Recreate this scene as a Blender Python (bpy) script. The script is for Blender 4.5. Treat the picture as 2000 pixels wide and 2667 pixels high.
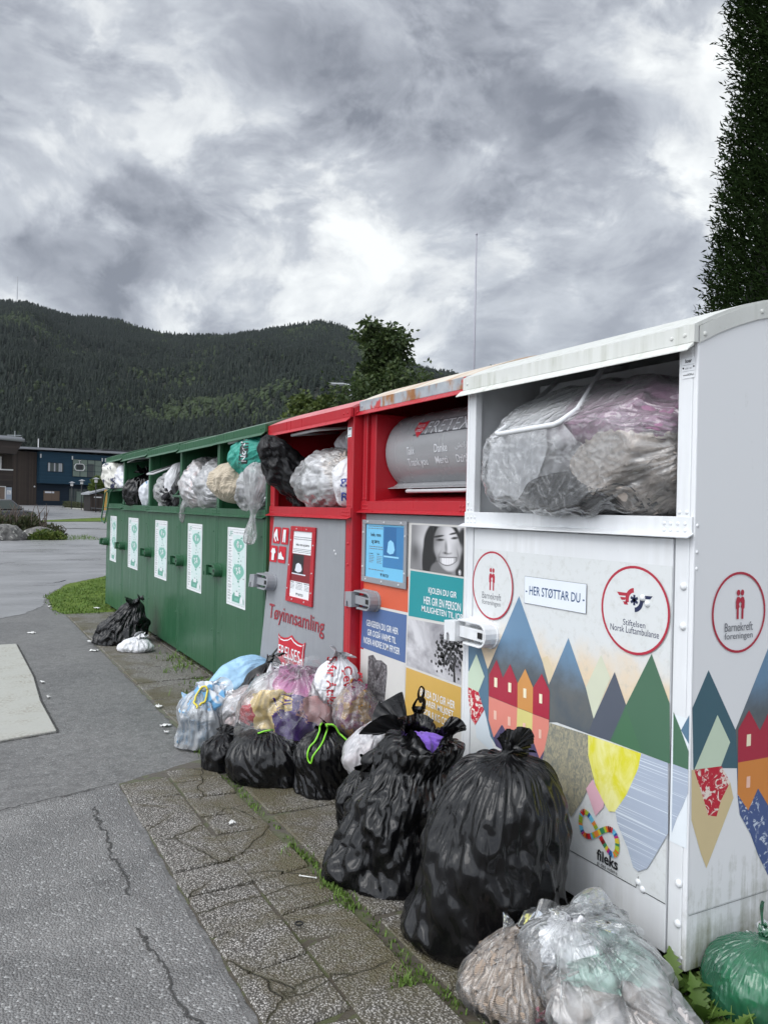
import bpy, bmesh, math, random
import numpy as np
from mathutils import Matrix, Vector

for o in list(bpy.data.objects): bpy.data.objects.remove(o)
scn = bpy.context.scene
COL = scn.collection
R_ = math.radians

# ------------------------------------------------------------------ camera
# world: +Y runs along the row of containers away from the camera, +X into them
EYE = 1.45; HAZE = 0.00002
YAW, PITCH, ROLL, FPX = R_(28.41), R_(-0.196), R_(1.154), 2091.0
cd = bpy.data.cameras.new('camera'); cam = bpy.data.objects.new('camera', cd); COL.objects.link(cam)
_f = Vector((math.sin(YAW)*math.cos(PITCH), math.cos(YAW)*math.cos(PITCH), math.sin(PITCH)))
_r = Vector((math.cos(YAW), -math.sin(YAW), 0)); _u = _r.cross(_f)
_r2 = math.cos(ROLL)*_r + math.sin(ROLL)*_u; _u2 = -math.sin(ROLL)*_r + math.cos(ROLL)*_u
cam.matrix_world = Matrix(((_r2.x, _u2.x, -_f.x, 0), (_r2.y, _u2.y, -_f.y, 0), (_r2.z, _u2.z, -_f.z, EYE), (0, 0, 0, 1)))
cd.sensor_fit = 'VERTICAL'; cd.sensor_height = 36.0; cd.lens = 36.0*FPX/2667.0
cd.clip_start = 0.05; cd.clip_end = 20000
scn.camera = cam

# ------------------------------------------------------------------ exposure
scn.view_settings.view_transform = 'Standard'; scn.view_settings.look = 'None'
scn.view_settings.exposure = 0.7; scn.view_settings.gamma = 1.0
scn.view_settings.use_curve_mapping = False
scn.render.engine = 'CYCLES'
scn.cycles.max_bounces = 8; scn.cycles.diffuse_bounces = 3; scn.cycles.glossy_bounces = 3
scn.cycles.transparent_max_bounces = 14; scn.cycles.transmission_bounces = 4
scn.cycles.use_denoising = True
scn.cycles.volume_bounces = 0; scn.cycles.volume_max_steps = 64
scn.cycles.caustics_reflective = False; scn.cycles.caustics_refractive = False

# ------------------------------------------------------------------ node helper
class NT:
    def __init__(s, tree):
        s.t = tree; tree.nodes.clear()
    def n(s, typ, **kw):
        nd = s.t.nodes.new(typ)
        ins = kw.pop('ins', {})
        for k, v in kw.items(): setattr(nd, k, v)
        for k, v in ins.items():
            sk = nd.inputs[k]
            if isinstance(v, bpy.types.NodeSocket): s.t.links.new(v, sk)
            else:
                if isinstance(v, tuple) and len(v) == 3 and sk.type == 'RGBA': v = (*v, 1)
                sk.default_value = v
        return nd
    def link(s, a, b): s.t.links.new(a, b)
    def math(s, op, a, b=0.0, clamp=False):
        nd = s.n('ShaderNodeMath', operation=op, use_clamp=clamp, ins={0: a, 1: b}); return nd.outputs[0]
    def vmath(s, op, a, b=(0, 0, 0)):
        nd = s.n('ShaderNodeVectorMath', operation=op, ins={0: a, 1: b}); return nd.outputs[0]
    def noise(s, vec, scale, detail=4.0, rough=0.55, dist=0.0, color=False):
        nd = s.n('ShaderNodeTexNoise', ins={'Scale': scale, 'Detail': detail, 'Roughness': rough, 'Distortion': dist})
        if vec is not None: s.link(vec, nd.inputs['Vector'])
        return nd.outputs[1] if color else nd.outputs[0]
    def ramp(s, fac, stops):
        nd = s.n('ShaderNodeValToRGB'); s.link(fac, nd.inputs[0]); e = nd.color_ramp.elements
        while len(e) < len(stops): e.new(0.5)
        for el, (p, c) in zip(e, stops):
            el.position = p; el.color = (*c, 1) if isinstance(c, tuple) else (c, c, c, 1)
        return nd.outputs[0]
    def rng(s, v, a, b, c=0.0, d=1.0, smooth=False):
        nd = s.n('ShaderNodeMapRange', ins={0: v, 1: a, 2: b, 3: c, 4: d})
        if smooth: nd.interpolation_type = 'SMOOTHSTEP'
        return nd.outputs[0]
    def mix(s, f, a, b, mode='MIX'):
        nd = s.n('ShaderNodeMix', data_type='RGBA', blend_type=mode)
        for i, v in ((0, f), (6, a), (7, b)):
            sk = nd.inputs[i]
            if isinstance(v, bpy.types.NodeSocket): s.link(v, sk)
            else:
                if isinstance(v, tuple) and len(v) == 3: v = (*v, 1)
                sk.default_value = v
        return nd.outputs[2]

# ------------------------------------------------------------------ sky: thin blue behind heavy broken cloud
SUN_EL, SUN_AZ = R_(48), R_(-95)        # azimuth from +Y towards +X: high on the left of the row
world = bpy.data.worlds.new('World'); scn.world = world; world.use_nodes = True
W = NT(world.node_tree)
geo = W.n('ShaderNodeTexCoord').outputs['Generated']
sky = W.n('ShaderNodeTexSky', sky_type='NISHITA', sun_disc=False, sun_elevation=SUN_EL, sun_rotation=SUN_AZ)
bg1 = W.n('ShaderNodeBackground', ins={'Color': sky.outputs[0], 'Strength': 0.08})
cv = W.vmath('MULTIPLY', geo, (1.0, 1.0, 1.45))                    # the deck is a little flatter than it is wide
warp = W.noise(cv, 2.2, 3.0, 0.5, 0.0, color=True)
wv = W.vmath('ADD', cv, W.vmath('MULTIPLY', W.vmath('SUBTRACT', warp, (0.5, 0.5, 0.5)), (0.30, 0.30, 0.30)))
n1 = W.noise(wv, 2.3, 4.0, 0.5)
n2 = W.noise(wv, 6.5, 10.0, 0.58, 0.2)
n4 = W.noise(W.vmath('ADD', wv, (3.1, 1.7, 0.4)), 3.4, 12.0, 0.6, 0.1)
n5 = W.noise(W.vmath('ADD', wv, (7.7, 2.9, 5.1)), 8.5, 12.0, 0.6, 0.1)
edges = W.math('ADD', W.math('MULTIPLY', W.rng(n4, 0.47, 0.545, -0.5, 0.5, True), 0.075), W.math('MULTIPLY', W.rng(n5, 0.46, 0.56, -0.5, 0.5, True), 0.035))   # clumps with an edge to them
dens = W.math('ADD', W.math('ADD', W.math('MULTIPLY', n1, 0.45), W.math('MULTIPLY', n2, 0.55)), edges)
def camdir(x, y):                       # a direction of the sky, from where it stands in the picture (2000 x 2667)
    d = _f*FPX + _r2*(x-1000) - _u2*(y-1333.5); d.normalize(); return tuple(d)
def skylobe(x, y, c0, c1, amp):         # a broad thicker (amp>0) or thinner (amp<0) place in the cloud deck
    dt = W.n('ShaderNodeVectorMath', operation='DOT_PRODUCT', ins={0: geo, 1: camdir(x, y)}).outputs['Value']
    return W.math('MULTIPLY', W.rng(dt, math.cos(R_(c0)), math.cos(R_(c1)), 0.0, 1.0, True), amp)
LOBES = [(640, 600, 6, 1, -0.03), (740, 760, 10, 1, -0.042), (980, 700, 7, 1, -0.02), (1130, 680, 5, 1, -0.04), (1930, 50, 3, 1, -0.03), (1470, 460, 3, 1, -0.04), (1290, 400, 3, 1, -0.03), (1250, 560, 5, 1, -0.03),
         (180, 260, 7, 1, -0.01), (420, 430, 5, 1, -0.0), (110, 480, 4, 1, -0.04), (1260, 110, 14, 3, 0.10), (1030, 330, 6, 2, 0.05), (300, 690, 9, 2, 0.05), (60, 60, 9, 3, 0.05),
         (900, 790, 4, 1, 0.05), (1650, 700, 12, 3, 0.015), (1560, 200, 9, 2, 0.02), (560, 640, 4, 1, 0.03)]
for L in LOBES: dens = W.math('ADD', dens, skylobe(*L))
ccol = W.ramp(dens, [(0.35, (0.68, 0.70, 0.70)), (0.425, (0.528, 0.548, 0.565)), (0.475, (0.390, 0.413, 0.450)), (0.55, (0.283, 0.302, 0.340)), (0.65, (0.160, 0.174, 0.205))])
# unseen sky left of and behind the camera, brightened to light the container fronts
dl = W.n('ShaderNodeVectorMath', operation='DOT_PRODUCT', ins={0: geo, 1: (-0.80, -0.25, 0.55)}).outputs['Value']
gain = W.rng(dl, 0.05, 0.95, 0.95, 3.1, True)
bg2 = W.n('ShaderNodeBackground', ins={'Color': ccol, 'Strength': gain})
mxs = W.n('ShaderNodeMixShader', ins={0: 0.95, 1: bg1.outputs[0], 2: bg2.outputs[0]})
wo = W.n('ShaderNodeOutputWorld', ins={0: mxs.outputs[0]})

sd = bpy.data.lights.new('sun', 'SUN'); sun = bpy.data.objects.new('sun', sd); COL.objects.link(sun)
sd.energy = 0.9; sd.angle = R_(40); sd.color = (1.0, 0.98, 0.95)
sdir = Vector((math.sin(SUN_AZ)*math.cos(SUN_EL), math.cos(SUN_AZ)*math.cos(SUN_EL), math.sin(SUN_EL)))
sun.rotation_euler = sdir.to_track_quat('Z', 'Y').to_euler()

# ------------------------------------------------------------------ object helpers
def link(name, me, mats=None, parent=None):
    o = bpy.data.objects.new(name, me); COL.objects.link(o)
    for m in (mats or []): me.materials.append(m)
    if parent is not None: o.parent = parent
    return o
def tag(o, label=None, cat=None, group=None, kind=None):
    if label: o['label'] = label
    if cat: o['category'] = cat
    if group: o['group'] = group
    if kind: o['kind'] = kind
    return o
def empty(name, loc=(0, 0, 0), rz=0.0):
    o = bpy.data.objects.new(name, None); COL.objects.link(o); o.location = loc; o.rotation_euler = (0, 0, rz)
    o.empty_display_size = 0.1; return o

class MB:
    """collects faces of one mesh, with material slots"""
    def __init__(s): s.v = []; s.f = []; s.m = []; s.mats = []; s.smooth = False
    def mi(s, mat):
        if mat not in s.mats: s.mats.append(mat)
        return s.mats.index(mat)
    def poly(s, pts, mat):
        i = len(s.v); s.v += [tuple(p) for p in pts]; s.f.append(tuple(range(i, i+len(pts)))); s.m.append(s.mi(mat))
    def raw(s, vs, fs, mat):
        i = len(s.v); k = s.mi(mat); s.v += [tuple(p) for p in vs]
        for f in fs: s.f.append(tuple(i+j for j in f)); s.m.append(k)
    def box(s, x0, x1, y0, y1, z0, z1, mat):
        vs = [(x0, y0, z0), (x1, y0, z0), (x1, y1, z0), (x0, y1, z0), (x0, y0, z1), (x1, y0, z1), (x1, y1, z1), (x0, y1, z1)]
        s.raw(vs, [(0, 3, 2, 1), (4, 5, 6, 7), (0, 1, 5, 4), (1, 2, 6, 5), (2, 3, 7, 6), (3, 0, 4, 7)], mat)
    def prism(s, prof, axis, a, b, mat):
        """prof: 2-D outline; axis 'y': prof=(x,z) swept y a..b ; 'x': prof=(y,z) ; 'z': prof=(x,y)"""
        n = len(prof)
        def P(p, t): return {'y': (p[0], t, p[1]), 'x': (t, p[0], p[1]), 'z': (p[0], p[1], t)}[axis]
        vs = [P(p, a) for p in prof]+[P(p, b) for p in prof]
        fs = [tuple(range(n))[::-1], tuple(range(n, 2*n))]+[(i, (i+1) % n, n+(i+1) % n, n+i) for i in range(n)]
        s.raw(vs, fs, mat)
    def strip(s, prof, axis, a, b, mat):
        """open sheet"""
        n = len(prof)
        def P(p, t): return {'y': (p[0], t, p[1]), 'x': (t, p[0], p[1]), 'z': (p[0], p[1], t)}[axis]
        s.raw([P(p, a) for p in prof]+[P(p, b) for p in prof], [(i, i+1, n+i+1, n+i) for i in range(n-1)], mat)
    def tube(s, pts, r, mat, n=8, caps=True, closed=False):
        pts = [Vector(p) for p in pts]; rings = []; up = None
        rr = r if isinstance(r, (list, tuple)) else [r]*len(pts)
        for i, p in enumerate(pts):
            if closed: t = pts[(i+1) % len(pts)]-pts[i-1]
            else: t = (pts[min(i+1, len(pts)-1)]-pts[max(i-1, 0)])
            t.normalize()
            if up is None:
                up = Vector((0, 0, 1)) if abs(t.z) < 0.9 else Vector((1, 0, 0))
            a = t.cross(up).normalized(); up = a.cross(t).normalized()
            rings.append([p+(a*math.cos(k*2*math.pi/n)+up*math.sin(k*2*math.pi/n))*rr[i] for k in range(n)])
        vs = [q for rg in rings for q in rg]; fs = []; m = len(rings)
        for i in range(m if closed else m-1):
            for k in range(n):
                j = (i+1) % m
                fs.append((i*n+k, i*n+(k+1) % n, j*n+(k+1) % n, j*n+k))
        if caps and not closed: fs += [tuple(range(n))[::-1], tuple(range((m-1)*n, m*n))]
        s.raw(vs, fs, mat)
    def dome(s, c, r, h, mat, axis=(-1, 0, 0), n=10):
        """a rivet or bolt head bulging along axis"""
        A = Vector(axis).normalized(); U = A.cross(Vector((0, 0, 1)) if abs(A.z) < .9 else Vector((1, 0, 0))).normalized(); V = A.cross(U)
        C = Vector(c); vs = []; fs = []
        for (q, w) in ((1.0, 0.0), (0.92, 0.45), (0.6, 0.85)):
            vs += [C+(U*math.cos(k*2*math.pi/n)+V*math.sin(k*2*math.pi/n))*r*q+A*h*w for k in range(n)]
        vs.append(C+A*h)
        for i in range(2):
            for k in range(n): fs.append((i*n+k, i*n+(k+1) % n, (i+1)*n+(k+1) % n, (i+1)*n+k))
        for k in range(n): fs.append((2*n+k, 2*n+(k+1) % n, 3*n))
        s.raw(vs, fs, mat)
    def build(s, name, parent=None, smooth=False, bevel=0.0, loc=None, seg=2):
        me = bpy.data.meshes.new(name); me.from_pydata([tuple(v) for v in s.v], [], s.f); me.update()
        for m in s.mats: me.materials.append(m)
        me.polygons.foreach_set('material_index', s.m)
        if smooth: me.polygons.foreach_set('use_smooth', [True]*len(s.f))
        o = bpy.data.objects.new(name, me); COL.objects.link(o)
        if parent is not None: o.parent = parent
        if loc: o.location = loc
        if bevel:
            b = o.modifiers.new('edge', 'BEVEL'); b.width = bevel; b.segments = seg; b.limit_method = 'ANGLE'; b.angle_limit = R_(40)
        return o

def npmesh(name, V, F, mats, parent=None, smooth=True, mi=None):
    """numpy vertices (N,3) and quads/tris (M,k)"""
    me = bpy.data.meshes.new(name)
    V = np.asarray(V, np.float32); F = np.asarray(F, np.int32); k = F.shape[1]
    me.vertices.add(len(V)); me.vertices.foreach_set('co', V.ravel())
    me.loops.add(F.size); me.loops.foreach_set('vertex_index', F.ravel())
    me.polygons.add(len(F)); me.polygons.foreach_set('loop_start', np.arange(0, F.size, k, dtype=np.int32))
    me.polygons.foreach_set('loop_total', np.full(len(F), k, np.int32))
    for m in mats: me.materials.append(m)
    if mi is not None: me.polygons.foreach_set('material_index', np.asarray(mi, np.int32))
    me.polygons.foreach_set('use_smooth', np.full(len(F), smooth))
    me.update(); me.validate()
    o = bpy.data.objects.new(name, me); COL.objects.link(o)
    if parent is not None: o.parent = parent
    return o

# ------------------------------------------------------------------ numpy gradient noise
def pnoise(P, seed=0):
    P = np.asarray(P, np.float64); sh = P.shape[:-1]; P = P.reshape(-1, 3)
    rs = np.random.RandomState(seed); perm = rs.permutation(256); perm = np.concatenate([perm, perm, perm])
    g = rs.normal(size=(256, 3)); g /= np.linalg.norm(g, axis=1)[:, None]
    i = np.floor(P).astype(int); f = P-i; i &= 255
    u = f*f*f*(f*(f*6-15)+10); out = 0
    for dx in (0, 1):
        for dy in (0, 1):
            for dz in (0, 1):
                h = perm[perm[perm[i[:, 0]+dx]+i[:, 1]+dy]+i[:, 2]+dz]
                w = (u[:, 0] if dx else 1-u[:, 0])*(u[:, 1] if dy else 1-u[:, 1])*(u[:, 2] if dz else 1-u[:, 2])
                out = out+w*np.einsum('ij,ij->i', g[h], f-np.array([dx, dy, dz]))
    return (out*1.5).reshape(sh)
def fbm(P, seed=0, oct=3, gain=0.5):
    P = np.asarray(P, float); a = 1.0; s = 0
    for k in range(oct): s = s+a*pnoise(P*(2**k), seed+k*7); a *= gain
    return s
# ------------------------------------------------------------------ materials
def new_mat(name):
    m = bpy.data.materials.new(name); m.use_nodes = True
    t = NT(m.node_tree); out = t.n('ShaderNodeOutputMaterial'); return m, t, out
def pbsdf(t, out, **ins):
    b = t.n('ShaderNodeBsdfPrincipled', ins=ins); t.link(b.outputs[0], out.inputs[0]); return b
def bump(t, h, strength, dist=0.01):
    return t.n('ShaderNodeBump', ins={'Height': h, 'Strength': strength, 'Distance': dist}).outputs[0]
def srgb(r, g, b):
    f = lambda c: (c/255/12.92) if c <= 10 else ((c/255+0.055)/1.055)**2.4
    return (f(r), f(g), f(b))
def objc(t): return t.n('ShaderNodeTexCoord').outputs['Object']

def paint(name, col, rough=0.38, dirt=0.25, dirtcol=(0.12, 0.12, 0.10), scale=1.0, low=True, metal=0.0, coat=0.0):
    """painted sheet metal: faint unevenness, streaks and grime of its own"""
    m, t, out = new_mat(name); c = objc(t)
    n = t.noise(c, 2.2*scale, 5, 0.6)
    st = t.n('ShaderNodeMapping', ins={'Vector': c, 'Scale': (14.0, 14.0, 0.9)}).outputs[0]
    n2 = t.noise(st, 1.6*scale, 4, 0.6)
    f = t.math('MULTIPLY', t.math('MULTIPLY', t.rng(n, 0.42, 0.72), t.rng(n2, 0.4, 0.75)), dirt*2.2, True)
    spk = t.rng(t.noise(c, 60, 3, 0.7), 0.66, 0.74, 0.0, dirt*0.8)
    f = t.math('MAXIMUM', f, spk)
    base = t.mix(t.rng(n, 0.3, 0.7), tuple(x*0.9 for x in col), tuple(min(1, x*1.06) for x in col))
    base = t.mix(f, base, dirtcol)
    b = pbsdf(t, out, **{'Base Color': base, 'Roughness': t.rng(n2, 0.2, 0.8, rough-0.08, rough+0.14), 'Metallic': metal, 'Coat Weight': coat, 'Coat Roughness': 0.2})
    wob = t.noise(c, 1.3, 2, 0.5); fine = t.noise(c, 90, 2, 0.5)
    h = t.math('ADD', wob, t.math('MULTIPLY', fine, 0.012))
    t.link(bump(t, h, 0.6, 0.03), b.inputs['Normal']); return m
def flat(name, col, rough=0.5, var=0.08, spec=0.5):
    m, t, out = new_mat(name); c = objc(t); n = t.noise(c, 9, 4, 0.6)
    base = t.mix(n, tuple(x*(1-var) for x in col), tuple(min(1, x*(1+var)) for x in col))
    pbsdf(t, out, **{'Base Color': base, 'Roughness': rough, 'Specular IOR Level': spec}); return m

def plastic_bag(name, col, rough=0.3, spec=0.5, fine=0.5, stretch=(1, 1, 1), sss=0.0):
    """opaque polythene film with fine creases"""
    m, t, out = new_mat(name); c = objc(t)
    mp = t.n('ShaderNodeMapping', ins={'Vector': c, 'Scale': stretch}).outputs[0]
    w = t.n('ShaderNodeTexNoise', ins={'Vector': mp, 'Scale': 11.0, 'Detail': 3.0, 'Roughness': 0.5, 'Distortion': 1.0}).outputs[0]
    rid = t.math('ABSOLUTE', t.math('SUBTRACT', w, 0.5)); rid = t.math('SUBTRACT', 0.5, rid)
    w2 = t.noise(mp, 34, 2, 0.5, 0.8); rid2 = t.math('SUBTRACT', 0.5, t.math('ABSOLUTE', t.math('SUBTRACT', w2, 0.5)))
    h = t.math('ADD', t.math('MULTIPLY', t.math('POWER', t.math('MULTIPLY', rid, 2.0), 12.0), 1.0), t.math('MULTIPLY', t.math('POWER', t.math('MULTIPLY', rid2, 2.0), 9.0), 0.3))
    base = t.mix(t.noise(c, 5, 3), tuple(x*0.85 for x in col), tuple(min(1, x*1.15) for x in col))
    b = pbsdf(t, out, **{'Base Color': base, 'Roughness': t.rng(t.noise(c, 7, 3), 0.3, 0.7, rough*0.75, rough*1.3), 'Specular IOR Level': spec})
    t.link(bump(t, h, fine, 0.006), b.inputs['Normal']); return m

def clear_film(name, tint=(0.92, 0.94, 0.95), haze=0.16, edge=0.55, rough=0.16, fine=0.6, cloud=0.25):
    """transparent polythene: mostly see-through, whiter where seen edge-on or doubled, glints on creases"""
    m, t, out = new_mat(name); c = objc(t)
    w = t.n('ShaderNodeTexNoise', ins={'Vector': c, 'Scale': 8.0, 'Detail': 2.0, 'Roughness': 0.5, 'Distortion': 1.0}).outputs[0]
    rid = t.math('SUBTRACT', 0.5, t.math('ABSOLUTE', t.math('SUBTRACT', w, 0.5)))
    rp = t.math('POWER', t.math('MULTIPLY', rid, 2.0), 10.0)
    nrm = bump(t, rp, fine, 0.010)
    lw = t.n('ShaderNodeLayerWeight', ins={'Blend': 0.40})
    cl = t.rng(t.noise(c, 5.5, 3, 0.55, 0.7), 0.46, 0.62, 0.0, cloud)
    fac = t.math('ADD', t.math('MULTIPLY', t.math('POWER', lw.outputs['Facing'], 2.4), edge), t.math('ADD', haze, cl), True)
    fac = t.math('MINIMUM', t.math('ADD', fac, t.math('MULTIPLY', rp, 0.10)), 0.93)
    tr = t.n('ShaderNodeBsdfTransparent', ins={'Color': tint})
    df = t.n('ShaderNodeBsdfDiffuse', ins={'Color': tuple(0.95*x for x in tint), 'Normal': nrm})
    tl = t.n('ShaderNodeBsdfTranslucent', ins={'Color': tint})
    d2 = t.n('ShaderNodeMixShader', ins={0: 0.5, 1: df.outputs[0], 2: tl.outputs[0]})
    a = t.n('ShaderNodeMixShader', ins={0: fac, 1: tr.outputs[0], 2: d2.outputs[0]})
    gl = t.n('ShaderNodeBsdfGlossy', ins={'Color': (1, 1, 1), 'Roughness': rough, 'Normal': nrm})
    fr = t.n('ShaderNodeFresnel', ins={'IOR': 1.5, 'Normal': nrm}).outputs[0]
    b = t.n('ShaderNodeMixShader', ins={0: t.math('MULTIPLY', fr, 1.5, True), 1: a.outputs[0], 2: gl.outputs[0]})
    t.link(b.outputs[0], out.inputs[0]); return m

def cloth(name, col, knit=0.0, scale=120.0, col2=None, rough=0.9):
    m, t, out = new_mat(name); c = objc(t)
    n = t.noise(c, 6, 4, 0.6)
    base = t.mix(n, tuple(x*0.8 for x in col), tuple(min(1, x*1.12) for x in col))
    if col2: base = t.mix(t.rng(t.noise(c, 9, 2, 0.5, 1.0), 0.47, 0.53), base, col2)
    b = pbsdf(t, out, **{'Base Color': base, 'Roughness': rough, 'Specular IOR Level': 0.2, 'Sheen Weight': 0.25})
    h = t.noise(c, scale, 2, 0.6)
    if knit:
        wv = t.n('ShaderNodeTexWave', wave_type='BANDS', bands_direction='DIAGONAL', ins={'Vector': c, 'Scale': scale*0.5, 'Distortion': 2.0, 'Detail': 1.0}).outputs[1]
        h = t.math('ADD', h, t.math('MULTIPLY', wv, knit))
    t.link(bump(t, h, 0.6, 0.004), b.inputs['Normal']); return m
# ------------------------------------------------------------------ bags: film wrapped round a lumpy load, then relaxed until it buckles
def spline(pts, n):
    P = np.array(pts, float); k = len(P)
    Q = np.vstack([2*P[0]-P[1], P, 2*P[-1]-P[-2]]); out = []
    for i in range(k-1):
        p0, p1, p2, p3 = Q[i:i+4]
        for s in np.linspace(0, 1, 24, endpoint=False):
            out.append(0.5*((2*p1)+(-p0+p2)*s+(2*p0-5*p1+4*p2-p3)*s*s+(-p0+3*p1-3*p2+p3)*s**3))
    out.append(P[-1]); out = np.array(out)
    L = np.concatenate([[0], np.cumsum(np.linalg.norm(np.diff(out, axis=0), axis=1))])
    s = np.linspace(0, L[-1], n)
    return np.stack([np.interp(s, L, out[:, j]) for j in range(out.shape[1])], 1)
def eul(r): 
    from mathutils import Euler
    return np.array(Euler([R_(a) for a in r]).to_matrix())
def film(prof, nu=120, nv=90, sx=1.0, sy=1.0, lump=0.03, lfreq=6.0, sway=(0, 0), rot=(0, 0, 0), loc=(0, 0, 0), hoop=1.12, mer=0.05,
         kap=2.0, iters=110, home=0.02, bend=0.10, grav=0.0, seed=1, floor=None, planes=(), push=0.0, squash=None, seedamp=0.004, loose=1.0, shear=0.05, rag=1.0, mouth=None):
    nu += nu % 2; nv += nv % 2
    pr = spline(prof, nv); r = np.maximum(pr[:, 0], 0.004); z = pr[:, 1]
    th = np.linspace(0, 2*np.pi, nu, endpoint=False)
    zr = (z-z.min())/(np.ptp(z)+1e-9)
    X = r[:, None]*np.cos(th)*sx+(sway[0]*zr**1.5)[:, None]; Y = r[:, None]*np.sin(th)*sy+(sway[1]*zr**1.5)[:, None]
    Z = np.repeat(z[:, None], nu, 1)
    H = np.stack([X, Y, Z], -1)
    dirn = np.stack([np.cos(th)[None]*np.ones((nv, 1)), np.sin(th)[None]*np.ones((nv, 1)), 0*X], -1)
    rr = np.minimum(r/(r.max()+1e-9)*1.6, 1.0)[:, None]
    H += dirn*(fbm(H*lfreq+seed*3.7, seed, 3)*lump*rr)[..., None]
    if squash: H = squash(H)
    k0 = int(np.argmin(np.where((zr > .6) & (np.arange(nv) < nv-2), r, 9)))       # the twisted neck: what is above it hangs ragged
    if mouth: k0 = int(mouth*nv)
    if mouth or rag and r[-1] > .02 and r[k0] < .05 and k0 > nv*.5 and k0 < nv-3:
        w = (np.clip((np.arange(nv)-k0)/(nv-1-k0), 0, 1)**1.2)[:, None]; q3 = np.stack([np.cos(th)*1.1, np.sin(th)*1.1, 0*th+seed*1.7], -1); am = (r[-1]*1.1+.012)*rag
        H = H+np.stack([pnoise(q3+i*9.1, seed+i)[None]*w*am*(1.5 if i < 2 else 1.6) for i in range(3)], -1)+np.array([math.cos(seed*2.1), math.sin(seed*2.1), -.35])*w[..., None]*am*.7
    M = eul(rot); H = H@M.T+np.array(loc)
    if floor is not None: H[..., 2] = np.maximum(H[..., 2], floor+0.002)
    for (p, nrm) in planes:
        nrm = np.array(nrm, float); dd = (H-np.array(p))@nrm; H -= np.minimum(dd, 0)[..., None]*nrm
    # outward normals of the load
    du = np.roll(H, -1, 1)-np.roll(H, 1, 1); dv = np.gradient(H, axis=0)
    N = np.cross(du, dv); N /= np.linalg.norm(N, axis=-1, keepdims=True)+1e-9
    rs = np.random.RandomState(seed)
    fld = fbm(H*5.0+11, seed+5, 2); fld = np.clip(0.38+fld*2.1, 0.0, 1.35)
    eu = np.linalg.norm(np.roll(H, -1, 1)-H, axis=-1); ev = np.linalg.norm(np.diff(H, axis=0), axis=-1)
    Cm = eu.sum(1).max()
    ex = np.clip(Cm*hoop/(eu.sum(1, keepdims=True)+1e-6), 1.0, kap)
    Lu = eu*(1+(ex-1)*loose*(0.45+0.75*fld)+0.01)
    Lv = ev*(1+mer*fld[:-1]*1.6)
    d1 = np.linalg.norm(np.roll(H, -1, 1)[1:]-H[:-1], axis=-1)*(1+mer*0.5); d2 = np.linalg.norm(H[1:]-np.roll(H, -1, 1)[:-1], axis=-1)*(1+mer*0.5)
    d1 = np.maximum(d1, np.sqrt(np.maximum(Lu[:-1]**2+Lv**2, 0))*0.9); d2 = np.maximum(d2, np.sqrt(Lu[:-1]**2+Lv**2)*0.9)
    d1 = d1*(1+shear*fld[:-1]); d2 = d2*(1-shear*.6*fld[:-1])
    P = H+N*np.abs(fbm(H*28, seed+9, 2))[..., None]*seedamp*2+rs.normal(size=H.shape)*seedamp*0.15
    LH = (np.roll(H, 1, 1)+np.roll(H, -1, 1))*0.5-H
    def corr(A, B, L, ks, kc):
        d = B-A; l = np.sqrt(np.einsum('...i,...i->...', d, d))+1e-9
        k = np.where(l > L, ks, kc); return d*(0.5*k*(l-L)/l)[..., None]
    def U(ks, kc):
        c = corr(P[:, 0::2], P[:, 1::2], Lu[:, 0::2], ks, kc); P[:, 0::2] += c; P[:, 1::2] -= c
        c = corr(P[:, 1::2], np.roll(P[:, 0::2], -1, 1), Lu[:, 1::2], ks, kc); P[:, 1::2] += c; P[:, 0::2] -= np.roll(c, 1, 1)
    def Vv(ks, kc):
        for o in (0, 1):
            a = P[o:-1:2]; b = P[o+1::2]; c = corr(a, b, Lv[o::2], ks, kc); P[o:-1:2] += c; P[o+1::2] -= c
    def S(k):
        for o in (0, 1):
            c = corr(P[o:-1:2], np.roll(P[o+1::2], -1, 1), d1[o::2], k, k); P[o:-1:2] += c; P[o+1::2] -= np.roll(c, 1, 1)
            c = corr(np.roll(P[o:-1:2], -1, 1), P[o+1::2], d2[o::2], k, k); P[o:-1:2] += np.roll(c, 1, 1); P[o+1::2] -= c
    for it in range(iters):
        P += (H-P)*home
        if grav: P[..., 2] -= grav
        if push: P += N*push
        U(0.9, 0.75); Vv(0.9, 0.7); S(0.35); U(0.9, 0.6)
        L2 = (np.roll(P, 1, 1)+np.roll(P, -1, 1))*0.5-P-LH; P += L2*bend
        L3 = np.zeros_like(P); L3[1:-1] = (P[2:]+P[:-2])*0.5-P[1:-1]-((H[2:]+H[:-2])*0.5-H[1:-1]); P += L3*bend
        dn = np.einsum('...i,...i->...', P-H, N); P -= (np.minimum(dn+0.004, 0)*0.8)[..., None]*N
        if floor is not None: P[..., 2] = np.maximum(P[..., 2], floor+0.001)
        for (p, nrm) in planes:
            nrm = np.array(nrm, float); dd = (P-np.array(p))@nrm; P -= np.minimum(dd, 0)[..., None]*nrm
    iv = np.arange(nv-1)[:, None]*nu; iu = np.arange(nu)[None]; jn = (iu+1) % nu
    F = np.stack([iv+iu, iv+jn, iv+nu+jn, iv+nu+iu], -1).reshape(-1, 4)
    return P.reshape(-1, 3), F, N
def bag_mesh(name, V, F, mats, parent=None, sub=1, origin=None, mi=None):
    if origin is None: origin = (float(V[:, 0].mean()), float(V[:, 1].mean()), float(V[:, 2].min()))
    o = npmesh(name, V-np.array(origin), F, mats, None, True, mi)
    if parent is not None:
        o.parent = parent; o.location = Vector(origin)-parent.location
    else: o.location = origin
    if sub:
        s = o.modifiers.new('smooth', 'SUBSURF'); s.levels = 1; s.render_levels = sub
    return o
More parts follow.
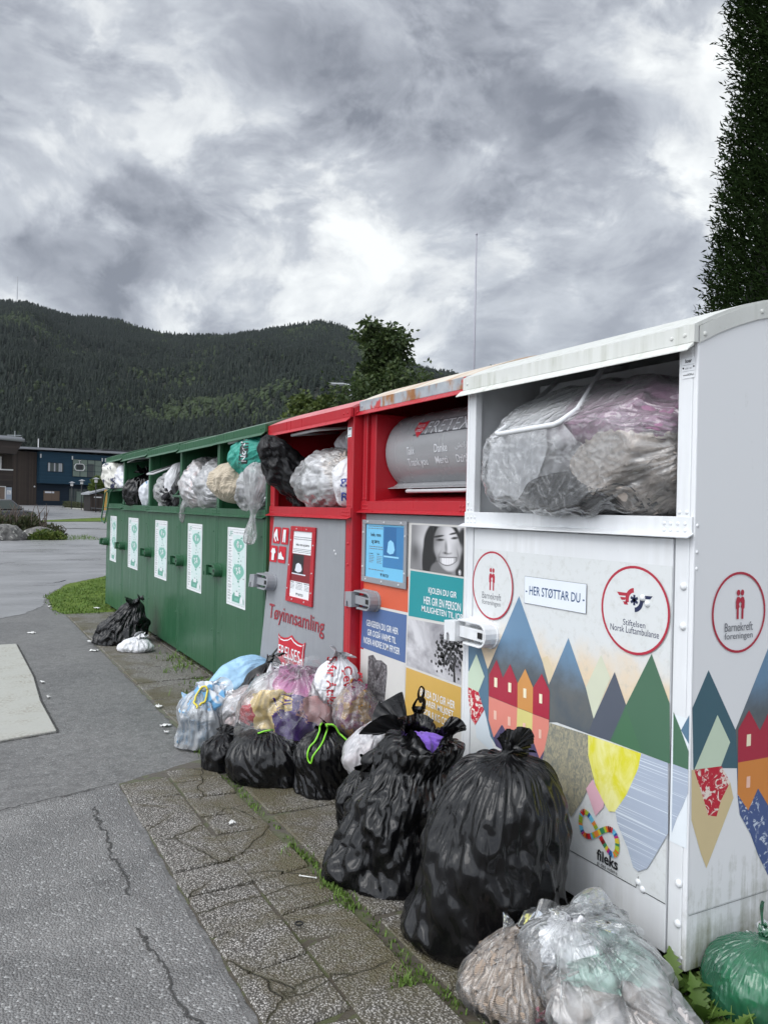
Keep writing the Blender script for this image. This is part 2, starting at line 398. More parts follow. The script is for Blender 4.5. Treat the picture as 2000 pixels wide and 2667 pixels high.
def tied(R, H, fat=1.0, neck=0.02, tuft=1.0, foot=0.72):
    return [(0, 0), (foot*R, 0), (foot*R+.16*R, .03*H), (R, .24*H), (1.0*R*fat, .48*H), (.80*R*fat, .72*H), (.42*R, .88*H), (.14*R, .955*H), (neck, H*.985), (neck, H), (.14*R*tuft+neck, H*(1+.05*tuft)), (.22*R*tuft+neck, H*(1+.09*tuft))]
def blob(r, h): return [(0.002, -h), (.35*r, -.93*h), (.75*r, -.66*h), (r, -.1*h), (.93*r, .35*h), (.62*r, .76*h), (.25*r, .95*h), (.002, h)]
# ------------------------------------------------------------------ printed artwork, metres on each door (along the row from its near edge, height)
WDOOR = [('teal', [(1.17, 0.896), (1.084, 0.894), (1.026, 0.799), (0.934, 0.604), (0.958, 0.502), (1.017, 0.544), (1.086, 0.695), (1.165, 0.767)]), ('blue', [(0.83, 1.122), (0.627, 0.806), (0.589, 0.687), (1.009, 0.586), (1.026, 0.799)]), ('haze1', [(0.654, 0.919), (0.623, 0.874), (0.643, 0.813), (0.687, 0.903)]), ('haze2', [(0.377, 0.969), (0.331, 0.899), (0.406, 0.744), (0.448, 0.843)]), ('slate', [(0.542, 1.002), (0.448, 0.843), (0.406, 0.744), (0.432, 0.686), (0.632, 0.686), (0.643, 0.813)]), ('dark', [(0.312, 0.923), (0.258, 0.825), (0.229, 0.775), (0.276, 0.689), (0.432, 0.686), (0.406, 0.744)]), ('green', [(0.154, 1.01), (0.078, 0.87), (0.072, 0.686), (0.185, 0.687), (0.327, 0.688), (0.258, 0.825)]), ('green2', [(0.258, 0.814), (0.185, 0.687), (0.32, 0.688)]), ('mint', [(1.107, 0.849), (1.046, 0.766), (1.087, 0.693), (1.163, 0.696), (1.165, 0.758)]), ('redtex', [(1.163, 0.698), (1.087, 0.693), (1.045, 0.628), (1.106, 0.55), (1.136, 0.572), (1.161, 0.655)]), ('pale', [(1.041, 0.629), (0.966, 0.466), (1.094, 0.501), (1.104, 0.549)]), ('red', [(0.965, 0.85), (0.921, 0.785), (0.876, 0.848), (0.826, 0.782), (0.823, 0.688), (1.012, 0.693), (1.013, 0.781)]), ('orange', [(0.781, 0.847), (0.732, 0.785), (0.731, 0.687), (0.824, 0.688), (0.826, 0.782)]), ('red', [(0.683, 0.847), (0.637, 0.791), (0.636, 0.686), (0.731, 0.686), (0.732, 0.784)]), ('navy', [(1.011, 0.596), (0.826, 0.595), (0.634, 0.6), (0.649, 0.513), (0.779, 0.486), (0.958, 0.502)]), ('pink', [(1.012, 0.692), (0.824, 0.687), (0.826, 0.595), (0.855, 0.549), (0.92, 0.599), (0.973, 0.532), (1.011, 0.596)]), ('yellow', [(0.824, 0.687), (0.731, 0.686), (0.731, 0.595), (0.778, 0.531), (0.826, 0.595)]), ('pink', [(0.731, 0.685), (0.636, 0.685), (0.636, 0.599), (0.685, 0.528), (0.731, 0.595)]), ('win', [(0.977, 0.776), (0.957, 0.777), (0.956, 0.739), (0.976, 0.738)]), ('win', [(0.884, 0.774), (0.865, 0.775), (0.864, 0.738), (0.883, 0.737)]), ('win', [(0.789, 0.771), (0.771, 0.772), (0.77, 0.736), (0.788, 0.735)]), ('win', [(0.694, 0.77), (0.677, 0.771), (0.676, 0.736), (0.693, 0.735)]), ('winl', [(0.975, 0.643), (0.957, 0.644), (0.956, 0.608), (0.974, 0.607)]), ('winl', [(0.882, 0.64), (0.865, 0.641), (0.864, 0.606), (0.881, 0.605)]), ('winl', [(0.787, 0.638), (0.771, 0.64), (0.77, 0.606), (0.786, 0.604)]), ('winl', [(0.692, 0.637), (0.677, 0.638), (0.676, 0.605), (0.691, 0.604)]), ('bark', [(0.629, 0.676), (0.429, 0.683), (0.426, 0.613), (0.4, 0.544), (0.455, 0.443), (0.505, 0.373), (0.545, 0.4), (0.616, 0.424), (0.671, 0.513)]), ('lemon', [(0.429, 0.683), (0.186, 0.686), (0.197, 0.635), (0.244, 0.537), (0.293, 0.463), (0.323, 0.454), (0.379, 0.506), (0.403, 0.556), (0.426, 0.613)]), ('rose', [(0.402, 0.537), (0.346, 0.476), (0.347, 0.46), (0.385, 0.417), (0.433, 0.495)]), ('lines', [(0.186, 0.686), (0.077, 0.687), (0.071, 0.472), (0.104, 0.414), (0.122, 0.382), (0.151, 0.332), (0.189, 0.307), (0.209, 0.312), (0.235, 0.364), (0.282, 0.427), (0.293, 0.465), (0.244, 0.536), (0.197, 0.635)])]
WPOST = [('white2', [(0.061, 0.885), (0.001, 0.887), (0.006, 0.85), (0.062, 0.851)]), ('white2', [(0.062, 0.851), (0.004, 0.851), (-0.002, 0.454), (0.058, 0.452)]), ('teal', [(0.004, 0.851), (0.003, 0.765), (0.033, 0.799)]), ('green', [(0.063, 0.848), (0.033, 0.799), (0.003, 0.743), (0.003, 0.688), (0.061, 0.688)]), ('lines', [(0.061, 0.688), (0.003, 0.688), (0.002, 0.618), (0.022, 0.569), (0.042, 0.528), (0.06, 0.477)])]
WSIDE = [('steel', [(0.352, 1.032), (0.2, 0.786), (0.218, 0.565), (0.283, 0.444), (0.321, 0.372), (0.377, 0.29)]), ('tealdark', [(0.005, 0.873), (0.072, 0.982), (0.2, 0.786), (0.215, 0.664), (0.138, 0.675), (0.015, 0.686)]), ('blue', [(0.352, 1.038), (0.2, 0.786), (0.215, 0.664), (0.365, 0.644)]), ('mint', [(0.116, 0.841), (0.176, 0.75), (0.137, 0.681), (0.019, 0.687)]), ('tan', [(0.007, 0.687), (0.139, 0.681), (0.18, 0.626), (0.197, 0.574), (0.081, 0.378), (0.055, 0.427), (0.011, 0.536)]), ('redtex', [(0.018, 0.686), (0.139, 0.681), (0.18, 0.626), (0.141, 0.577), (0.121, 0.529), (0.084, 0.538), (0.057, 0.601)]), ('red', [(0.261, 0.841), (0.315, 0.771), (0.359, 0.829), (0.364, 0.68), (0.214, 0.682), (0.212, 0.786)]), ('amber', [(0.214, 0.682), (0.364, 0.68), (0.369, 0.518), (0.312, 0.587), (0.267, 0.524), (0.215, 0.583)]), ('navytex', [(0.215, 0.583), (0.267, 0.524), (0.312, 0.587), (0.37, 0.515), (0.377, 0.29), (0.321, 0.372), (0.283, 0.444), (0.228, 0.517)]), ('win', [(0.253, 0.765), (0.272, 0.765), (0.272, 0.728), (0.252, 0.728)]), ('winl', [(0.256, 0.632), (0.273, 0.632), (0.273, 0.596), (0.255, 0.597)])]
WSIDE_OUT = [(0.029, 0.343), (0.378, 0.273)]
D_WOMAN = [(0.544, 1.376), (0.086, 1.374), (0.551, 1.159), (0.082, 1.157)]
SWEATER = [(0.983, 0.65), (0.925, 0.666), (0.888, 0.644), (0.83, 0.652), (0.772, 0.637), (0.765, 0.601), (0.778, 0.511), (0.788, 0.435), (0.879, 0.432), (0.983, 0.44), (0.984, 0.548)]
SWEATDET = [[(0.931, 0.654), (0.905, 0.608), (0.861, 0.571), (0.884, 0.545), (0.94, 0.59)], [(0.835, 0.637), (0.817, 0.624), (0.849, 0.563), (0.901, 0.53), (0.862, 0.582)], [(0.887, 0.477), (0.788, 0.476), (0.79, 0.465), (0.88, 0.462)]]
TREEC = [(0.194, 0.875), (0.246, 0.834), (0.184, 0.825), (0.134, 0.861), (0.266, 0.782), (0.217, 0.771), (0.14, 0.803), (0.252, 0.746), (0.155, 0.753), (0.196, 0.803), (0.116, 0.835), (0.106, 0.79), (0.092, 0.872)]
R2DOOR = [('orange2', [(1.061, 0.928), (0.568, 0.937), (0.57, 1.116), (1.054, 1.076)]), ('pgrey', [(0.544, 1.377), (0.086, 1.375), (0.082, 1.157), (0.551, 1.159)]), ('teal2', [(0.55, 1.149), (0.081, 1.148), (0.085, 0.938), (0.56, 0.922)]), ('blue3', [(1.06, 0.917), (0.577, 0.923), (0.583, 0.682), (1.078, 0.683)]), ('psky', [(0.566, 0.908), (0.086, 0.926), (0.083, 0.673), (0.572, 0.673)]), ('gold', [(0.574, 0.663), (0.083, 0.662), (0.082, 0.478), (0.169, 0.433), (0.578, 0.417)]), ('pwhite', [(1.077, 0.675), (0.583, 0.674), (0.578, 0.417), (0.995, 0.432), (1.077, 0.432)]), ('trunk', [(0.15, 0.764), (0.139, 0.764), (0.128, 0.674), (0.146, 0.675)])]
# ------------------------------------------------------------------ ground
def rise(x, y): return 0.0185*max(0.0, y-34.0)
m_asph, t, out = new_mat('worn_asphalt'); c = objc(t)
n = t.noise(c, 1.1, 5, 0.6); g = t.noise(c, 150, 3, 0.75); vor = t.n('ShaderNodeTexVoronoi', ins={'Vector': c, 'Scale': 95.0})
stone = t.rng(vor.outputs['Color'], 0.62, 0.95); big = t.noise(c, 0.35, 3, 0.5)
base = t.mix(t.rng(n, 0.3, 0.7), (0.132, 0.128, 0.123), (0.215, 0.209, 0.20))
base = t.mix(t.rng(g, 0.35, 0.72), t.mix(0.45, base, (0.04, 0.04, 0.043)), base)
blot = t.noise(c, 14, 5, 0.7); base = t.mix(t.rng(blot, .36, .64), t.mix(.38, base, (.05, .05, .05)), t.mix(.18, base, (.30, .30, .295)))
st_ = t.rng(t.noise(c, .8, 6, .65, .8), .50, .64, 0, .45); base = t.mix(st_, base, (.07, .07, .07))
base = t.mix(t.math('MULTIPLY', stone, 0.45), base, (0.36, 0.36, 0.35))
b = pbsdf(t, out, **{'Base Color': base, 'Roughness': t.rng(big, 0.35, 0.65, 0.34, 0.55), 'Specular IOR Level': 0.55})
t.link(bump(t, t.math('ADD', g, t.math('MULTIPLY', vor.outputs['Distance'], -0.6)), 0.55, 0.006), b.inputs['Normal'])
m_old, t, out = new_mat('old_coarse_asphalt'); c = objc(t)
n = t.noise(c, 2.0, 6, 0.65); vor = t.n('ShaderNodeTexVoronoi', ins={'Vector': c, 'Scale': 125.0, 'Randomness': 1.0}); v2 = t.n('ShaderNodeTexVoronoi', ins={'Vector': c, 'Scale': 150.0})
sepc = t.n('ShaderNodeSeparateColor', ins={0: vor.outputs['Color']}); sep2 = t.n('ShaderNodeSeparateColor', ins={0: v2.outputs['Color']})
base = t.mix(t.rng(n, 0.3, 0.72), (0.132, 0.128, 0.122), (0.285, 0.277, 0.265))
base = t.mix(t.math('MULTIPLY', t.rng(sep2.outputs[1], 0.3, 1.0), 0.6), t.mix(0.35, base, (0.05, 0.05, 0.055)), t.mix(0.3, base, (0.34, 0.35, 0.36)))
base = t.mix(t.math('MULTIPLY', t.rng(sepc.outputs[0], 0.90, 0.97), 0.65), base, (0.44, 0.44, 0.43))
damp = t.rng(t.noise(c, 2.2, 6, 0.68, 0.5), 0.50, 0.68, 0.0, 0.7); base = t.mix(damp, base, t.mix(.5, base, (0.05, 0.05, 0.05)))
b = pbsdf(t, out, **{'Base Color': base, 'Roughness': 0.55})
t.link(bump(t, t.math('ADD', t.math('MULTIPLY', vor.outputs['Distance'], -1.0), t.math('MULTIPLY', n, 0.8)), 0.7, 0.009), b.inputs['Normal'])
m_conc = paint('poured_concrete', (0.40, 0.40, 0.365), 0.75, 0.7, (0.20, 0.18, 0.14), 2.0)
m_paver, t, out = new_mat('exposed_aggregate'); c = objc(t)
vor = t.n('ShaderNodeTexVoronoi', ins={'Vector': c, 'Scale': 135.0}); sc_ = t.n('ShaderNodeSeparateColor', ins={0: vor.outputs['Color']})
peb = t.ramp(sc_.outputs[0], [(0.0, (0.19, 0.178, 0.16)), (0.35, (0.31, 0.293, 0.27)), (0.72, (0.43, 0.405, 0.375)), (0.95, (0.60, 0.575, 0.54))])
edge = t.rng(vor.outputs['Distance'], 0.28, 0.58); base = t.mix(edge, peb, (0.075, 0.068, 0.058))
sepm = t.n('ShaderNodeSeparateXYZ', ins={0: c}); near = t.rng(t.math('ABSOLUTE', t.math('SUBTRACT', sepm.outputs[0], 1.27)), 0.0, 0.40, 0.12, -0.04)
moss = t.math('MULTIPLY', t.rng(t.math('ADD', t.noise(c, 2.1, 7, 0.68, 0.5), near), 0.47, 0.66), 0.85)
base = t.mix(moss, base, t.mix(t.noise(c, 30, 3), (0.088, 0.064, 0.036), (0.085, 0.082, 0.03)))
ck = t.n('ShaderNodeTexVoronoi', feature='DISTANCE_TO_EDGE', ins={'Vector': t.vmath('ADD', c, t.vmath('SCALE', t.noise(c, 5.0, 3, 0.6, 0, True))), 'Scale': 2.4})
ck.inputs['Vector'].links[0].from_node.inputs[1].links[0].from_node.inputs['Scale'].default_value = 0.10
sepx = t.n('ShaderNodeSeparateXYZ', ins={0: c}); crk = t.math('MULTIPLY', t.rng(ck.outputs['Distance'], 0.002, 0.012, 0.9, 0.0), t.math('MULTIPLY', t.rng(sepx.outputs[0], 1.25, 1.33, 1.0, 0.0), t.rng(t.noise(c, 1.6, 2), 0.36, 0.46)))
cm = t.math('MULTIPLY', t.rng(ck.outputs['Distance'], 0.0, 0.06, 0.8, 0.0), t.rng(t.noise(c, 3.2, 4, .6), .42, .6)); base = t.mix(cm, base, (0.075, 0.06, 0.03))
base = t.mix(crk, base, t.mix(t.noise(c, 6, 3), (0.03, 0.026, 0.018), (0.06, 0.055, 0.02)))
b = pbsdf(t, out, **{'Base Color': base, 'Roughness': 0.6})
t.link(bump(t, t.math('SUBTRACT', t.math('MULTIPLY', vor.outputs['Distance'], -1.0), t.math('MULTIPLY', crk, 2.0)), 0.8, 0.008), b.inputs['Normal'])
m_soil = cloth('mossy_soil', (0.045, 0.035, 0.02), 0, 60, (0.05, 0.055, 0.015))
m_turf, t, out = new_mat('turf'); c = objc(t)
base = t.mix(t.rng(t.noise(c, 2.0, 5, 0.65), 0.35, 0.65), (0.075, 0.12, 0.02), (0.15, 0.22, 0.035)); base = t.mix(t.rng(t.noise(c, 25, 4), 0.4, 0.7), base, (0.05, 0.075, 0.015))
pbsdf(t, out, **{'Base Color': base, 'Roughness': 0.9, 'Specular IOR Level': 0.15})
m_blade = flat('grass_blade', (0.10, 0.17, 0.03), 0.6, 0.5, 0.3)

# one sheet to the horizon, rising gently away from the containers
ys = [-40, -8, 0, 10, 20, 34, 50, 70, 93, 130, 200, 320]; xs = [-420, -120, -40, -10, 0, 10, 30, 80, 200, 500]
V = [(x, y, rise(x, min(y, 130))) for y in ys for x in xs]; nx = len(xs)
F = [(j*nx+i, j*nx+i+1, (j+1)*nx+i+1, (j+1)*nx+i) for j in range(len(ys)-1) for i in range(nx-1)]
tag(npmesh('ground', V, F, [m_asph], smooth=False), kind='structure')
def sheet(name, pts, z, mat, kind='structure', wob=0.0, th=0.0):
    mb = MB(); rs = random.Random(len(pts)*7+int(z*1e4)); P = []
    for i, p in enumerate(pts):
        q = pts[(i+1) % len(pts)]; d = math.hypot(q[0]-p[0], q[1]-p[1]); k = max(1, int(d/0.07)) if wob else 1
        for j in range(k):
            a = j/k; P.append((p[0]+(q[0]-p[0])*a+(rs.uniform(-wob, wob) if wob else 0), p[1]+(q[1]-p[1])*a+(rs.uniform(-wob, wob) if wob else 0)))
    mb.poly([(x, y, z+rise(x, y)) for x, y in P], mat); return tag(mb.build(name), kind=kind)
sheet('asphalt_path', [(-6, -3), (0.72, -3), (0.765, 2.2), (0.77, 3.0), (0.76, 3.6), (0.785, 4.28), (0.23, 4.13), (-6, 3.0)], 0.004, m_old, wob=0.006)
sheet('soil_bed', [(0.775, -2), (2.6, -2), (2.6, 11.2), (1.34, 11.12), (1.315, 4.52), (0.79, 4.29)], 0.004, m_soil, wob=0.008)
sheet('grass_verge', [(1.33, 11.14), (1.25, 11.7), (1.36, 13.4), (1.9, 15.3), (2.9, 16.9), (7, 17.5), (7, 11.2), (2.6, 11.2)], 0.006, m_turf, wob=0.03)
# concrete slab let into the asphalt
mb = MB(); mb.prism([(-2.2, 5.0), (0.29, 5.34), (0.62, 5.43), (0.605, 6.3), (0.635, 7.2), (0.62, 8.92), (-2.2, 8.95)], 'z', -0.05, 0.012, m_conc)
tag(mb.build('concrete_pavement', bevel=0.006), kind='structure')
mb = MB(); rs = random.Random(4); darkline = flat('wet_joint', (0.045, 0.044, 0.042), 0.8)
def joint(pts, w, z=0.0085, wob=0.012):
    P = []
    for a, b_ in zip(pts[:-1], pts[1:]):
        k = max(2, int(math.hypot(b_[0]-a[0], b_[1]-a[1])/0.02))
        for j in range(k): P.append((a[0]+(b_[0]-a[0])*j/k+rs.gauss(0, wob*0.4), a[1]+(b_[1]-a[1])*j/k+rs.gauss(0, wob*0.4)))
    for p, q in zip(P[:-1], P[1:]):
        d = math.hypot(q[0]-p[0], q[1]-p[1])+1e-6; nx_, ny_ = -(q[1]-p[1])/d, (q[0]-p[0])/d; w1, w2 = w*rs.uniform(.3, 1.2), w*rs.uniform(.3, 1.2)
        mb.poly([(p[0]+nx_*w1, p[1]+ny_*w1, z), (p[0]-nx_*w1, p[1]-ny_*w1, z), (q[0]-nx_*w2, q[1]-ny_*w2, z+.0002), (q[0]+nx_*w2, q[1]+ny_*w2, z+.0002)], darkline)
joint([(-3, 3.25), (0.23, 4.13), (0.78, 4.285)], 0.006)
joint([(0.63, 4.0), (0.615, 3.9), (0.625, 3.6), (0.60, 3.4), (0.63, 3.2), (0.60, 3.02)], 0.0045, wob=.016)
joint([(0.585, 2.80), (0.60, 2.62), (0.62, 2.5), (0.60, 2.35), (0.64, 2.2), (0.62, 2.0)], 0.0045, wob=.016)
joint([(-2.2, 4.985), (0.29, 5.325), (0.63, 5.415), (0.615, 6.3), (0.645, 7.2), (0.63, 8.93)], 0.008, 0.0045, 0.004)
tag(mb.build('asphalt_crack_path'), kind='structure')
# paving slabs
mb = MB(); rs = random.Random(11)
def slabs(x0, x1, ylist, jx=0.0):
    for ya, yb in zip(ylist[:-1], ylist[1:]):
        z = 0.012+rs.uniform(-0.003, 0.004); tx, ty = rs.uniform(-.004, .004), rs.uniform(-.004, .004); g = 0.0035
        x0_, x1_ = x0+rs.uniform(-.006, .004), x1+rs.uniform(-.004, .006); sl = rs.uniform(-.03, .03)
        P = [(x0_+g, ya+g+sl), (x1_-g, ya+g-sl), (x1_-g, yb-g-sl), (x0_+g, yb-g+sl)]
        zs = [z-tx-ty, z+tx-ty, z+tx+ty, z-tx+ty]
        top = [(p[0], p[1], max(zz_, 0.006)) for p, zz_ in zip(P, zs)]; bot = [(p[0], p[1], -0.03) for p in P]
        mb.raw(bot+top, [(4, 5, 6, 7), (0, 1, 5, 4), (1, 2, 6, 5), (2, 3, 7, 6), (3, 0, 4, 7)], m_paver)
slabs(0.79, 1.045, [0.2, 0.62, 1.1, 1.42, 1.75, 2.05, 2.37, 2.62, 2.92, 3.14, 3.42, 3.66, 3.98, 4.27])
slabs(1.05, 1.295, [0.1, 0.55, 0.9, 1.25, 1.5, 1.82, 2.1, 2.45, 2.66, 2.95, 3.2, 3.42, 3.63, 3.9, 4.15, 4.36])
slabs(1.345, 1.95, [0.0, 0.5, 1.0, 1.5, 2.0, 2.48, 2.98, 3.54, 4.19, 4.8, 5.4, 6.0, 6.6, 7.2, 7.8, 8.4, 9.0, 9.6, 10.2, 10.9])
slabs(1.96, 2.55, [0.0, 0.5, 1.0, 1.5, 2.0, 2.5, 3.0, 3.5, 4.1, 4.8, 5.4, 6.0, 6.6, 7.2, 7.8, 8.4, 9.0, 9.6, 10.2, 10.9])
tag(mb.build('pavement', bevel=0.006, seg=1), kind='structure')
# weeds and moss in the joints, rough grass at the containers' feet: uncountable
def blades(name, spots, mat, n_each, hgt, spread, w=0.004, seed=1):
    rs = np.random.RandomState(seed); S = np.array(spots, float)
    k = len(S)*n_each; base = np.repeat(S, n_each, 0); base[:, :2] += rs.normal(size=(k, 2))*spread
    h = hgt*rs.uniform(0.3, 1.2, k)*np.repeat(S[:, 3] if S.shape[1] > 3 else np.ones(len(S)), n_each); a = rs.uniform(0, 6.283, k); ln = rs.uniform(0.1, 0.9, k)*h
    p = base[:, :3]; d = np.stack([np.cos(a), np.sin(a), 0*a], 1); q = np.stack([-np.sin(a), np.cos(a), 0*a], 1)*(w*rs.uniform(.6, 1.6, k))[:, None]
    mid = p+d*(ln*0.35)[:, None]+np.array([0, 0, 1])*(h*0.6)[:, None]; tip = p+d*ln[:, None]+np.array([0, 0, 1])*h[:, None]
    V = np.stack([p-q, p+q, mid+q*.7, mid-q*.7, tip], 1).reshape(-1, 3); i = np.arange(k)[:, None]*5
    F = np.concatenate([i+np.array([[0, 1, 2]]), i+np.array([[0, 2, 3]]), i+np.array([[3, 2, 4]])])
    return tag(npmesh(name, V, F, [mat], smooth=False), kind='stuff')
rs = random.Random(2); sp = []
for i in range(420):
    y = rs.uniform(1.2, 5.0); dens_ = 0.25+0.75*max(0, math.sin(y*5.1)*math.sin(y*2.3+1)); 
    if rs.random() < dens_: sp.append((1.318+rs.gauss(0, .008), y, 0.004, rs.uniform(.4, 1.0)))
for x, y, k in ((1.30, 2.77, 22), (1.29, 2.62, 14), (1.30, 3.10, 12), (1.26, 2.12, 16), (0.80, 1.75, 8)):
    sp += [(x+rs.gauss(0, .025), y+rs.gauss(0, .04), .004, rs.uniform(.8, 1.6)) for _ in range(k)]
blades('weeds', sp, m_blade, 6, 0.022, 0.012, 0.0028, 5)
sp = []
for i in range(170): sp.append((rs.uniform(1.82, 2.05), rs.choice([rs.uniform(5.4, 11), rs.uniform(7.0, 7.7), rs.uniform(5.5, 6.7)]), 0.004, rs.uniform(.3, 1.0)))
for (x, y) in ((1.72, 6.0), (1.76, 6.9), (1.86, 7.5), (1.84, 6.3)): sp += [(x+rs.gauss(0, .08), y+rs.gauss(0, .12), 0.004, rs.uniform(.7, 1.5)) for _ in range(14)]
blades('weed_tufts', sp, m_blade, 5, 0.055, 0.03, 0.004, 6)
sp = []
import itertools
while len(sp) < 5200:
    x, y = rs.uniform(1.2, 6.0), rs.uniform(11.1, 17.2)
    lim = 1.33 if y < 13.4 else 1.36+(y-13.4)*0.44
    if x > lim-rs.random()*0.06 and not (x > 1.95 and y < 11.75): sp.append((x, y, 0.004, rs.uniform(.5, 1.1)))
blades('grass', sp, m_blade, 6, 0.035, 0.04, 0.005, 7)
# puddle by the verge
m_wet, t, out = new_mat('puddle_water'); pbsdf(t, out, **{'Base Color': (0.03, 0.032, 0.034), 'Roughness': 0.04})
P = [(1.55+0.42*math.cos(a)*(1+.12*math.sin(3*a)), 16.1+0.62*math.sin(a)*(1+.1*math.sin(2*a+1))) for a in np.linspace(0, 6.283, 26)[:-1]]
sheet('puddle_water', P, 0.005, m_wet)
# the open road beyond the verge, wet, sky reflection painted into its pale colour
m_wetroad, t, out = new_mat('wet_asphalt_sky_sheen'); c = objc(t); mp = t.n('ShaderNodeMapping', ins={'Vector': c, 'Rotation': (0, 0, .3), 'Scale': (.30, .9, 1)}).outputs[0]
n = t.noise(mp, 1.4, 6, .6); n2_ = t.noise(c, .5, 4, .6); g = t.noise(c, 60, 3, .7)
base = t.mix(t.rng(n, .3, .7), (0.27, 0.272, 0.276), (0.33, 0.333, 0.34)); base = t.mix(t.rng(g, .35, .7, .35, 0), base, (.08, .08, .085))
pbsdf(t, out, **{'Base Color': base, 'Roughness': t.rng(t.math('ADD', t.math('MULTIPLY', n, .4), t.math('MULTIPLY', n2_, .6)), .35, .65, .22, .42), 'Specular IOR Level': .6})
sheet('road', [(-40, 9.6), (0.2, 10.6), (0.85, 11.3), (1.2, 12.2), (1.32, 13.4), (1.9, 15.35), (2.9, 16.95), (7, 17.6), (40, 19), (60, 30), (12, 40.5), (5.0, 42.5), (-30, 43.5)], 0.0035, m_wetroad, wob=.03)
# far roads and verge
m_road2 = m_wetroad
sheet('side_road', [(-30, 44.2), (5.0, 43.0), (12, 41), (60, 30), (60, 44), (10, 52), (4.8, 50.5), (-30, 50)], 0.012, m_road2)
sheet('roadside_grass', [(-30, 50.3), (4.8, 50.8), (10, 52.3), (30, 50), (30, 58), (9.7, 59), (4.9, 52.4), (-30, 52.2)], 0.02, m_turf)
sheet('forecourt_road', [(-30, 52.6), (4.9, 52.8), (9.7, 59.4), (30, 60), (30, 96), (-30, 92)], 0.012, m_road2)
# ------------------------------------------------------------------ containers
m_white = paint('white_enamel', (0.74, 0.755, 0.77), 0.36, 0.20, (0.30, 0.29, 0.24))
m_whitedirty = paint('weathered_white_enamel', (0.62, 0.63, 0.60), 0.45, 0.5, (0.30, 0.31, 0.24), 1.5)
m_green = paint('green_enamel', (0.023, 0.098, 0.045), 0.30, 0.10, (0.06, 0.09, 0.06))
m_greenroof = paint('faded_green_enamel', (0.085, 0.15, 0.10), 0.42, 0.4, (0.20, 0.22, 0.20), 2)
m_red = paint('red_enamel', (0.42, 0.012, 0.022), 0.30, 0.10, (0.16, 0.02, 0.02))
m_redroof = paint('faded_red_enamel', (0.55, 0.14, 0.15), 0.4, 0.5, (0.68, 0.36, 0.36), 2.5)
m_grey = paint('grey_enamel', (0.27, 0.28, 0.30), 0.36, 0.14, (0.15, 0.15, 0.15))
m_drum = paint('grey_drum_enamel', (0.30, 0.305, 0.315), 0.2, 0.10, (0.2, 0.2, 0.2))
m_dark = flat('dark_void', (0.012, 0.012, 0.012), 0.9)
m_steel = flat('zinc_steel', (0.52, 0.53, 0.54), 0.38, 0.1)
m_rust, t, out = new_mat('rusting_galvanised'); c = objc(t)
mp = t.n('ShaderNodeMapping', ins={'Vector': c, 'Scale': (1.0, 4.0, 2.0)}).outputs[0]
r_ = t.rng(t.noise(mp, 1.6, 6, 0.62), 0.50, 0.60); lo = t.noise(c, 9, 5, 0.65)
base = t.mix(t.rng(lo, 0.3, 0.7), (0.24, 0.27, 0.30), (0.40, 0.43, 0.45)); base = t.mix(r_, base, t.mix(lo, (0.16, 0.055, 0.015), (0.42, 0.20, 0.06)))
base = t.mix(t.rng(t.noise(c, 4.2, 4, 0.6), 0.64, 0.68), base, (0.45, 0.05, 0.05))
b = pbsdf(t, out, **{'Base Color': base, 'Roughness': 0.55}); t.link(bump(t, lo, 0.4, 0.004), b.inputs['Normal'])
m_rustroof, t, out = new_mat('bleached_rusty_roof'); c = objc(t)
mp = t.n('ShaderNodeMapping', ins={'Vector': c, 'Scale': (1.0, 5.0, 1.0)}).outputs[0]
base = t.mix(t.rng(t.noise(mp, 1.5, 5, 0.6), 0.45, 0.65), (0.62, 0.58, 0.50), (0.45, 0.24, 0.12)); pbsdf(t, out, **{'Base Color': base, 'Roughness': 0.5})
# side of the white container: green algae creeping up from the foot
m_algae, t, out = new_mat('white_enamel_with_algae'); c = objc(t); sx_ = t.n('ShaderNodeSeparateXYZ', ins={0: c})
n = t.noise(c, 7, 6, 0.68); st = t.noise(t.n('ShaderNodeMapping', ins={'Vector': c, 'Scale': (22, 22, 2.2)}).outputs[0], 1.5, 5, 0.65)
hgt = t.math('ADD', t.rng(sx_.outputs[2], 0.08, 0.50, 0.30, 0.0), t.rng(sx_.outputs[0], 0.15, 0.75, -0.02, 0.17))
grow = t.rng(t.math('ADD', t.math('ADD', t.math('MULTIPLY', n, 0.55), t.math('MULTIPLY', st, 0.45)), t.math('MULTIPLY', hgt, t.rng(sx_.outputs[2], 0.3, 0.75, 1.0, 0.0))), 0.62, 0.92)
base = t.mix(grow, (0.74, 0.75, 0.765), t.mix(n, (0.10, 0.105, 0.04), (0.20, 0.20, 0.10)))
pbsdf(t, out, **{'Base Color': base, 'Roughness': 0.45})

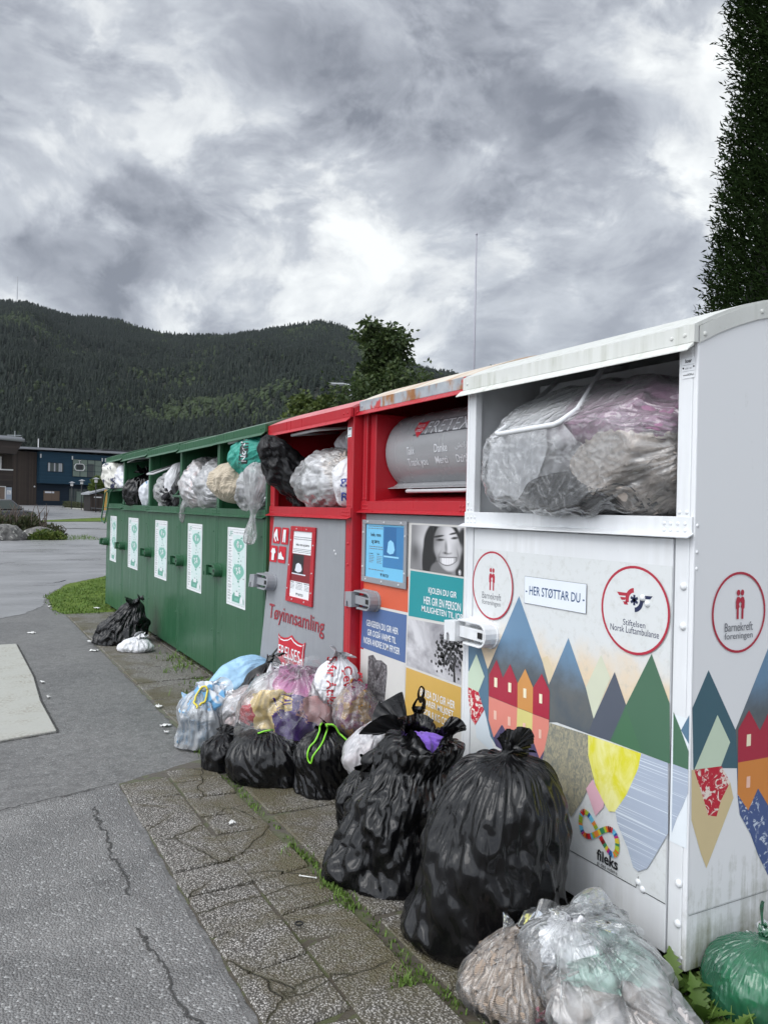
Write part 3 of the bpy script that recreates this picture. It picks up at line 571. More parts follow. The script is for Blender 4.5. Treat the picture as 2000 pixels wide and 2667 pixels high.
def arc(D, zt, h, n=14, x0=0.0, dz=0.0):
    return [(x0+(D-x0)*i/n, zt+h*(1-((2*i/n)-1)**2)+dz) for i in range(n+1)]
def rivets(mb, pts, mat, r=0.007, h=0.005, axis=(-1, 0, 0)):
    for p in pts: mb.dome(p, r, h, mat, axis, 8)
def container(name, label, group, X, y0, W, zb, zl, zt, body, roofm, fascia, ledgem, doorm, postR=0.07, postL=0.06, D=1.2, side=None, rise_=0.15, cat='donation container', inner=None, thin=False):
    e = empty(name, (X, y0, 0)); tag(e, label, cat, group)
    inner = inner or body
    mb = MB(); top = arc(D, zt-0.006, rise_)
    outl = [(0.0, zb), (D, zb)]+[p for p in reversed(top)]
    mb.prism(outl, 'y', 0.0, 0.018, side or body); mb.prism(outl, 'y', W-0.018, W, body)
    mb.box(D-0.02, D-0.001, 0.019, W-0.019, zb+.02, zt-0.02, body); mb.box(0.05, D-.03, .019, W-.019, zb+0.01, zb+0.03, m_dark)
    mb.box(-0.0, 0.035, 0.0185, postR, zb, zt-0.05, body); mb.box(-0.0, 0.035, W-postL, W-0.0185, zb, zt-0.05, body)
    mb.box(0.001, 0.42, 0.019, W-0.019, zl+0.03, zl+0.058, inner)
    mb.build('body', e, bevel=0.004)
    mb = MB(); a = arc(D+0.01, zt, rise_, 16, -0.02); bt = [(x, z-0.012) for x, z in reversed(a)]
    for i in range(16): mb.raw([(a[i][0], -0.003, a[i][1]), (a[i+1][0], -0.003, a[i+1][1]), (a[i+1][0], W+.003, a[i+1][1]), (a[i][0], W+.003, a[i][1])], [(0, 1, 2, 3)], roofm)
    for i in range(16): mb.raw([(bt[i][0], -0.003, bt[i][1]), (bt[i+1][0], -0.003, bt[i+1][1]), (bt[i+1][0], W+.003, bt[i+1][1]), (bt[i][0], W+.003, bt[i][1])], [(3, 2, 1, 0)], inner)
    for yy in (-0.003, W+.003): mb.poly([(x, yy, z) for x, z in a]+[(x, yy, z) for x, z in bt], roofm)
    rf = mb.build('roof', e)
    mb = MB(); mb.box(-0.024, -0.004, -0.004, W+.004, zt-0.055, zt-0.001, fascia)
    mb.prism([(-0.020, zt-0.055), (-0.024, zt-0.055), (-0.050, zt-0.078), (-0.050, zt-0.083), (-0.020, zt-0.064)], 'y', -0.002 if not thin else .004, W+0.02 if not thin else W-.004, ledgem if fascia is m_rust else fascia)
    rivets(mb, [(-0.024, 0.03, zt-0.03), (-0.024, 0.08, zt-0.032), (-0.024, W-0.03, zt-0.03)], fascia)
    mb.build('fascia', rf, bevel=0.002)
    mb = MB()
    for yy0, yy1, ax in ((-0.006, -0.0035, (0, -1, 0)),):
        ar = arc(D, zt-0.004, rise_, 14); mb.prism(ar+[(x, z-0.05) for x, z in reversed(ar)], 'y', yy0, yy1, fascia if fascia is not m_rust else body)
        rivets(mb, [(ar[i][0]+.02, yy0, ar[i][1]-0.022) for i in (0, 3, 6, 9, 12)], fascia if fascia is not m_rust else body, 0.008, 0.005, ax)
    mb.build('roof_trim', rf)
    mb = MB(); mb.box(-0.007, -0.001, 0.004, W-0.004, zl+0.010, zl+0.062, ledgem)
    mb.prism([(-0.007, zl+0.014), (-0.007, zl+0.008), (-0.034, zl-0.003), (-0.035, zl+0.002)], 'y', -0.004, W+0.004, ledgem)
    pts = []
    for yy in (0.03, 0.057, 0.085, 0.11): pts += [(-0.007, yy, zl+0.04), (-0.007, yy, zl+0.02)]
    for yy in (W-0.03, W-0.055, W-0.08): pts += [(-0.007, yy, zl+0.04), (-0.007, yy, zl+0.02)]
    pts += [(0.0, 0.03, zl+.075), (0.0, 0.057, zl+.075), (0.0, W-.02, zl+.075), (0.0, W-.045, zl+.075), (0.0, W-.02, zl+.1)]
    rivets(mb, pts, ledgem, 0.0065, 0.004); mb.build('ledge', e, bevel=0.0015)
    for fx in (0.06, D-0.14):
        for fy in (0.05, W-0.15): mb = MB(); mb.box(fx, fx+.08, fy, fy+.1, 0.0, zb+0.008, m_dark); mb.build('foot', e)
    mb = MB(); ya, yb, za, zc = postR+0.007, W-postL-0.007, zb+0.018, zl-0.006; k = 20
    P = [[(ya+(yb-ya)*i/k, za+(zc-za)*j/k) for i in range(k+1)] for j in range(k+1)]
    vs = [(x, *P[j][i]) for x in (0.0, 0.018) for j in range(k+1) for i in range(k+1)]; q = k+1; h = q*q
    fs = [(j*q+i, j*q+i+1, (j+1)*q+i+1, (j+1)*q+i) for j in range(k) for i in range(k)]; fs += [tuple(h+a for a in reversed(f)) for f in fs]
    for i in range(k): fs += [(i, i+h, i+1+h, i+1), (k*q+i, k*q+i+1, k*q+i+1+h, k*q+i+h), (i*q, (i+1)*q, (i+1)*q+h, i*q+h), (i*q+k, i*q+k+h, (i+1)*q+k+h, (i+1)*q+k)]
    mb.raw(vs, fs, doorm); d = mb.build('door', e, bevel=0.003)
    return e, d
def bolts(parent, pts, mat, r, h, axis=(-1, 0, 0)):
    mb = MB(); mb.dome((0, 0, 0), r, h, mat, axis, 10); o = None
    for p in pts:
        if o is None: o = mb.build('bolt', parent, smooth=True); q = o
        else: q = o.copy(); COL.objects.link(q); q.parent = parent
        q.location = p
def latch(door, y, z, mat, s=1.0):
    """stadium housing with a hasp reaching over the post"""
    mb = MB(); r = 0.052*s; L = 0.15*s
    def stad(x, rr, n=8, cut=1.0):
        P = [(x, y+L, z+rr), (x, y, z+rr)]
        P += [(x, y-rr*math.sin(a), z+rr*math.cos(a)) for a in np.linspace(0.15, math.pi-0.15, n)]
        P += [(x, y, z-rr), (x, y+L*0.72, z-rr)]; return P
    P = stad(-0.0, r*1.12); mb.raw(P+[(-.012, p[1], p[2]) for p in P], [tuple(range(len(P), 2*len(P)))]+[(i, i+1, len(P)+i+1, len(P)+i) for i in range(len(P)-1)], mat)
    P = stad(-0.012, r); Q_ = stad(-0.012, r-.009*s); n = len(P); off = lambda S_, x: [(x, p[1], p[2]) for p in S_]
    vs = off(P, -.012)+off(P, -.07*s)+off(Q_, -.07*s)+off(Q_, -.012); fs = []
    for k in range(3): fs += [(k*n+i, k*n+i+1, (k+1)*n+i+1, (k+1)*n+i) for i in range(n-1)]
    fs += [(0, n, 2*n, 3*n), (n-1, 2*n-1, 3*n-1, 4*n-1)]
    mb.raw(vs, fs, mat)
    hs = mb.build('latch', door, bevel=0.002)
    mb = MB(); mb.box(-0.062*s, -0.014, y-0.028*s, y+L+0.0, z-0.026*s, z+0.022*s, mat)
    mb.box(-0.066*s, -0.0625*s, y-0.02*s, y+.012*s, z-.014*s, z+.012*s, m_dark)
    y1 = y+L+.001; w = 0.085*s
    mb.prism([(y1, z+.042*s), (y1+w, z+.036*s), (y1+w, z-.05*s), (y1+w*.8, z-.05*s), (y1+w*.78, z-.022*s), (y1+w*.66, z-.014*s), (y1+w*.54, z-.022*s), (y1+w*.5, z-.05*s), (y1, z-.046*s)], 'x', -0.085*s, -0.03, mat)
    mb.build('hasp', door, bevel=0.004)
# ------------------------------------------------------------------ lettering
_tc = {}
def glyphs(s, bold=0.0):
    k = (s, bold)
    if k not in _tc:
        cu = bpy.data.curves.new('t', 'FONT'); cu.body = s; cu.size = 1; cu.resolution_u = 3; cu.offset = bold; cu.fill_mode = 'FRONT'
        o = bpy.data.objects.new('t', cu); COL.objects.link(o); bpy.context.view_layer.update()
        me = bpy.data.meshes.new_from_object(o.evaluated_get(bpy.context.evaluated_depsgraph_get()))
        V = np.array([v.co[:2] for v in me.vertices]).reshape(-1, 2); F = [tuple(p.vertices) for p in me.polygons]
        bpy.data.objects.remove(o); bpy.data.curves.remove(cu); bpy.data.meshes.remove(me); _tc[k] = (V, F)
    return _tc[k]
def put_text(mb, s, L, R, B, T, fn, mat, bold=0.0, keep=False):
    V, F = glyphs(s, bold)
    if len(V) == 0: return
    a, b_ = V.min(0), V.max(0); u = (V[:, 0]-a[0])/(b_[0]-a[0]+1e-9); v = (V[:, 1]-a[1])/(b_[1]-a[1]+1e-9)
    mb.raw([fn(L+(R-L)*p, B+(T-B)*q) for p, q in zip(u, v)], F, mat)
def front(x): return lambda y, z: (x, y, z)
def ring2(mb, cy, cz, ry, rz, w, fn, mat, n=48):
    A = np.linspace(0, 2*math.pi, n+1)
    vs = [fn(cy+ry*math.cos(a), cz+rz*math.sin(a)) for a in A]+[fn(cy+(ry-w)*math.cos(a), cz+(rz-w)*math.sin(a)) for a in A]
    mb.raw(vs, [(i, i+1, n+2+i, n+1+i) for i in range(n)], mat)
def disc2(mb, cy, cz, ry, rz, fn, mat, n=24): mb.poly([fn(cy+ry*math.cos(a), cz+rz*math.sin(a)) for a in np.linspace(0, 2*math.pi, n+1)[:-1]], mat)
GRID = [1]
def rect2(mb, y0, y1, z0, z1, fn, mat):
    n = GRID[0]; q = n+1
    mb.raw([fn(y0+(y1-y0)*i/n, z0+(z1-z0)*j/n) for j in range(q) for i in range(q)], [(j*q+i, j*q+i+1, (j+1)*q+i+1, (j+1)*q+i) for j in range(n) for i in range(n)], mat)
INK = {}
def ink(k, col=None, rough=0.35):
    if k not in INK: INK[k] = flat('print_'+k, col, rough, 0.05)
    return INK[k]
def texprint(k, c1, c2, scale=18.0, lo=0.48, hi=0.54, stretch=(1, 1, 1), dist=1.0, detail=5):
    m, t, out = new_mat('print_'+k); mp = t.n('ShaderNodeMapping', ins={'Vector': objc(t), 'Scale': stretch}).outputs[0]
    f = t.rng(t.noise(mp, scale, detail, 0.65, dist), lo, hi); base = t.mix(f, c1, c2); pbsdf(t, out, **{'Base Color': base, 'Roughness': 0.38}); INK[k] = m; return m
for k, cc in dict(teal=srgb(88, 118, 140), blue=srgb(96, 136, 170), haze1=srgb(212, 196, 165), haze2=srgb(203, 206, 184), slate=srgb(92, 98, 105), dark=srgb(84, 90, 102), green=srgb(74, 108, 86), green2=srgb(74, 112, 84),
                  mint=srgb(196, 212, 190), pale=srgb(205, 214, 220), red=srgb(166, 46, 66), orange=srgb(204, 144, 82), pink=srgb(218, 136, 122), yellow=srgb(212, 202, 130), win=srgb(236, 226, 196), winl=srgb(232, 190, 172),
                  rose=srgb(216, 172, 184), white2=srgb(222, 228, 232), steel=srgb(84, 116, 142), tealdark=srgb(66, 98, 110), tan=srgb(206, 188, 146), amber=srgb(206, 132, 66),
                  ring=srgb(172, 42, 62), grey=srgb(110, 112, 118), navyt=srgb(32, 40, 74), label=srgb(224, 230, 238), labelt=srgb(44, 74, 112), black=srgb(26, 26, 28),
                  orange2=srgb(206, 92, 62), teal2=srgb(30, 140, 146), blue3=srgb(78, 104, 150), gold=srgb(202, 164, 84), pwhite=srgb(206, 204, 200), hair=srgb(44, 42, 44), skin=srgb(186, 182, 184), skin2=srgb(150, 146, 150), brow=srgb(58, 54, 58), lip=srgb(112, 106, 110), tooth=srgb(226, 226, 228), trunk=srgb(30, 30, 32),
                  sig=srgb(190, 24, 44), sigd=srgb(150, 34, 48), wht=srgb(226, 228, 230), cyan=srgb(112, 186, 222), cyan2=srgb(60, 122, 172), mintp=srgb(120, 180, 164), mintd=srgb(92, 156, 138)).items(): ink(k, cc)
texprint('redtex', srgb(186, 36, 56), srgb(226, 216, 206), 30, 0.52, 0.56, (1, 1, 1), 1.5, 6)
texprint('lines', srgb(166, 176, 192), srgb(206, 214, 222), 1.0, 0.58, 0.63, (1, 1.0, 230), 0.0, 1)
texprint('bark', srgb(122, 124, 116), srgb(172, 164, 138), 75, 0.40, 0.62, (1, 1, .6), 1.2)
texprint('lemon', srgb(214, 208, 60), srgb(228, 224, 150), 9, 0.40, 0.62, (1, 1.5, .7), 0.8)
texprint('navy', srgb(74, 70, 100), srgb(96, 88, 116), 20, 0.4, 0.6)
texprint('navytex', srgb(72, 90, 136), srgb(190, 200, 214), 26, 0.56, 0.60, (1, 1, 1), 1.5, 6)
texprint('pgrey', srgb(120, 118, 124), srgb(186, 184, 188), 2.5, 0.35, 0.65, (1, 1.5, .5))
texprint('psky', srgb(128, 126, 132), srgb(206, 205, 208), 3.0, 0.35, 0.62, (1, 1, 1.8), 0.6)
texprint('knit', srgb(62, 60, 62), srgb(128, 126, 128), 70, 0.4, 0.6, (1, 1, 1), 0.3, 3)
# the faded white door print: warm glow low between the peaks, cool white above; worn brown on the dark peaks
m_wd, t, out = new_mat('print_white_sky'); c = objc(t); z_ = t.n('ShaderNodeSeparateXYZ', ins={0: c}).outputs[2]
w = t.math('ADD', z_, t.math('MULTIPLY', t.noise(c, 6, 4, 0.6), 0.22)); glow = t.math('MULTIPLY', t.rng(w, 0.84, 0.92, 0.0, 1.0, True), t.rng(w, 0.98, 1.14, 1.0, 0.0, True))
base = t.mix(t.math('MULTIPLY', t.rng(t.noise(c, 30, 5, .7), .52, .7), .35), t.mix(glow, (0.66, 0.68, 0.68), (0.72, 0.58, 0.41)), (.42, .42, .38)); pbsdf(t, out, **{'Base Color': base, 'Roughness': 0.36})
m_worn, t, out = new_mat('print_worn_peaks'); c = objc(t); z_ = t.n('ShaderNodeSeparateXYZ', ins={0: c}).outputs[2]
n = t.noise(c, 7, 5, 0.65); f = t.math('MULTIPLY', t.rng(t.math('ADD', z_, t.math('MULTIPLY', n, 0.18)), 0.90, 1.06, 1.0, 0.0, True), 0.85)
base = t.mix(f, srgb(104, 136, 164), t.mix(t.rng(n, .35, .65), srgb(78, 80, 80), srgb(100, 96, 86))); pbsdf(t, out, **{'Base Color': base, 'Roughness': 0.38})
INK['blue'] = m_worn; INK['slate'] = m_worn
def family(mb, cy, z0, z1, fn, mat, right=-1):
    """two adults leaning together over the white outline of a child"""
    h = z1-z0; s = 0.42*h
    for sg in (-1, 1):
        disc2(mb, cy+sg*0.10*h, z1-0.10*h, 0.085*h, 0.105*h, fn, mat, 16)
        mb.poly([fn(cy+sg*a*h, z0+b_*h) for a, b_ in ((0.00, .70), (0.08, .77), (0.18, .74), (0.22, .62), (0.21, .36), (0.17, .34), (0.17, 0), (0.07, 0), (0.075, .36), (0.03, .42), (0.07, .52), (0.0, .60))], mat)
def polys(mb, lst, x0, dx=0.00012):
    for i, (k, p) in enumerate(lst): mb.poly([(x0-dx*i, a, b_) for a, b_ in p], ink(k))
# ---------------------------------------------------------------- white container
GRP = 'donation containers standing in a row'
eW, dW = container('donation_container', 'white container with mountain and house artwork, bulging clear bag in its opening', GRP, 1.96, 1.671, 1.214, 0.079, 1.384, 2.021, m_white, m_whitedirty, m_whitedirty, m_white, m_white, 0.072, 0.062, side=m_algae)
mb = MB(); fn = front(-0.0012); rect2(mb, 0.080, 1.140, 0.252, 1.292, fn, m_wd); polys(mb, WDOOR, -0.0015)
X3 = -0.0052; f3 = front(X3); f4 = front(X3-.0004)
disc2(mb, 1.003, 1.147, 0.137, 0.138, front(X3+.0004), m_wd, 40); ring2(mb, 1.003, 1.147, 0.139, 0.140, 0.0075, f3, ink('ring'))
family(mb, 1.005, 1.127, 1.218, f3, ink('ring')); put_text(mb, 'Barnekreft', 1.071, 0.941, 1.090, 1.117, f3, ink('grey')); put_text(mb, 'foreningen', 1.071, 0.943, 1.060, 1.086, f3, ink('grey'))
rect2(mb, 0.794, 0.451, 1.099, 1.204, front(X3+.0006), ink('grey')); rect2(mb, 0.7925, 0.4525, 1.1005, 1.2025, front(X3+.0002), ink('label'))
put_text(mb, '- HER ST\u00d8TTAR DU -', 0.785, 0.460, 1.134, 1.169, f3, ink('labelt'), 0.012)
disc2(mb, 0.229, 1.139, 0.146, 0.142, front(X3+.0004), m_wd, 40); ring2(mb, 0.229, 1.139, 0.148, 0.144, 0.0085, f3, ink('ring'))
put_text(mb, 'Stiftelsen', 0.276, 0.180, 1.086, 1.106, f3, ink('navyt')); put_text(mb, 'Norsk Luftambulanse', 0.333, 0.123, 1.062, 1.084, f3, ink('navyt'))
def arcband(cy, cz, r0, r1, a0, a1, mat, n=10):
    A = np.linspace(R_(a0), R_(a1), n); vs = [f3(cy-r0*math.cos(a), cz+r0*math.sin(a)) for a in A]+[f3(cy-r1*math.cos(a), cz+r1*math.sin(a)) for a in A]
    mb.raw(vs, [(i, i+1, n+i+1, n+i) for i in range(n-1)], mat)
arcband(0.229, 1.172, 0.024, 0.039, 95, 200, ink('ring')); arcband(0.229, 1.172, 0.024, 0.039, -85, 20, ink('navyt'))
mb.poly([f3(a, b_) for a, b_ in ((0.306, 1.192), (0.262, 1.192), (0.266, 1.182), (0.296, 1.181))], ink('ring')); mb.poly([f3(a, b_) for a, b_ in ((0.292, 1.176), (0.266, 1.177), (0.27, 1.168), (0.285, 1.167))], ink('ring')); mb.poly([f3(a, b_) for a, b_ in ((0.278, 1.163), (0.262, 1.164), (0.255, 1.154), (0.272, 1.153))], ink('ring'))
mb.poly([f3(a, b_) for a, b_ in ((0.152, 1.192), (0.196, 1.190), (0.19, 1.180), (0.162, 1.181))], ink('navyt')); mb.poly([f3(a, b_) for a, b_ in ((0.166, 1.172), (0.19, 1.174), (0.188, 1.164), (0.172, 1.163))], ink('navyt'))
for k in range(3):
    a = R_(90+60*k); u = (math.cos(a), math.sin(a)); p = (-u[1], u[0]); L = 0.017; w_ = 0.0045
    mb.poly([f3(0.229+u[0]*L*s1+p[0]*w_*s2, 1.172+u[1]*L*s1+p[1]*w_*s2) for s1, s2 in ((1, 1), (1, -1), (-1, -1), (-1, 1))], ink('navyt'))
# colourful loop mark
cols = [srgb(150, 170, 50), srgb(90, 170, 200), srgb(190, 40, 50), srgb(120, 40, 40), srgb(214, 110, 40), srgb(170, 190, 60), srgb(60, 130, 90), srgb(210, 190, 60), srgb(180, 40, 120), srgb(50, 90, 150), srgb(110, 190, 220), srgb(220, 130, 60)]
T_ = np.linspace(0, 2*math.pi, 61); cx_, cz_ = 0.368, 0.366
C_ = [(cx_+0.088*math.cos(a)-0.02*math.sin(2*a)*0, cz_+0.040*math.sin(2*a)+0.012*math.cos(a)) for a in T_]
for i in range(60):
    (a0, b0), (a1, b1) = C_[i], C_[i+1]; d = math.hypot(a1-a0, b1-b0); nx_, nz_ = -(b1-b0)/d*0.0095, (a1-a0)/d*0.0095; k = (i*5//7+i//9*3) % 12
    mb.poly([front(X3-0.00002*i)(a, b_) for a, b_ in ((a0+nx_, b0+nz_), (a0-nx_, b0-nz_), (a1-nx_, b1-nz_), (a1+nx_, b1+nz_))], ink('loop%d' % k, cols[k]))
put_text(mb, 'fileks', 0.374, 0.277, 0.273, 0.311, f3, ink('black'), 0.02); put_text(mb, 'gi det videre', 0.373, 0.278, 0.253, 0.270, f3, ink('black'))
joint_ = MB()
mb.build('mountain_print', dW)
bolts(dW, [(0, 0.191, .272), (0, .172, .256), (-.005, .193, 1.183), (-.005, .173, 1.166)], m_white, 0.011, 0.009)
mb = MB()
for p, q in (((0.518, .2505), (0.2, .2505)), ((0.16, .2505), (0.078, .2505)), ((1.14, .2505), (0.52, .2505)), ((0.2, .2505), (0.19, .29)), ((0.16, .2505), (0.17, .245))):
    a, b_ = Vector((0, *p)), Vector((0, *q)); d = (b_-a).normalized(); n_ = Vector((0, -d.z, d.y))*0.0011
    mb.poly([tuple(v+Vector((-.0016, 0, 0))) for v in (a+n_, a-n_, b_-n_, b_+n_)], ink('black'))
mb.build('sticker_seam', dW)
latch(dW, 1.005, 0.945, m_white, 0.98)
mb = MB(); rect2(mb, 0.004, 0.068, 0.45, 0.84, front(-.0012), ink('white2')); polys(mb, WPOST[2:], -.0016); mb.build('post_print', eW)
bolts(eW, [(0, .036, 1.234), (0, .035, 1.113), (0, .03, .334), (0, .031, .212)], m_white, .0125, .009); bolts(eW, [(0, .05, .12), (0, .017, .115), (0, .05, .092)], m_steel, .007, .004)
bolts(eW, [(0.012, 0, z) for z in (1.29, 1.34, 1.42)], m_white, .006, .004, (0, -1, 0))
mb = MB(); fs_ = lambda x, z: (x, -0.0014, z); mb.poly([fs_(a, b_) for a, b_ in ((0.006, .252), (1.17, .252), (1.17, 1.291), (0.006, 1.291))], m_algae)
for i, (k, p) in enumerate(WSIDE): mb.poly([(a, -0.0018-.00012*i, b_) for a, b_ in p], ink(k))
fs_ = lambda x, z: (x, -0.0042, z); cx_ = 0.203
ring2(mb, cx_, 1.152, 0.124, 0.126, 0.0075, fs_, ink('ring'))
for sg in (0,): family(mb, cx_+.004, 1.131, 1.222, fs_, ink('ring'))
put_text(mb, 'Barnekreft', 0.138, 0.268, 1.094, 1.121, fs_, ink('grey')); put_text(mb, 'foreningen', 0.138, 0.268, 1.064, 1.090, fs_, ink('grey'))
mb.poly([(a, -.0065, b_) for a, b_ in ((0.004, .2508), (1.18, .2508), (1.18, .2526), (0.004, .2526))], ink('grey'))
# the rest of the printed skyline further back along the side
for dx, k in ((0.62, 'tealdark'), (0.78, 'steel'), (0.98, 'green')):
    mb.poly([(a, -.0015-.0002*dx, b_) for a, b_ in ((dx, 1.0), (dx+.15, .55), (dx-.15, .55))], ink(k))
mb.build('side_print', eW)
mb = MB(); rect2(mb, 0.010, 0.058, 1.865, 1.928, front(-.0015), ink('wht')); put_text(mb, 'boer', 0.046, 0.022, 1.912, 1.924, front(-.0022), ink('black'), .02)
put_text(mb, 'www.BOER.pl', 0.054, 0.014, 1.871, 1.879, front(-.0022), ink('black'), .01); put_text(mb, '10786 / 2017', 0.046, 0.020, 1.892, 1.898, front(-.0022), ink('grey'))
rect2(mb, .056, .012, 1.9055, 1.9062, front(-.0021), ink('grey')); rect2(mb, .056, .012, 1.8865, 1.8872, front(-.0021), ink('grey'))
rivets(mb, [(-.0015, .0535, 1.897), (-.0015, .0145, 1.899)], m_dark, .003, .002); mb.build('maker_plate', eW)
def bail(parent, name, pts, r, mat): mb = MB(); mb.tube(pts, r, mat, 8); return mb.build(name, parent, smooth=True)
# chute flap hidden behind the bag, its white bail hanging out in front
bail(eW, 'chute_handle', [(0.30, 0.98, 2.01), (-0.02, 0.875, 1.80), (-0.10, 0.865, 1.752), (-0.105, 0.84, 1.748), (-0.105, 0.52, 1.758), (-0.10, 0.50, 1.765), (-0.02, 0.50, 1.815), (0.24, 0.66, 2.00), (0.38, 0.66, 2.03)], 0.0105, m_white)
mb = MB(); mb.box(0.30, 0.315, 0.16, 1.1, 1.74, 2.0, m_white); mb.build('chute_flap', eW, bevel=0.004)

# ---------------------------------------------------------------- red container with the grey drum
eR, dR = container('donation_container', 'red container with a grey drum, photo panels and rusty roof edge', GRP, 2.02, 2.893, 1.104, 0.07, 1.43, 2.046, m_red, m_rustroof, m_rust, m_red, m_grey, 0.05, 0.05, thin=True)
mb = MB(); mb.box(0.02, 0.9, 0.05, 0.11, 1.492, 1.97, m_red); mb.box(0.02, .9, 0.985, 1.05, 1.492, 1.97, m_red); mb.poly([(0.0, .05, 1.491), (0.0, 1.05, 1.491), (0.45, 1.05, 1.56), (.45, .05, 1.56)], m_red); mb.build('chute_lining', eR, bevel=0.003)
# drum: axis along the row
mb = MB(); n = 40; r = 0.215; ax, az = 0.29, 1.765
ang_ = [R_(a) for a in np.linspace(-52, 250, n)]
ringpts = [(ax-r*math.cos(a), az+r*math.sin(a)) for a in ang_]
mb.strip(ringpts, 'y', 0.115, 0.975, m_drum)
for yy in (0.115, 0.975): mb.poly([(x, yy, z) for x, z in ringpts], m_drum)
drum = mb.build('drum', eR); drum.data.polygons.foreach_set('use_smooth', [len(p.vertices) == 4 for p in drum.data.polygons])
mb = MB(); a0 = ringpts[0]; mb.prism([(a0[0], a0[1]), (a0[0]-.02, 1.578), (a0[0]-.06, 1.566), (a0[0]-.06, 1.562), (a0[0]-.016, 1.57), (a0[0]+.012, a0[1])], 'y', 0.10, 0.985, m_drum); mb.build('drum_lip', drum, bevel=.002)
mb = MB(); mb.tube([(a0[0]+.02, .74, 1.565), (a0[0]-.08, .735, 1.548), (a0[0]-.09, .72, 1.546), (a0[0]-.09, .19, 1.546), (a0[0]-.08, .175, 1.548), (a0[0]+.02, .17, 1.565)], .0095, m_steel, 8); mb.build('drum_handle', drum, smooth=True)
def drumfn(off):
    def f(y, ang): a = R_(ang); return (ax-(r+off)*math.cos(a), y, az+(r+off)*math.sin(a))
    return f
fd = drumfn(.0012); fd2 = drumfn(.002); w_ink = ink('drumtext', srgb(206, 208, 212)); mb = MB()
for i in range(12):
    y_a, y_b = .70-.64*i/12, .70-.64*(i+1)/12; mb.poly([fd(y_a, 18), fd(y_b, 18), fd(y_b, 40), fd(y_a, 40)], ink('drumband', srgb(84, 86, 90)))
mb.build('logo_band', drum)
sh = [(0.0, 1.0), (.5, .88), (1.0, 1.0), (.97, .45), (.5, 0.0), (.03, .45)]
mb = MB(); mb.poly([fd2(.705-.105*a, 15+26*b_) for a, b_ in sh], ink('sig')); put_text(mb, 'FRELSES', .69, .615, 30, 35, drumfn(.0028), w_ink); put_text(mb, 'ARMEEN', .688, .617, 23, 28, drumfn(.0028), w_ink); mb.build('shield_emblem', drum)
for s, L, R, B_, T_, bo in (('FRETEX', .585, .20, 19, 38, -.006), ('Takk', .745, .665, -8, 3, .015), ('Danke', .475, .355, -8, 3, .015), ('\u0634\u0643\u0631\u0627', .285, .185, -7, 2, 0), ('Thank you', .745, .55, -27, -13, .015), ('Merci', .475, .365, -23, -13, .015), ('Dzi\u0119ki', .29, .175, -26, -13, .015)):
    mb = MB(); put_text(mb, s, L, R, B_, T_, fd2, w_ink, bo)
    if mb.v: mb.build('word', drum)
mb = MB(); rect2(mb, 0.06, 1.045, 0.10, 1.385, front(-.001), ink('pwhite')); polys(mb, R2DOOR, -.0014)
mb.build('photo_panel', dR); mb = MB()
def portrait(n=96):
    U, V = np.meshgrid(np.linspace(0, 1, n), np.linspace(0, 1, n)); sm = lambda a, b_, x: (lambda t_: t_*t_*(3-2*t_))(np.clip((x-a)/(b_-a), 0, 1))
    g = .30+.30*sm(0, .35, U)*(1-V)+.12*np.exp(-((U-.2)**2/.02+(V-.35)**2/.03))-.16*np.exp(-((U-.1)**2/.008+(V-.6)**2/.06))
    el = lambda cx, cy, rx, ry, soft=.12, a=0: 1-sm(1-soft, 1+soft, np.sqrt((((U-cx)*math.cos(a)+(V-cy)*math.sin(a))/rx)**2+((-(U-cx)*math.sin(a)+(V-cy)*math.cos(a))/ry)**2))
    def put(m_, v): nonlocal g; g = g*(1-m_)+v*m_
    put(el(.62, .40, .36, .56, .06), .035+.05*pnoise(np.stack([U*26, V*3, 0*U], -1), 4)); put(el(.36, .75, .12, .5, .1), .04); put(el(.99, .7, .13, .7, .1), .05)
    face = el(.705, .44, .245, .50, .07, -.12); neck = el(.60, 1.0, .20, .25, .1); put(neck, .22)
    sh = .60-.34*sm(.02, .30, np.abs(U-.76))+.10*np.exp(-((U-.80)**2+(V-.16)**2)/.03); put(face, np.clip(sh, .16, .75))
    for (cx, cy, rx, ry, v, a, so) in ((.60, .50, .10, .12, .50, 0, .9), (.90, .45, .07, .10, .50, 0, .9), (.545, .215, .105, .022, .05, -.28, .3), (.825, .13, .085, .020, .05, -.35, .3), (.575, .29, .075, .026, .10, -.15, .5), (.845, .225, .065, .024, .10, -.25, .5), (.575, .285, .03, .018, .03, 0, .4), (.84, .222, .027, .017, .03, 0, .4),
                                     (.745, .42, .030, .14, .68, -.05, .9), (.69, .44, .022, .12, .30, -.05, .9), (.71, .555, .075, .030, .24, -.1, .6), (.675, .56, .018, .012, .08, 0, .5), (.765, .545, .016, .011, .08, 0, .5), (.745, .53, .035, .025, .66, 0, .8)): put(el(cx, cy, rx, ry, so, a), v)
    smile = (V-.66-.9*(U-.72)**2*0+.10*(U-.72)); top = .665-.12*(U-.72)+.25*(U-.72)**2*-1; bot = .80-.16*(U-.72)-3.6*(U-.72)**2; w_ = 1-sm(.135, .16, np.abs(U-.725)); m_ = sm(-.012, .0, V-top)*(1-sm(0, .012, V-bot))*w_; put(sm(-.035, -.02, V-top)*(1-sm(.02, .035, V-bot))*(1-sm(.155, .18, np.abs(U-.725))), .19); put(m_, .80-.30*sm(.09, .135, np.abs(U-.725))-.10*np.abs(np.sin((U-.72)*70)))
    for (cx, cy, rx, ry, a) in ((.545, .66, .015, .13, .35), (.905, .58, .014, .12, -.15)): put(el(cx, cy, rx, ry, .8, a)*.7, .26)
    put(el(.94, .93, .022, .06, .3), .55); put(el(.93, .92, .010, .02, .3), .85)
    return U, V, np.clip(g, .01, .9)
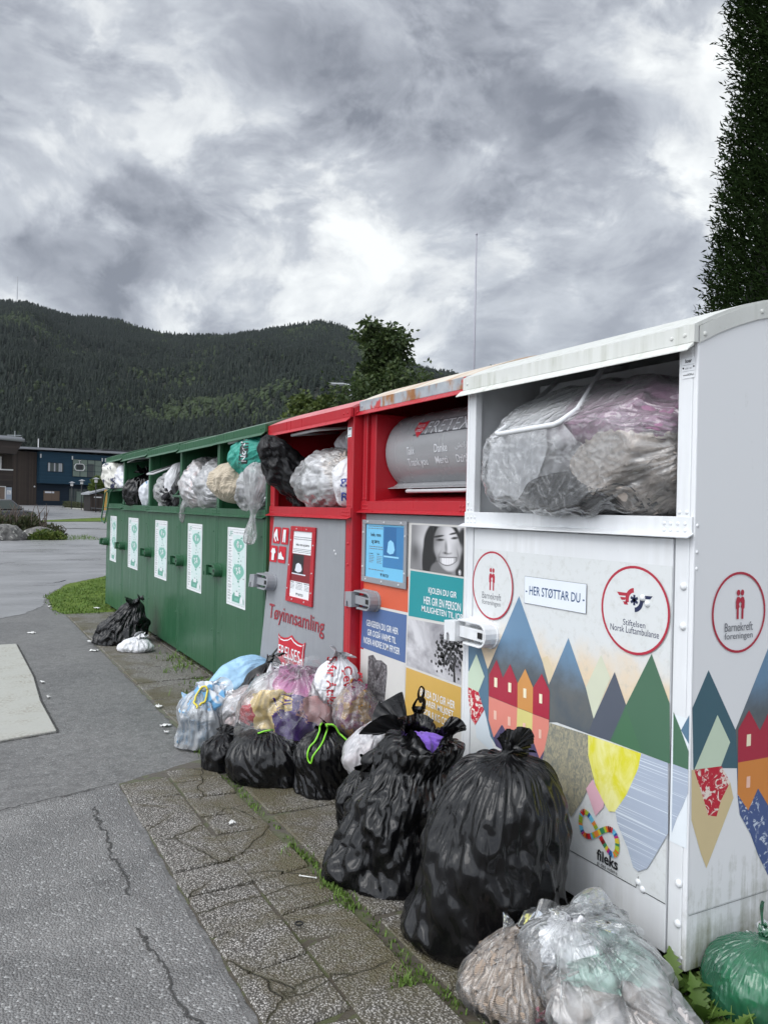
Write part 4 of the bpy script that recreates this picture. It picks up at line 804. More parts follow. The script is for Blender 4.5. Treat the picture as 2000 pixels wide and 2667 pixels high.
U_, V_, G_ = portrait(); TL, TR, BL, BR = [np.array(v) for v in D_WOMAN]; YZ = (TL*(1-U_)[..., None]+TR*U_[..., None])*(1-V_)[..., None]+(BL*(1-U_)[..., None]+BR*U_[..., None])*V_[..., None]
m_photo, t, out = new_mat('print_portrait'); at_ = t.n('ShaderNodeAttribute', attribute_name='print'); pbsdf(t, out, **{'Base Color': at_.outputs['Color'], 'Roughness': .35}); n_ = 96; yz = YZ.reshape(-1, 2)
pm = npmesh('portrait_photo', np.stack([0*yz[:, 0]-.0032, yz[:, 0], yz[:, 1]], 1), [(j_*n_+i, j_*n_+i+1, (j_+1)*n_+i+1, (j_+1)*n_+i) for j_ in range(n_-1) for i in range(n_-1)], [m_photo], dR, False)
ca = pm.data.color_attributes.new('print', 'FLOAT_COLOR', 'POINT'); gg = np.clip(G_.reshape(-1)**1.3*1.05, 0, .85); ca.data.foreach_set('color', np.stack([gg, gg*.985, gg*1.01, gg*0+1], 1).astype(np.float32).ravel())
xf = -.0014-.00012*len(R2DOOR)-.0003; f5 = front(xf); rs = random.Random(5)
mb.poly([front(xf)(a, b_) for a, b_ in SWEATER], INK['knit'])
for q in SWEATDET: mb.poly([front(xf-.0005)(a, b_) for a, b_ in q], ink('knitdark', srgb(74, 72, 74)))
mb.build('sweater_photo', dR); mb = MB()
for (a, b_) in TREEC:
    for k in range(26):
        yy, z2 = a+rs.gauss(0, .026), b_+rs.gauss(0, .026)
        if yy < 0.055: continue
        s_ = rs.uniform(.005, .011); mb.poly([front(xf-.0003*(k % 3))(yy+s_*math.cos(q)*rs.uniform(.6, 1), z2+s_*math.sin(q)*rs.uniform(.6, 1)) for q in np.linspace(0, 6.28, 7)[:-1]], ink('leafp%d' % (k % 2), srgb(36, 36, 38) if k % 2 else srgb(60, 60, 62)))
mb.build('tree_photo', dR); wt = ink('wht'); ROWS = (('KJOLEN DU GIR', (.375, .133), (1.046, 1.083)), ('HER GIR EN PERSON', (.416, .098), (.998, 1.036)), ('MULIGHETEN TIL JOBB', (.434, .060), (.951, .989)),
                            ('GENSEREN DU GIR HER', (1.013, .659), (.812, .846)), ('GIR OGS\u00c5 VARME TIL', (.998, .681), (.762, .806)), ('NOEN ANDRE SOM FRYSER', (1.042, .639), (.713, .748)),
                            ('BUKSA DU GIR HER', (.431, .128), (.553, .590)), ('SPARER MILJ\u00d8ET', (.414, .139), (.506, .544)), ('FOR 8 KG CO2', (.395, .171), (.462, .498)))
for k in range(3):
    mb = MB()
    for s, (L, R), (B_, T_) in ROWS[3*k:3*k+3]: put_text(mb, s, L, R, B_, T_, f5, wt, .014)
    mb.build('lettering', dR)
# framed blue notice
mb = MB(); y0_, y1_, z0_, z1_ = .575, 1.062, 1.052, 1.391; fw = .045
for a, b_, c_, d_ in ((y0_, y1_, z1_-.022, z1_), (y0_, y1_, z0_, z0_+.03), (y0_, y0_+fw*.55, z0_+.03, z1_-.022), (y1_-fw*.8, y1_, z0_+.03, z1_-.022)): mb.box(-.016, -.0075, a, b_, c_, d_, m_grey)
rivets(mb, [(-.016, a, b_) for a, b_ in ((.995, 1.380), (.809, 1.380), (.628, 1.380), (.586, 1.316), (.587, 1.129), (1.045, 1.321), (1.048, 1.133), (1.01, 1.067), (.826, 1.067), (.643, 1.067))], m_steel, .007, .005)
nf = mb.build('notice_frame', dR, bevel=.002)
def notice(parent, name, L, R, B_, T_, x, bgc, txt, photo_rect, red=False):
    mb = MB(); f = front(x); f2 = front(x-.0004); f3_ = front(x-.0008); W_, H_ = L-R, T_-B_; U = lambda u: L-W_*u; Vv = lambda v: B_+H_*v
    rect2(mb, L, R, B_, T_, f, bgc); a, b_, c_, d_ = photo_rect
    rect2(mb, U(a), U(b_), Vv(c_), Vv(d_), f2, ink('notred', srgb(122, 26, 34)) if red else ink('cyan2'))
    rect2(mb, U(a+(b_-a)*.05), U(a+(b_-a)*.62), Vv(c_+(d_-c_)*.28), Vv(c_+(d_-c_)*.98), f3_, ink('notdark', srgb(34, 30, 34)) if red else ink('cyan3', srgb(44, 100, 150)))
    mb.poly([front(x-.0012)(U(a+(b_-a)*p), Vv(c_+(d_-c_)*q)) for p, q in ((.2, .38), (.25, .62), (.36, .68), (.5, .62), (.56, .45), (.5, .36), (.34, .33))], ink('notbag', srgb(214, 218, 226)) if red else ink('cyan4', srgb(140, 200, 232)))
    rect2(mb, U(a+(b_-a)*.05), U(a+(b_-a)*.75), Vv(c_+(d_-c_)*.25), Vv(c_+(d_-c_)*.29), front(x-.0011), ink('notbag') if red else ink('cyan4'))
    rs = random.Random(3)
    for (kind, u0, u1, v0, v1, s) in txt:
        if kind == 't': put_text(mb, s, U(u0), U(u1), Vv(v0), Vv(v1), f3_, ink('black'), .01)
        else:
            k = int(s)
            for i in range(k):
                vv = v1-(v1-v0)*(i+.5)/k; u = u0
                while u < u1-.02:
                    e_ = min(u+rs.uniform(.02, .07), u1); rect2(mb, U(u), U(e_), Vv(vv-(v1-v0)/k*.18), Vv(vv+(v1-v0)/k*.18), f2, ink('grey')); u = e_+.012
    return mb.build(name, parent)
notice(nf, 'notice', 1.022, .600, 1.082, 1.369, -.0085, ink('cyan'), [('t', .13, .40, .76, .84, 'hele, rene'), ('t', .15, .37, .62, .71, 'og t\u00f8rre.'), ('l', .05, .45, .90, .98, 2), ('l', .09, .46, .52, .60, 2), ('t', .09, .2, .435, .46, 'Vi \u00f8nsker'), ('l', .09, .22, .27, .42, 5), ('t', .3, .37, .435, .46, 'Takk!'), ('l', .3, .44, .27, .42, 5), ('l', .08, .5, .13, .17, 1), ('t', .40, .62, .04, .10, '\u25bc FRETEX')], (.46, 1.0, .22, .97))
latch(dR, .905, .955, m_grey, 0.95)

# ---------------------------------------------------------------- red container stuffed with bags
eS, dS = container('donation_container', 'red container with open hatch stuffed with bags, grey door askew at the foot', GRP, 1.964, 4.002, 1.295, 0.06, 1.392, 2.013, m_red, m_redroof, m_red, m_red, m_grey, 0.078, 0.075)
mb = MB()
def rrect(y0, y1, z0, z1, fn, mat, r=.012):
    P = []
    for (cy, cz, a0) in ((y1-r, z1-r, 0), (y0+r, z1-r, 90), (y0+r, z0+r, 180), (y1-r, z0+r, 270)): P += [fn(cy+r*math.cos(R_(a0+k*30)), cz+r*math.sin(R_(a0+k*30))) for k in range(4)]
    mb.poly(P, mat)
PIC = []; f1 = front(-.0040); f2 = front(-.0085)
for (a, b_, c_, d_) in ((1.180, 1.055, 1.205, 1.315), (1.035, .912, 1.205, 1.315), (1.205, 1.080, 1.078, 1.188), (1.060, .934, 1.080, 1.190)): mb = MB(); rrect(b_, a, c_, d_, f1, ink('sig')); PIC.append(mb)
def shape(pts, L, R, B_, T_): m_ = PIC.pop(0); m_.poly([f2(L-(L-R)*u, B_+(T_-B_)*v) for u, v in pts], ink('wht')); m_.build('pictogram', dS)
shape([(.15, .55), (.45, .9), (.6, .85), (.75, .4), (.9, .2), (.75, .15), (.5, .45), (.4, .35), (.6, .12), (.45, .1), (.2, .35)], 1.180, 1.055, 1.205, 1.315)
shape([(.32, .88), (.7, .88), (.72, .12), (.55, .12), (.51, .6), (.47, .12), (.3, .12)], 1.035, .912, 1.205, 1.315)
shape([(.15, .62), (.33, .86), (.44, .86), (.5, .8), (.56, .86), (.67, .86), (.85, .62), (.72, .52), (.68, .58), (.68, .12), (.32, .12), (.32, .58), (.28, .52)], 1.205, 1.080, 1.078, 1.188)
shape([(.12, .62), (.25, .55), (.4, .7), (.65, .42), (.88, .34), (.9, .22), (.12, .22)], 1.060, .934, 1.080, 1.190)
mb = MB(); put_text(mb, 'T\u00f8yinnsamling', 1.128, .310, .676, .800, f1, ink('sigd'), .006); mb.build('lettering', dS); mb = MB()
sh = [(1.0, 1.0), (.93, .96), (.78, .955), (.62, .985), (.5, 1.04), (.38, .985), (.22, .955), (.07, .96), (0.0, 1.0), (.03, .85), (.03, .45), (.12, .2), (.5, -.05), (.88, .2), (.97, .45), (.97, .85)]
def shield(L, R, B_, T_, s, fn, mat): cy, cz = (L+R)/2, (B_+T_)/2; mb.poly([fn(cy+(L-R)*(.5-u)*s, cz+(T_-B_)*(v-.5)*s) for u, v in sh], mat)
shield(.945, .545, .235, .625, 1.0, f1, ink('sig')); shield(.945, .545, .235, .625, .93, front(-.0062), ink('wht')); shield(.945, .545, .235, .625, .89, f2, ink('sig'))
put_text(mb, 'FRELSES-', .915, .570, .485, .560, front(-.0105), ink('wht'), .004); put_text(mb, 'ARMEEN', .900, .590, .385, .455, front(-.0105), ink('wht'), .004)
mb.build('shield_emblem', dS)
mb = MB(); fr = (.472, .862, .848, 1.330); fw = .045
mb.box(-.014, -.002, fr[0], fr[1], fr[3]-.03, fr[3], m_red); mb.box(-.014, -.002, fr[0], fr[1], fr[2], fr[2]+.035, m_red); mb.box(-.014, -.002, fr[0], fr[0]+fw, fr[2]+.035, fr[3]-.03, m_red); mb.box(-.014, -.002, fr[1]-fw, fr[1], fr[2]+.035, fr[3]-.03, m_red)
rivets(mb, [(-.014, a, b_) for a, b_ in ((.60, 1.315), (.76, 1.315), (.49, 1.22), (.49, 1.05), (.49, .93), (.845, 1.24), (.845, 1.08), (.845, .93), (.58, .866), (.76, .866))], m_steel, .006, .004)
nf = mb.build('notice_frame', dS, bevel=.002)
GRID[0] = 8
notice(nf, 'notice', .818, .516, .882, 1.302, -.0065, ink('wht'), [('t', .18, .86, .765, .815, 'hele, rene og t\u00f8rre.'), ('l', .04, .95, .86, .92, 2), ('l', .04, .95, .67, .74, 3), ('t', .02, .2, .21, .235, 'TAKK!'), ('t', .29, .6, .21, .235, 'Vi \u00f8nsker f\u00e5'), ('t', .7, .98, .21, .235, 'Sp\u00f8rsm\u00e5l?'), ('l', .02, .22, .12, .2, 4), ('l', .3, .62, .12, .2, 4), ('l', .72, .95, .12, .2, 4), ('t', .32, .68, .03, .07, '\u25bc FRETEX')], (.0, 1.0, .24, .655), True)
GRID[0] = 1; bolts(dS, [(0, .22, 1.203), (0, .2, 1.185)], m_steel, .009, .006)
bolts(eS, [(0, .042, 1.254), (0, .039, 1.138), (0, .04, .9)], m_red, .009, .007)
latch(dS, 1.10, .945, m_grey, 1.0)
def skew(o):
    """the door has been forced: its outer foot stands proud of the frame"""
    for ch in [o]+list(o.children_recursive):
        for v in ch.data.vertices: v.co.x -= 0.115*max(0, (1.38-v.co.z)/1.3)*max(0, (v.co.y-.07)/1.15)
skew(dS)
mb = MB(); rect2(mb, .022, .072, 1.85, 1.905, front(-.0015), ink('wht')); put_text(mb, 'www.BOER.pl', .068, .026, 1.856, 1.864, front(-.002), ink('teal2')); rect2(mb, .06, .03, 1.89, 1.9, front(-.002), ink('grey')); mb.build('maker_plate', eS)
bail(eS, 'chute_handle', [(0.35, .95, 1.965), (0.02, .905, 1.925), (-.01, .89, 1.92), (-.01, .53, 1.925), (0.02, .51, 1.93), (.35, .45, 1.97)], .010, m_steel)

# ---------------------------------------------------------------- five green containers
def uff_poster(door, L, R, B_, T_):
    mb = MB(); f = front(-.0014); f2 = front(-.002); f3_ = front(-.0022); W_, H_ = L-R, T_-B_; U = lambda u: L-W_*u; Vv = lambda v: B_+H_*v
    pale = ink('posterpale', srgb(206, 222, 220)); tp = ink('mintp'); td = ink('mintd'); wh = ink('wht'); gr = ink('posterline', srgb(96, 112, 112))
    rect2(mb, L, R, B_, T_, f, wh); rect2(mb, U(.04), U(.96), Vv(.03), Vv(.975), front(-.0017), gr); rect2(mb, U(.048), U(.952), Vv(.033), Vv(.972), front(-.0019), wh)
    rect2(mb, U(.30), U(.94), Vv(.04), Vv(.91), f2, pale)
    put_text(mb, 'UFF', U(.08), U(.29), Vv(.88), Vv(.955), f3_, td, .01); put_text(mb, 'Hva skjer med t\u00f8yet?', U(.34), U(.93), Vv(.925), Vv(.95), f3_, gr)
    rs = random.Random(8)
    for k in range(22):
        v = .84-.79*k/22+rs.uniform(-.004, .004)
        for j in range(2):
            rect2(mb, U(.08), U(rs.uniform(.18, .28)), Vv(v-.012*j), Vv(v-.012*j+.005), f3_, gr)
    for (u, v, ru, rv, ring_) in ((.62, .79, .27, .072, 1), (.62, .46, .29, .085, 1)):
        for k in range(1): disc2(mb, U(u), Vv(v), ru*W_, rv*H_, f3_, tp, 24)
        mb.poly([front(-.0028)(U(u+a*ru), Vv(v+b_*rv)) for a, b_ in ((-.8, -.6), (.8, -.6), (.15, -1.35), (-.15, -1.35))], tp); rect2(mb, U(u-.04), U(u+.04), Vv(v-rv*1.7), Vv(v-rv*1.45), front(-.003), td)
        for k in range(4):
            cu, cv = u+rs.uniform(-.15, .15), v+rs.uniform(-.03, .03); mb.poly([front(-.0032)(U(cu+a*.05), Vv(cv+b_*.02)) for a, b_ in ((-1, .4), (-.5, 1), (.5, 1), (1, .4), (.55, .2), (.55, -1), (-.55, -1), (-.55, .2))], wh)
    for k in range(46):
        cu, cv = rs.uniform(.35, .90), rs.uniform(.18, .88); s1, s2 = rs.uniform(.012, .04), rs.uniform(.005, .014)
        mb.poly([front(-.0026-.00002*k)(U(cu+s1*math.cos(q)), Vv(cv+s2*math.sin(q))) for q in np.linspace(rs.random(), 6.28, rs.choice([4, 5, 6]))], rs.choice([wh, td, tp, gr, wh]))
    mb.poly([front(-.0038)(U(a), Vv(b_)) for a, b_ in ((.32, .06), (.92, .06), (.92, .11), (.75, .17), (.55, .15), (.42, .18), (.32, .13))], td)
    mb.poly([front(-.0040)(U(a), Vv(b_)) for a, b_ in ((.72, .06), (.9, .06), (.88, .12), (.82, .17), (.74, .12))], wh); mb.poly([front(-.0040)(U(a), Vv(b_)) for a, b_ in ((.46, .14), (.68, .14), (.66, .19), (.48, .19))], wh)
    rect2(mb, U(.46), U(.64), Vv(.08), Vv(.11), front(-.0040), tp)
    return mb.build('poster', door)
GB = [(5.305, 1.162, 1.369, 2.028), (6.471, 1.214, 1.371, 2.025), (7.689, 1.371, 1.374, 2.042), (9.064, 1.478, 1.378, 2.064), (10.546, 1.184, 1.392, 2.088)]
GL = ['green container beside the red ones, with a teal bag in its hatch', 'green container with pink and grey clear bags, second of the green ones from the red',
      'green container in the middle of the five green ones, bail handle hanging in its hatch', 'green container with a black sack in its hatch, second from the lawn end', 'green container at the lawn end of the row, handle hanging down its front']
EG = []
for (y0, Wd, zl, zt), lab in zip(GB, GL):
    e, d = container('donation_container', lab, GRP, 1.942, y0, Wd, 0.05, zl, zt, m_green, m_greenroof, m_green, m_green, m_green, 0.028, 0.028, thin=True, rise_=0.12); EG.append(e)
    k = Wd/1.162; uff_poster(d, .872*k, .412*k, .680, 1.286)
    latch(d, Wd-.115, .925, m_green, .95)
    bolts(e, [(0, .09, 1.24), (0, .085, .42), (0, Wd-.09, .42)], m_green, .008, .006)
bail(EG[0], 'chute_handle', [(.3, .93, 2.0), (0.0, .905, 1.955), (0, .89, 1.95), (0, .58, 1.955), (.3, .5, 1.99)], .010, m_steel)
bail(EG[1], 'chute_handle', [(.25, 1.35, 1.9), (-.03, 1.262, 1.55), (-.06, 1.25, 1.535), (-.06, .87, 1.53), (-.04, .85, 1.54), (.2, .75, 1.72)], .010, m_green)
bail(EG[2], 'chute_handle', [(.45, 1.15, 1.98), (-.03, 1.275, 1.79), (-.05, 1.25, 1.78), (-.05, .95, 1.775), (-.03, .93, 1.785), (.4, .62, 1.98)], .010, m_steel)
bail(EG[3], 'chute_handle', [(.3, 1.3, 2.02), (0, 1.24, 1.97), (0, .8, 1.99), (.3, .7, 2.03)], .010, m_steel)
bail(EG[4], 'chute_handle', [(.1, .88, 1.68), (.0, .93, 1.66), (-.06, .97, 1.60), (-.09, 1.07, 1.25), (-.09, 1.06, 1.22), (-.09, .80, 1.19), (-.085, .79, 1.22), (-.05, .66, 1.60), (.0, .62, 1.66), (.1, .58, 1.68)], .010, m_green)
mb = MB(); mb.box(.0, .3, .03, 1.15, 1.62, 1.65, m_green); mb.build('shelf', EG[4], bevel=.003)
# ------------------------------------------------------------------ trees and plants
m_bark = cloth('bark', (0.055, 0.042, 0.032), 0, 40)
def leafmat(name, cols_, rough=0.5, trans=0.25, spec=0.3):
    m, t, out = new_mat(name); g = t.n('ShaderNodeNewGeometry'); c = objc(t)
    rnd = t.math('ADD', t.math('MULTIPLY', g.outputs['Random Per Island'], 0.55), t.math('MULTIPLY', t.noise(c, 1.1, 3, 0.6), 0.45)); k = len(cols_)
    base = t.ramp(rnd, [(0.15+0.7*i/(k-1), c_) for i, c_ in enumerate(cols_)])
    b = t.n('ShaderNodeBsdfPrincipled', ins={'Base Color': base, 'Roughness': rough, 'Specular IOR Level': spec}); tl = t.n('ShaderNodeBsdfTranslucent', ins={'Color': base})
    mx = t.n('ShaderNodeMixShader', ins={0: trans, 1: b.outputs[0], 2: tl.outputs[0]}); t.link(mx.outputs[0], out.inputs[0]); return m
m_maple = leafmat('maple_leaves', [(0.025, 0.044, 0.016), (0.048, 0.076, 0.024), (0.09, 0.12, 0.04)])
m_thuja = leafmat('thuja_sprays', [(0.010, 0.019, 0.006), (0.014, 0.026, 0.008), (0.022, 0.040, 0.011)], 0.95, 0.12, 0.04)
m_rowan = leafmat('rowan_leaves', [(0.02, 0.04, 0.012), (0.05, 0.08, 0.02)]); m_berry = flat('red_berry', (0.35, 0.02, 0.015), 0.4)
m_shrub = leafmat('bush_leaves', [(0.04, 0.07, 0.02), (0.10, 0.15, 0.03), (0.17, 0.19, 0.05)])
m_heath = leafmat('heather_leaves', [(0.03, 0.042, 0.02), (0.07, 0.085, 0.035), (0.09, 0.07, 0.05)])
def leaves(P, D, L, Wd, rs, up=None):
    """pointed leaf cards: P centre-base, D direction, length L, width Wd -> folded leaf of two triangles pairs"""
    k = len(P); D = D/(np.linalg.norm(D, axis=1)[:, None]+1e-9); r = rs.normal(size=(k, 3)); S = np.cross(D, r); S /= np.linalg.norm(S, axis=1)[:, None]+1e-9; U = np.cross(S, D)
    L = np.asarray(L).reshape(-1, 1)*np.ones((k, 1)); Wd = np.asarray(Wd).reshape(-1, 1)*np.ones((k, 1))
    V = np.stack([P, P+D*L*.45-S*Wd+U*Wd*.3, P+D*L, P+D*L*.45+S*Wd+U*Wd*.3], 1).reshape(-1, 3); i = np.arange(k)[:, None]*4
    return V, np.concatenate([i+np.array([[0, 1, 2]]), i+np.array([[0, 2, 3]])])
def broadleaf(name, label, base, h, spread, crown0, nlimb, nleaf, leaf, mat, seed, shape, cat='tree', group=None, lean=(0, 0)):
    rs = np.random.RandomState(seed); e = empty(name, base); tag(e, label, cat, group)
    mb = MB(); top = np.array([lean[0], lean[1], h*.93]); mb.tube([(0, 0, -.1), (.02, 0, h*.2), (top[0]*.5, top[1]*.5, h*.55), tuple(top)], [h*.022, h*.018, h*.01, .006], m_bark, 7)
    tips = []
    for i in range(nlimb):
        z0 = crown0+(h*.9-crown0)*(i+rs.random())/nlimb; a = i*2.4+rs.normal()*.3; f = (z0-crown0)/(h-crown0); L = spread*shape(f)*rs.uniform(.75, 1.1); s = np.array([lean[0]*z0/h, lean[1]*z0/h, z0])
        dirv = np.array([math.cos(a), math.sin(a), .35+.7*f]); pts = [s+dirv*L*q+np.array([0, 0, .12*L*q*q])+rs.normal(size=3)*.05*L*q for q in (0, .35, .7, 1.0)]
        mb.tube(pts, [h*.009*(1-f*.6), h*.006*(1-f*.6), h*.003, .004], m_bark, 5)
        for q in np.linspace(.25, 1.0, 9):
            j = min(2, int(q*3)); p = pts[j]+(pts[j+1]-pts[j])*min(1, max(0, q*3-j)) if q < 1 else pts[3]
            for _ in range(2): tips.append((p+rs.normal(size=3)*L*.10, L*(.12+.14*q)))
    tr = mb.build('trunk', e, smooth=True)
    n_each = max(1, nleaf//len(tips)); P = []; D = []
    for p, r in tips:
        c = rs.normal(size=(n_each, 3))*np.array([1, 1, .6])*r*.75; P.append(p+c); d = c+rs.normal(size=(n_each, 3))*r*.5; d[:, 2] -= r*.35; D.append(d)
    V, F = leaves(np.concatenate(P), np.concatenate(D), leaf*rs.uniform(.7, 1.3, n_each*len(tips)), leaf*.36, rs); npmesh('crown', V, F, [mat], e, False); return e
broadleaf('maple_tree', 'dark green leafy tree rising behind the red containers', (11.75, 22.1, 0), 7.3, 2.15, 1.6, 60, 24000, .145, m_maple, 3, lambda f: (1.0-.95*f**.85)*(0.80+.34*math.sin(f*17))+.10, lean=(.05, -.1))
broadleaf('maple_tree', 'lower light green tree left of the street lamp', (10.1, 23.6, 0), 5.1, 1.0, 2.6, 20, 9000, .15, leafmat('light_maple_leaves', [(0.03, 0.05, 0.015), (0.07, 0.10, 0.025), (0.12, 0.15, 0.04)]), 5, lambda f: 1.0-.6*f)
rw = broadleaf('rowan_tree', 'small rowan tree with red berries peeping over the white roof', (12.0, 15.75, 0), 5.15, .75, 3.2, 12, 2600, .13, m_rowan, 7, lambda f: 1.0-.6*f)
rs = random.Random(3); mb = MB()
for k in range(16):
    c_ = Vector((rs.gauss(-.1, .25), rs.gauss(0, .25), rs.uniform(4.6, 5.0)))
    for j in range(8): mb.dome(c_+Vector((rs.gauss(0, .035), rs.gauss(0, .035), rs.gauss(0, .03))), .017, .02, m_berry, (0, 0, 1), 5)
mb.build('berries', rw)
# tall clipped thuja beyond the white container
e = empty('thuja_tree', (6.80, 3.54, 0)); tag(e, 'tall dark conifer column behind the white container', 'conifer')
rs = np.random.RandomState(5); Hh = 11.5
mb = MB(); mb.tube([(0, 0, 0), (0, 0, 4), (0, 0, 11)], [.16, .11, .02], m_bark, 8); mb.build('trunk', e, smooth=True)
k = 75000; z = rs.uniform(0.3, Hh, k); a = rs.uniform(0, 2*np.pi, k)
q = np.stack([np.cos(a)*1.2, np.sin(a)*1.2, z*.55], 1); env = (1.60-.115*(z-3.0)*(z > 3.0)-.3*np.clip((z-8.5)/3, 0, 1)**2)+.24*fbm(q*1.5, 3, 3)
dep = rs.random(k)**1.6*.28; r = np.maximum(env-dep, .05); P = np.stack([np.cos(a)*r, np.sin(a)*r, z], 1)
D0 = np.stack([np.cos(a), np.sin(a), 1.1+rs.normal(size=k)*.4], 1)+rs.normal(size=(k, 3))*.28; D0 /= np.linalg.norm(D0, axis=1)[:, None]
Vs, Fs, off = [], [], 0
for j in range(7):
    b0 = P+D0*(.026*j); dd = D0+rs.normal(size=(k, 3))*(.55 if j else .1); V, F = leaves(b0, dd, rs.uniform(.03, .075, k), rs.uniform(.005, .010, k), rs); Vs.append(V); Fs.append(F+off); off += len(V)
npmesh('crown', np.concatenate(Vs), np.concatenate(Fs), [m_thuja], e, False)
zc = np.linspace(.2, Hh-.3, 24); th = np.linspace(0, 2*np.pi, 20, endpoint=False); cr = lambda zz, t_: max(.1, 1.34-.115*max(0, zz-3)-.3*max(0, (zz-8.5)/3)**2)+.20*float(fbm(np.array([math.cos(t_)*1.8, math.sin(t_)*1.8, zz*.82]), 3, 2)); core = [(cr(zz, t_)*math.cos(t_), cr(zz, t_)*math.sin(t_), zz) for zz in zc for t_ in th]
npmesh('light_blocking_core', core, [(i*20+j, i*20+(j+1) % 20, (i+1)*20+(j+1) % 20, (i+1)*20+j) for i in range(23) for j in range(20)], [flat('dark_core', (.008, .011, .005), .9)], e, True)  # solid dark core added to block light gaps between the sprays
# dandelions at the container's corner
m_dand = leafmat('dandelion_leaf', [(0.05, 0.10, 0.015), (0.09, 0.16, 0.03), (0.15, 0.22, 0.05)], .45, .3)
def dandelion(loc, n, ln, seed, label):
    rs = random.Random(seed); mb = MB()
    for i in range(n):
        a = rs.uniform(0, 6.28); L = ln*rs.uniform(.6, 1.15); tilt = rs.uniform(.35, 1.2); d = Vector((math.cos(a)*math.cos(tilt), math.sin(a)*math.cos(tilt), math.sin(tilt))); s_ = Vector((-math.sin(a), math.cos(a), 0)); up = s_.cross(d)*-1
        N_ = 15; mid = []; lft = []; rgt = []
        for j in range(N_+1):
            f = j/N_; p = d*L*f+Vector((0, 0, -.55*L*f*f*math.cos(tilt)))+Vector((0, 0, 0)); w = L*(.05+.17*math.sin(min(1, f*1.15)*math.pi)**.8*(.45+.55*f))*(1.0 if j % 2 else .55) if 0 < j < N_ else L*.012
            mid.append(p); lft.append(p+s_*w+up*w*.35); rgt.append(p-s_*w+up*w*.35)
        n1 = N_+1; mb.raw(mid+lft+rgt, [(j, j+1, n1+j+1, n1+j) for j in range(N_)]+[(j+1, j, 2*n1+j, 2*n1+j+1) for j in range(N_)], m_dand)
    o = mb.build('dandelion', None, smooth=True, loc=loc); tag(o, label, 'weed', 'dandelions at the container corner'); return o
dandelion((1.905, 1.56, .0), 18, .15, 1, 'leafy dandelion between the crackling clear bag and the green bag')
dandelion((1.985, 1.63, .0), 14, .15, 2, 'dandelion tucked under the edge of the white container')
dandelion((1.905, 1.66, .02), 6, .19, 3, 'single upright dandelion leaves before the white corner post')
dandelion((1.91, 1.475, .0), 16, .13, 4, 'low dandelion before the green bag')
sp = [(rs_x, rs_y, 0.004, 1.0) for rs_x, rs_y in zip(np.random.RandomState(1).uniform(1.9, 2.25, 60), np.random.RandomState(2).uniform(1.3, 1.75, 60))]
blades('corner_grass', sp, m_blade, 4, .08, .03, .003, 9)
# ------------------------------------------------------------------ street lamp, flagpole
m_galv = flat('galvanised_pole', (0.42, 0.44, 0.46), 0.45); m_alu = flat('white_flagpole', (0.30, 0.30, 0.34), 0.35)
def pt(bearing, d, z=0): return (d*math.sin(R_(bearing)), d*math.cos(R_(bearing)), z)
e = empty('street_lamp', pt(25.85, 27)); tag(e, 'grey street lamp with a flat head before the dark leafy tree', 'street lamp')
mb = MB(); mb.tube([(0, 0, 0), (0, 0, 1.2), (0, 0, 5.56)], [.07, .06, .045], m_galv, 10); mb.build('pole', e, smooth=True)
mb = MB(); d_ = Vector((-.88, .47, 0)); mb.tube([(0, 0, 5.55), tuple(d_*.06+Vector((0, 0, 5.60))), tuple(d_*.3+Vector((0, 0, 5.62)))], .035, m_galv, 8); mb.build('arm', e)
mb = MB(); mb.box(-.42, .12, -.11, .11, 0, .06, m_galv); hd = mb.build('lamp_head', e, bevel=.02); hd.location = tuple(d_*.32+Vector((0, 0, 5.59))); hd.rotation_euler = (0, 0, R_(-28))
e = empty('flagpole', pt(34.58, 30)); tag(e, 'slim bare flagpole behind the red container', 'flagpole')
mb = MB(); mb.tube([(0, 0, 0), (0, 0, 6.9), (0, 0, 11.7)], [.05, .04, .025], m_alu, 10); mb.build('pole', e, smooth=True); mb = MB(); mb.dome((0, 0, 11.7), .045, .08, m_alu, (0, 0, 1)); mb.build('finial', e)
# ------------------------------------------------------------------ buildings across the road
def wood(name, col, col2, rough=.7, vert=True):
    m, t, out = new_mat(name); c = objc(t); s_ = t.n('ShaderNodeSeparateXYZ', ins={0: c}); u = s_.outputs[0] if vert else s_.outputs[2]
    pl_ = t.math('MULTIPLY', u, 6.5 if vert else 5.5); cell = t.n('ShaderNodeTexWhiteNoise', noise_dimensions='1D', ins={'W': t.math('FLOOR', pl_)}).outputs[0]; fr = t.math('FRACT', pl_)
    gap = t.math('MAXIMUM', t.rng(fr, .0, .07, 1, 0), t.rng(fr, .93, 1.0, 0, 1)); base = t.mix(t.math('ADD', t.math('MULTIPLY', cell, .6), t.math('MULTIPLY', t.noise(c, 2.0, 4), .4)), col, col2); base = t.mix(t.math('MULTIPLY', gap, .75), base, (.008, .008, .008))
    pbsdf(t, out, **{'Base Color': base, 'Roughness': rough, 'Specular IOR Level': .3}); return m
m_tar = wood('tarred_boards', (0.022, 0.017, 0.015), (0.060, 0.045, 0.036)); m_tarh = wood('tarred_weatherboard', (0.020, 0.016, 0.015), (0.045, 0.034, 0.030), vert=False)
m_bluew = wood('blue_weatherboard', (0.006, 0.030, 0.055), (0.012, 0.045, 0.075), vert=False); m_blued = wood('dark_blue_weatherboard', (0.006, 0.016, 0.030), (0.010, 0.022, 0.038), vert=False)
m_roofm = flat('grey_roof_edge', (0.26, 0.27, 0.29), .5); m_felt = flat('dark_roof_felt', (0.03, 0.032, 0.035), .8)
m_glass, t, out = new_mat('window_glass'); pbsdf(t, out, **{'Base Color': (0.05, 0.065, 0.06), 'Roughness': 0.06, 'Specular IOR Level': 0.6})
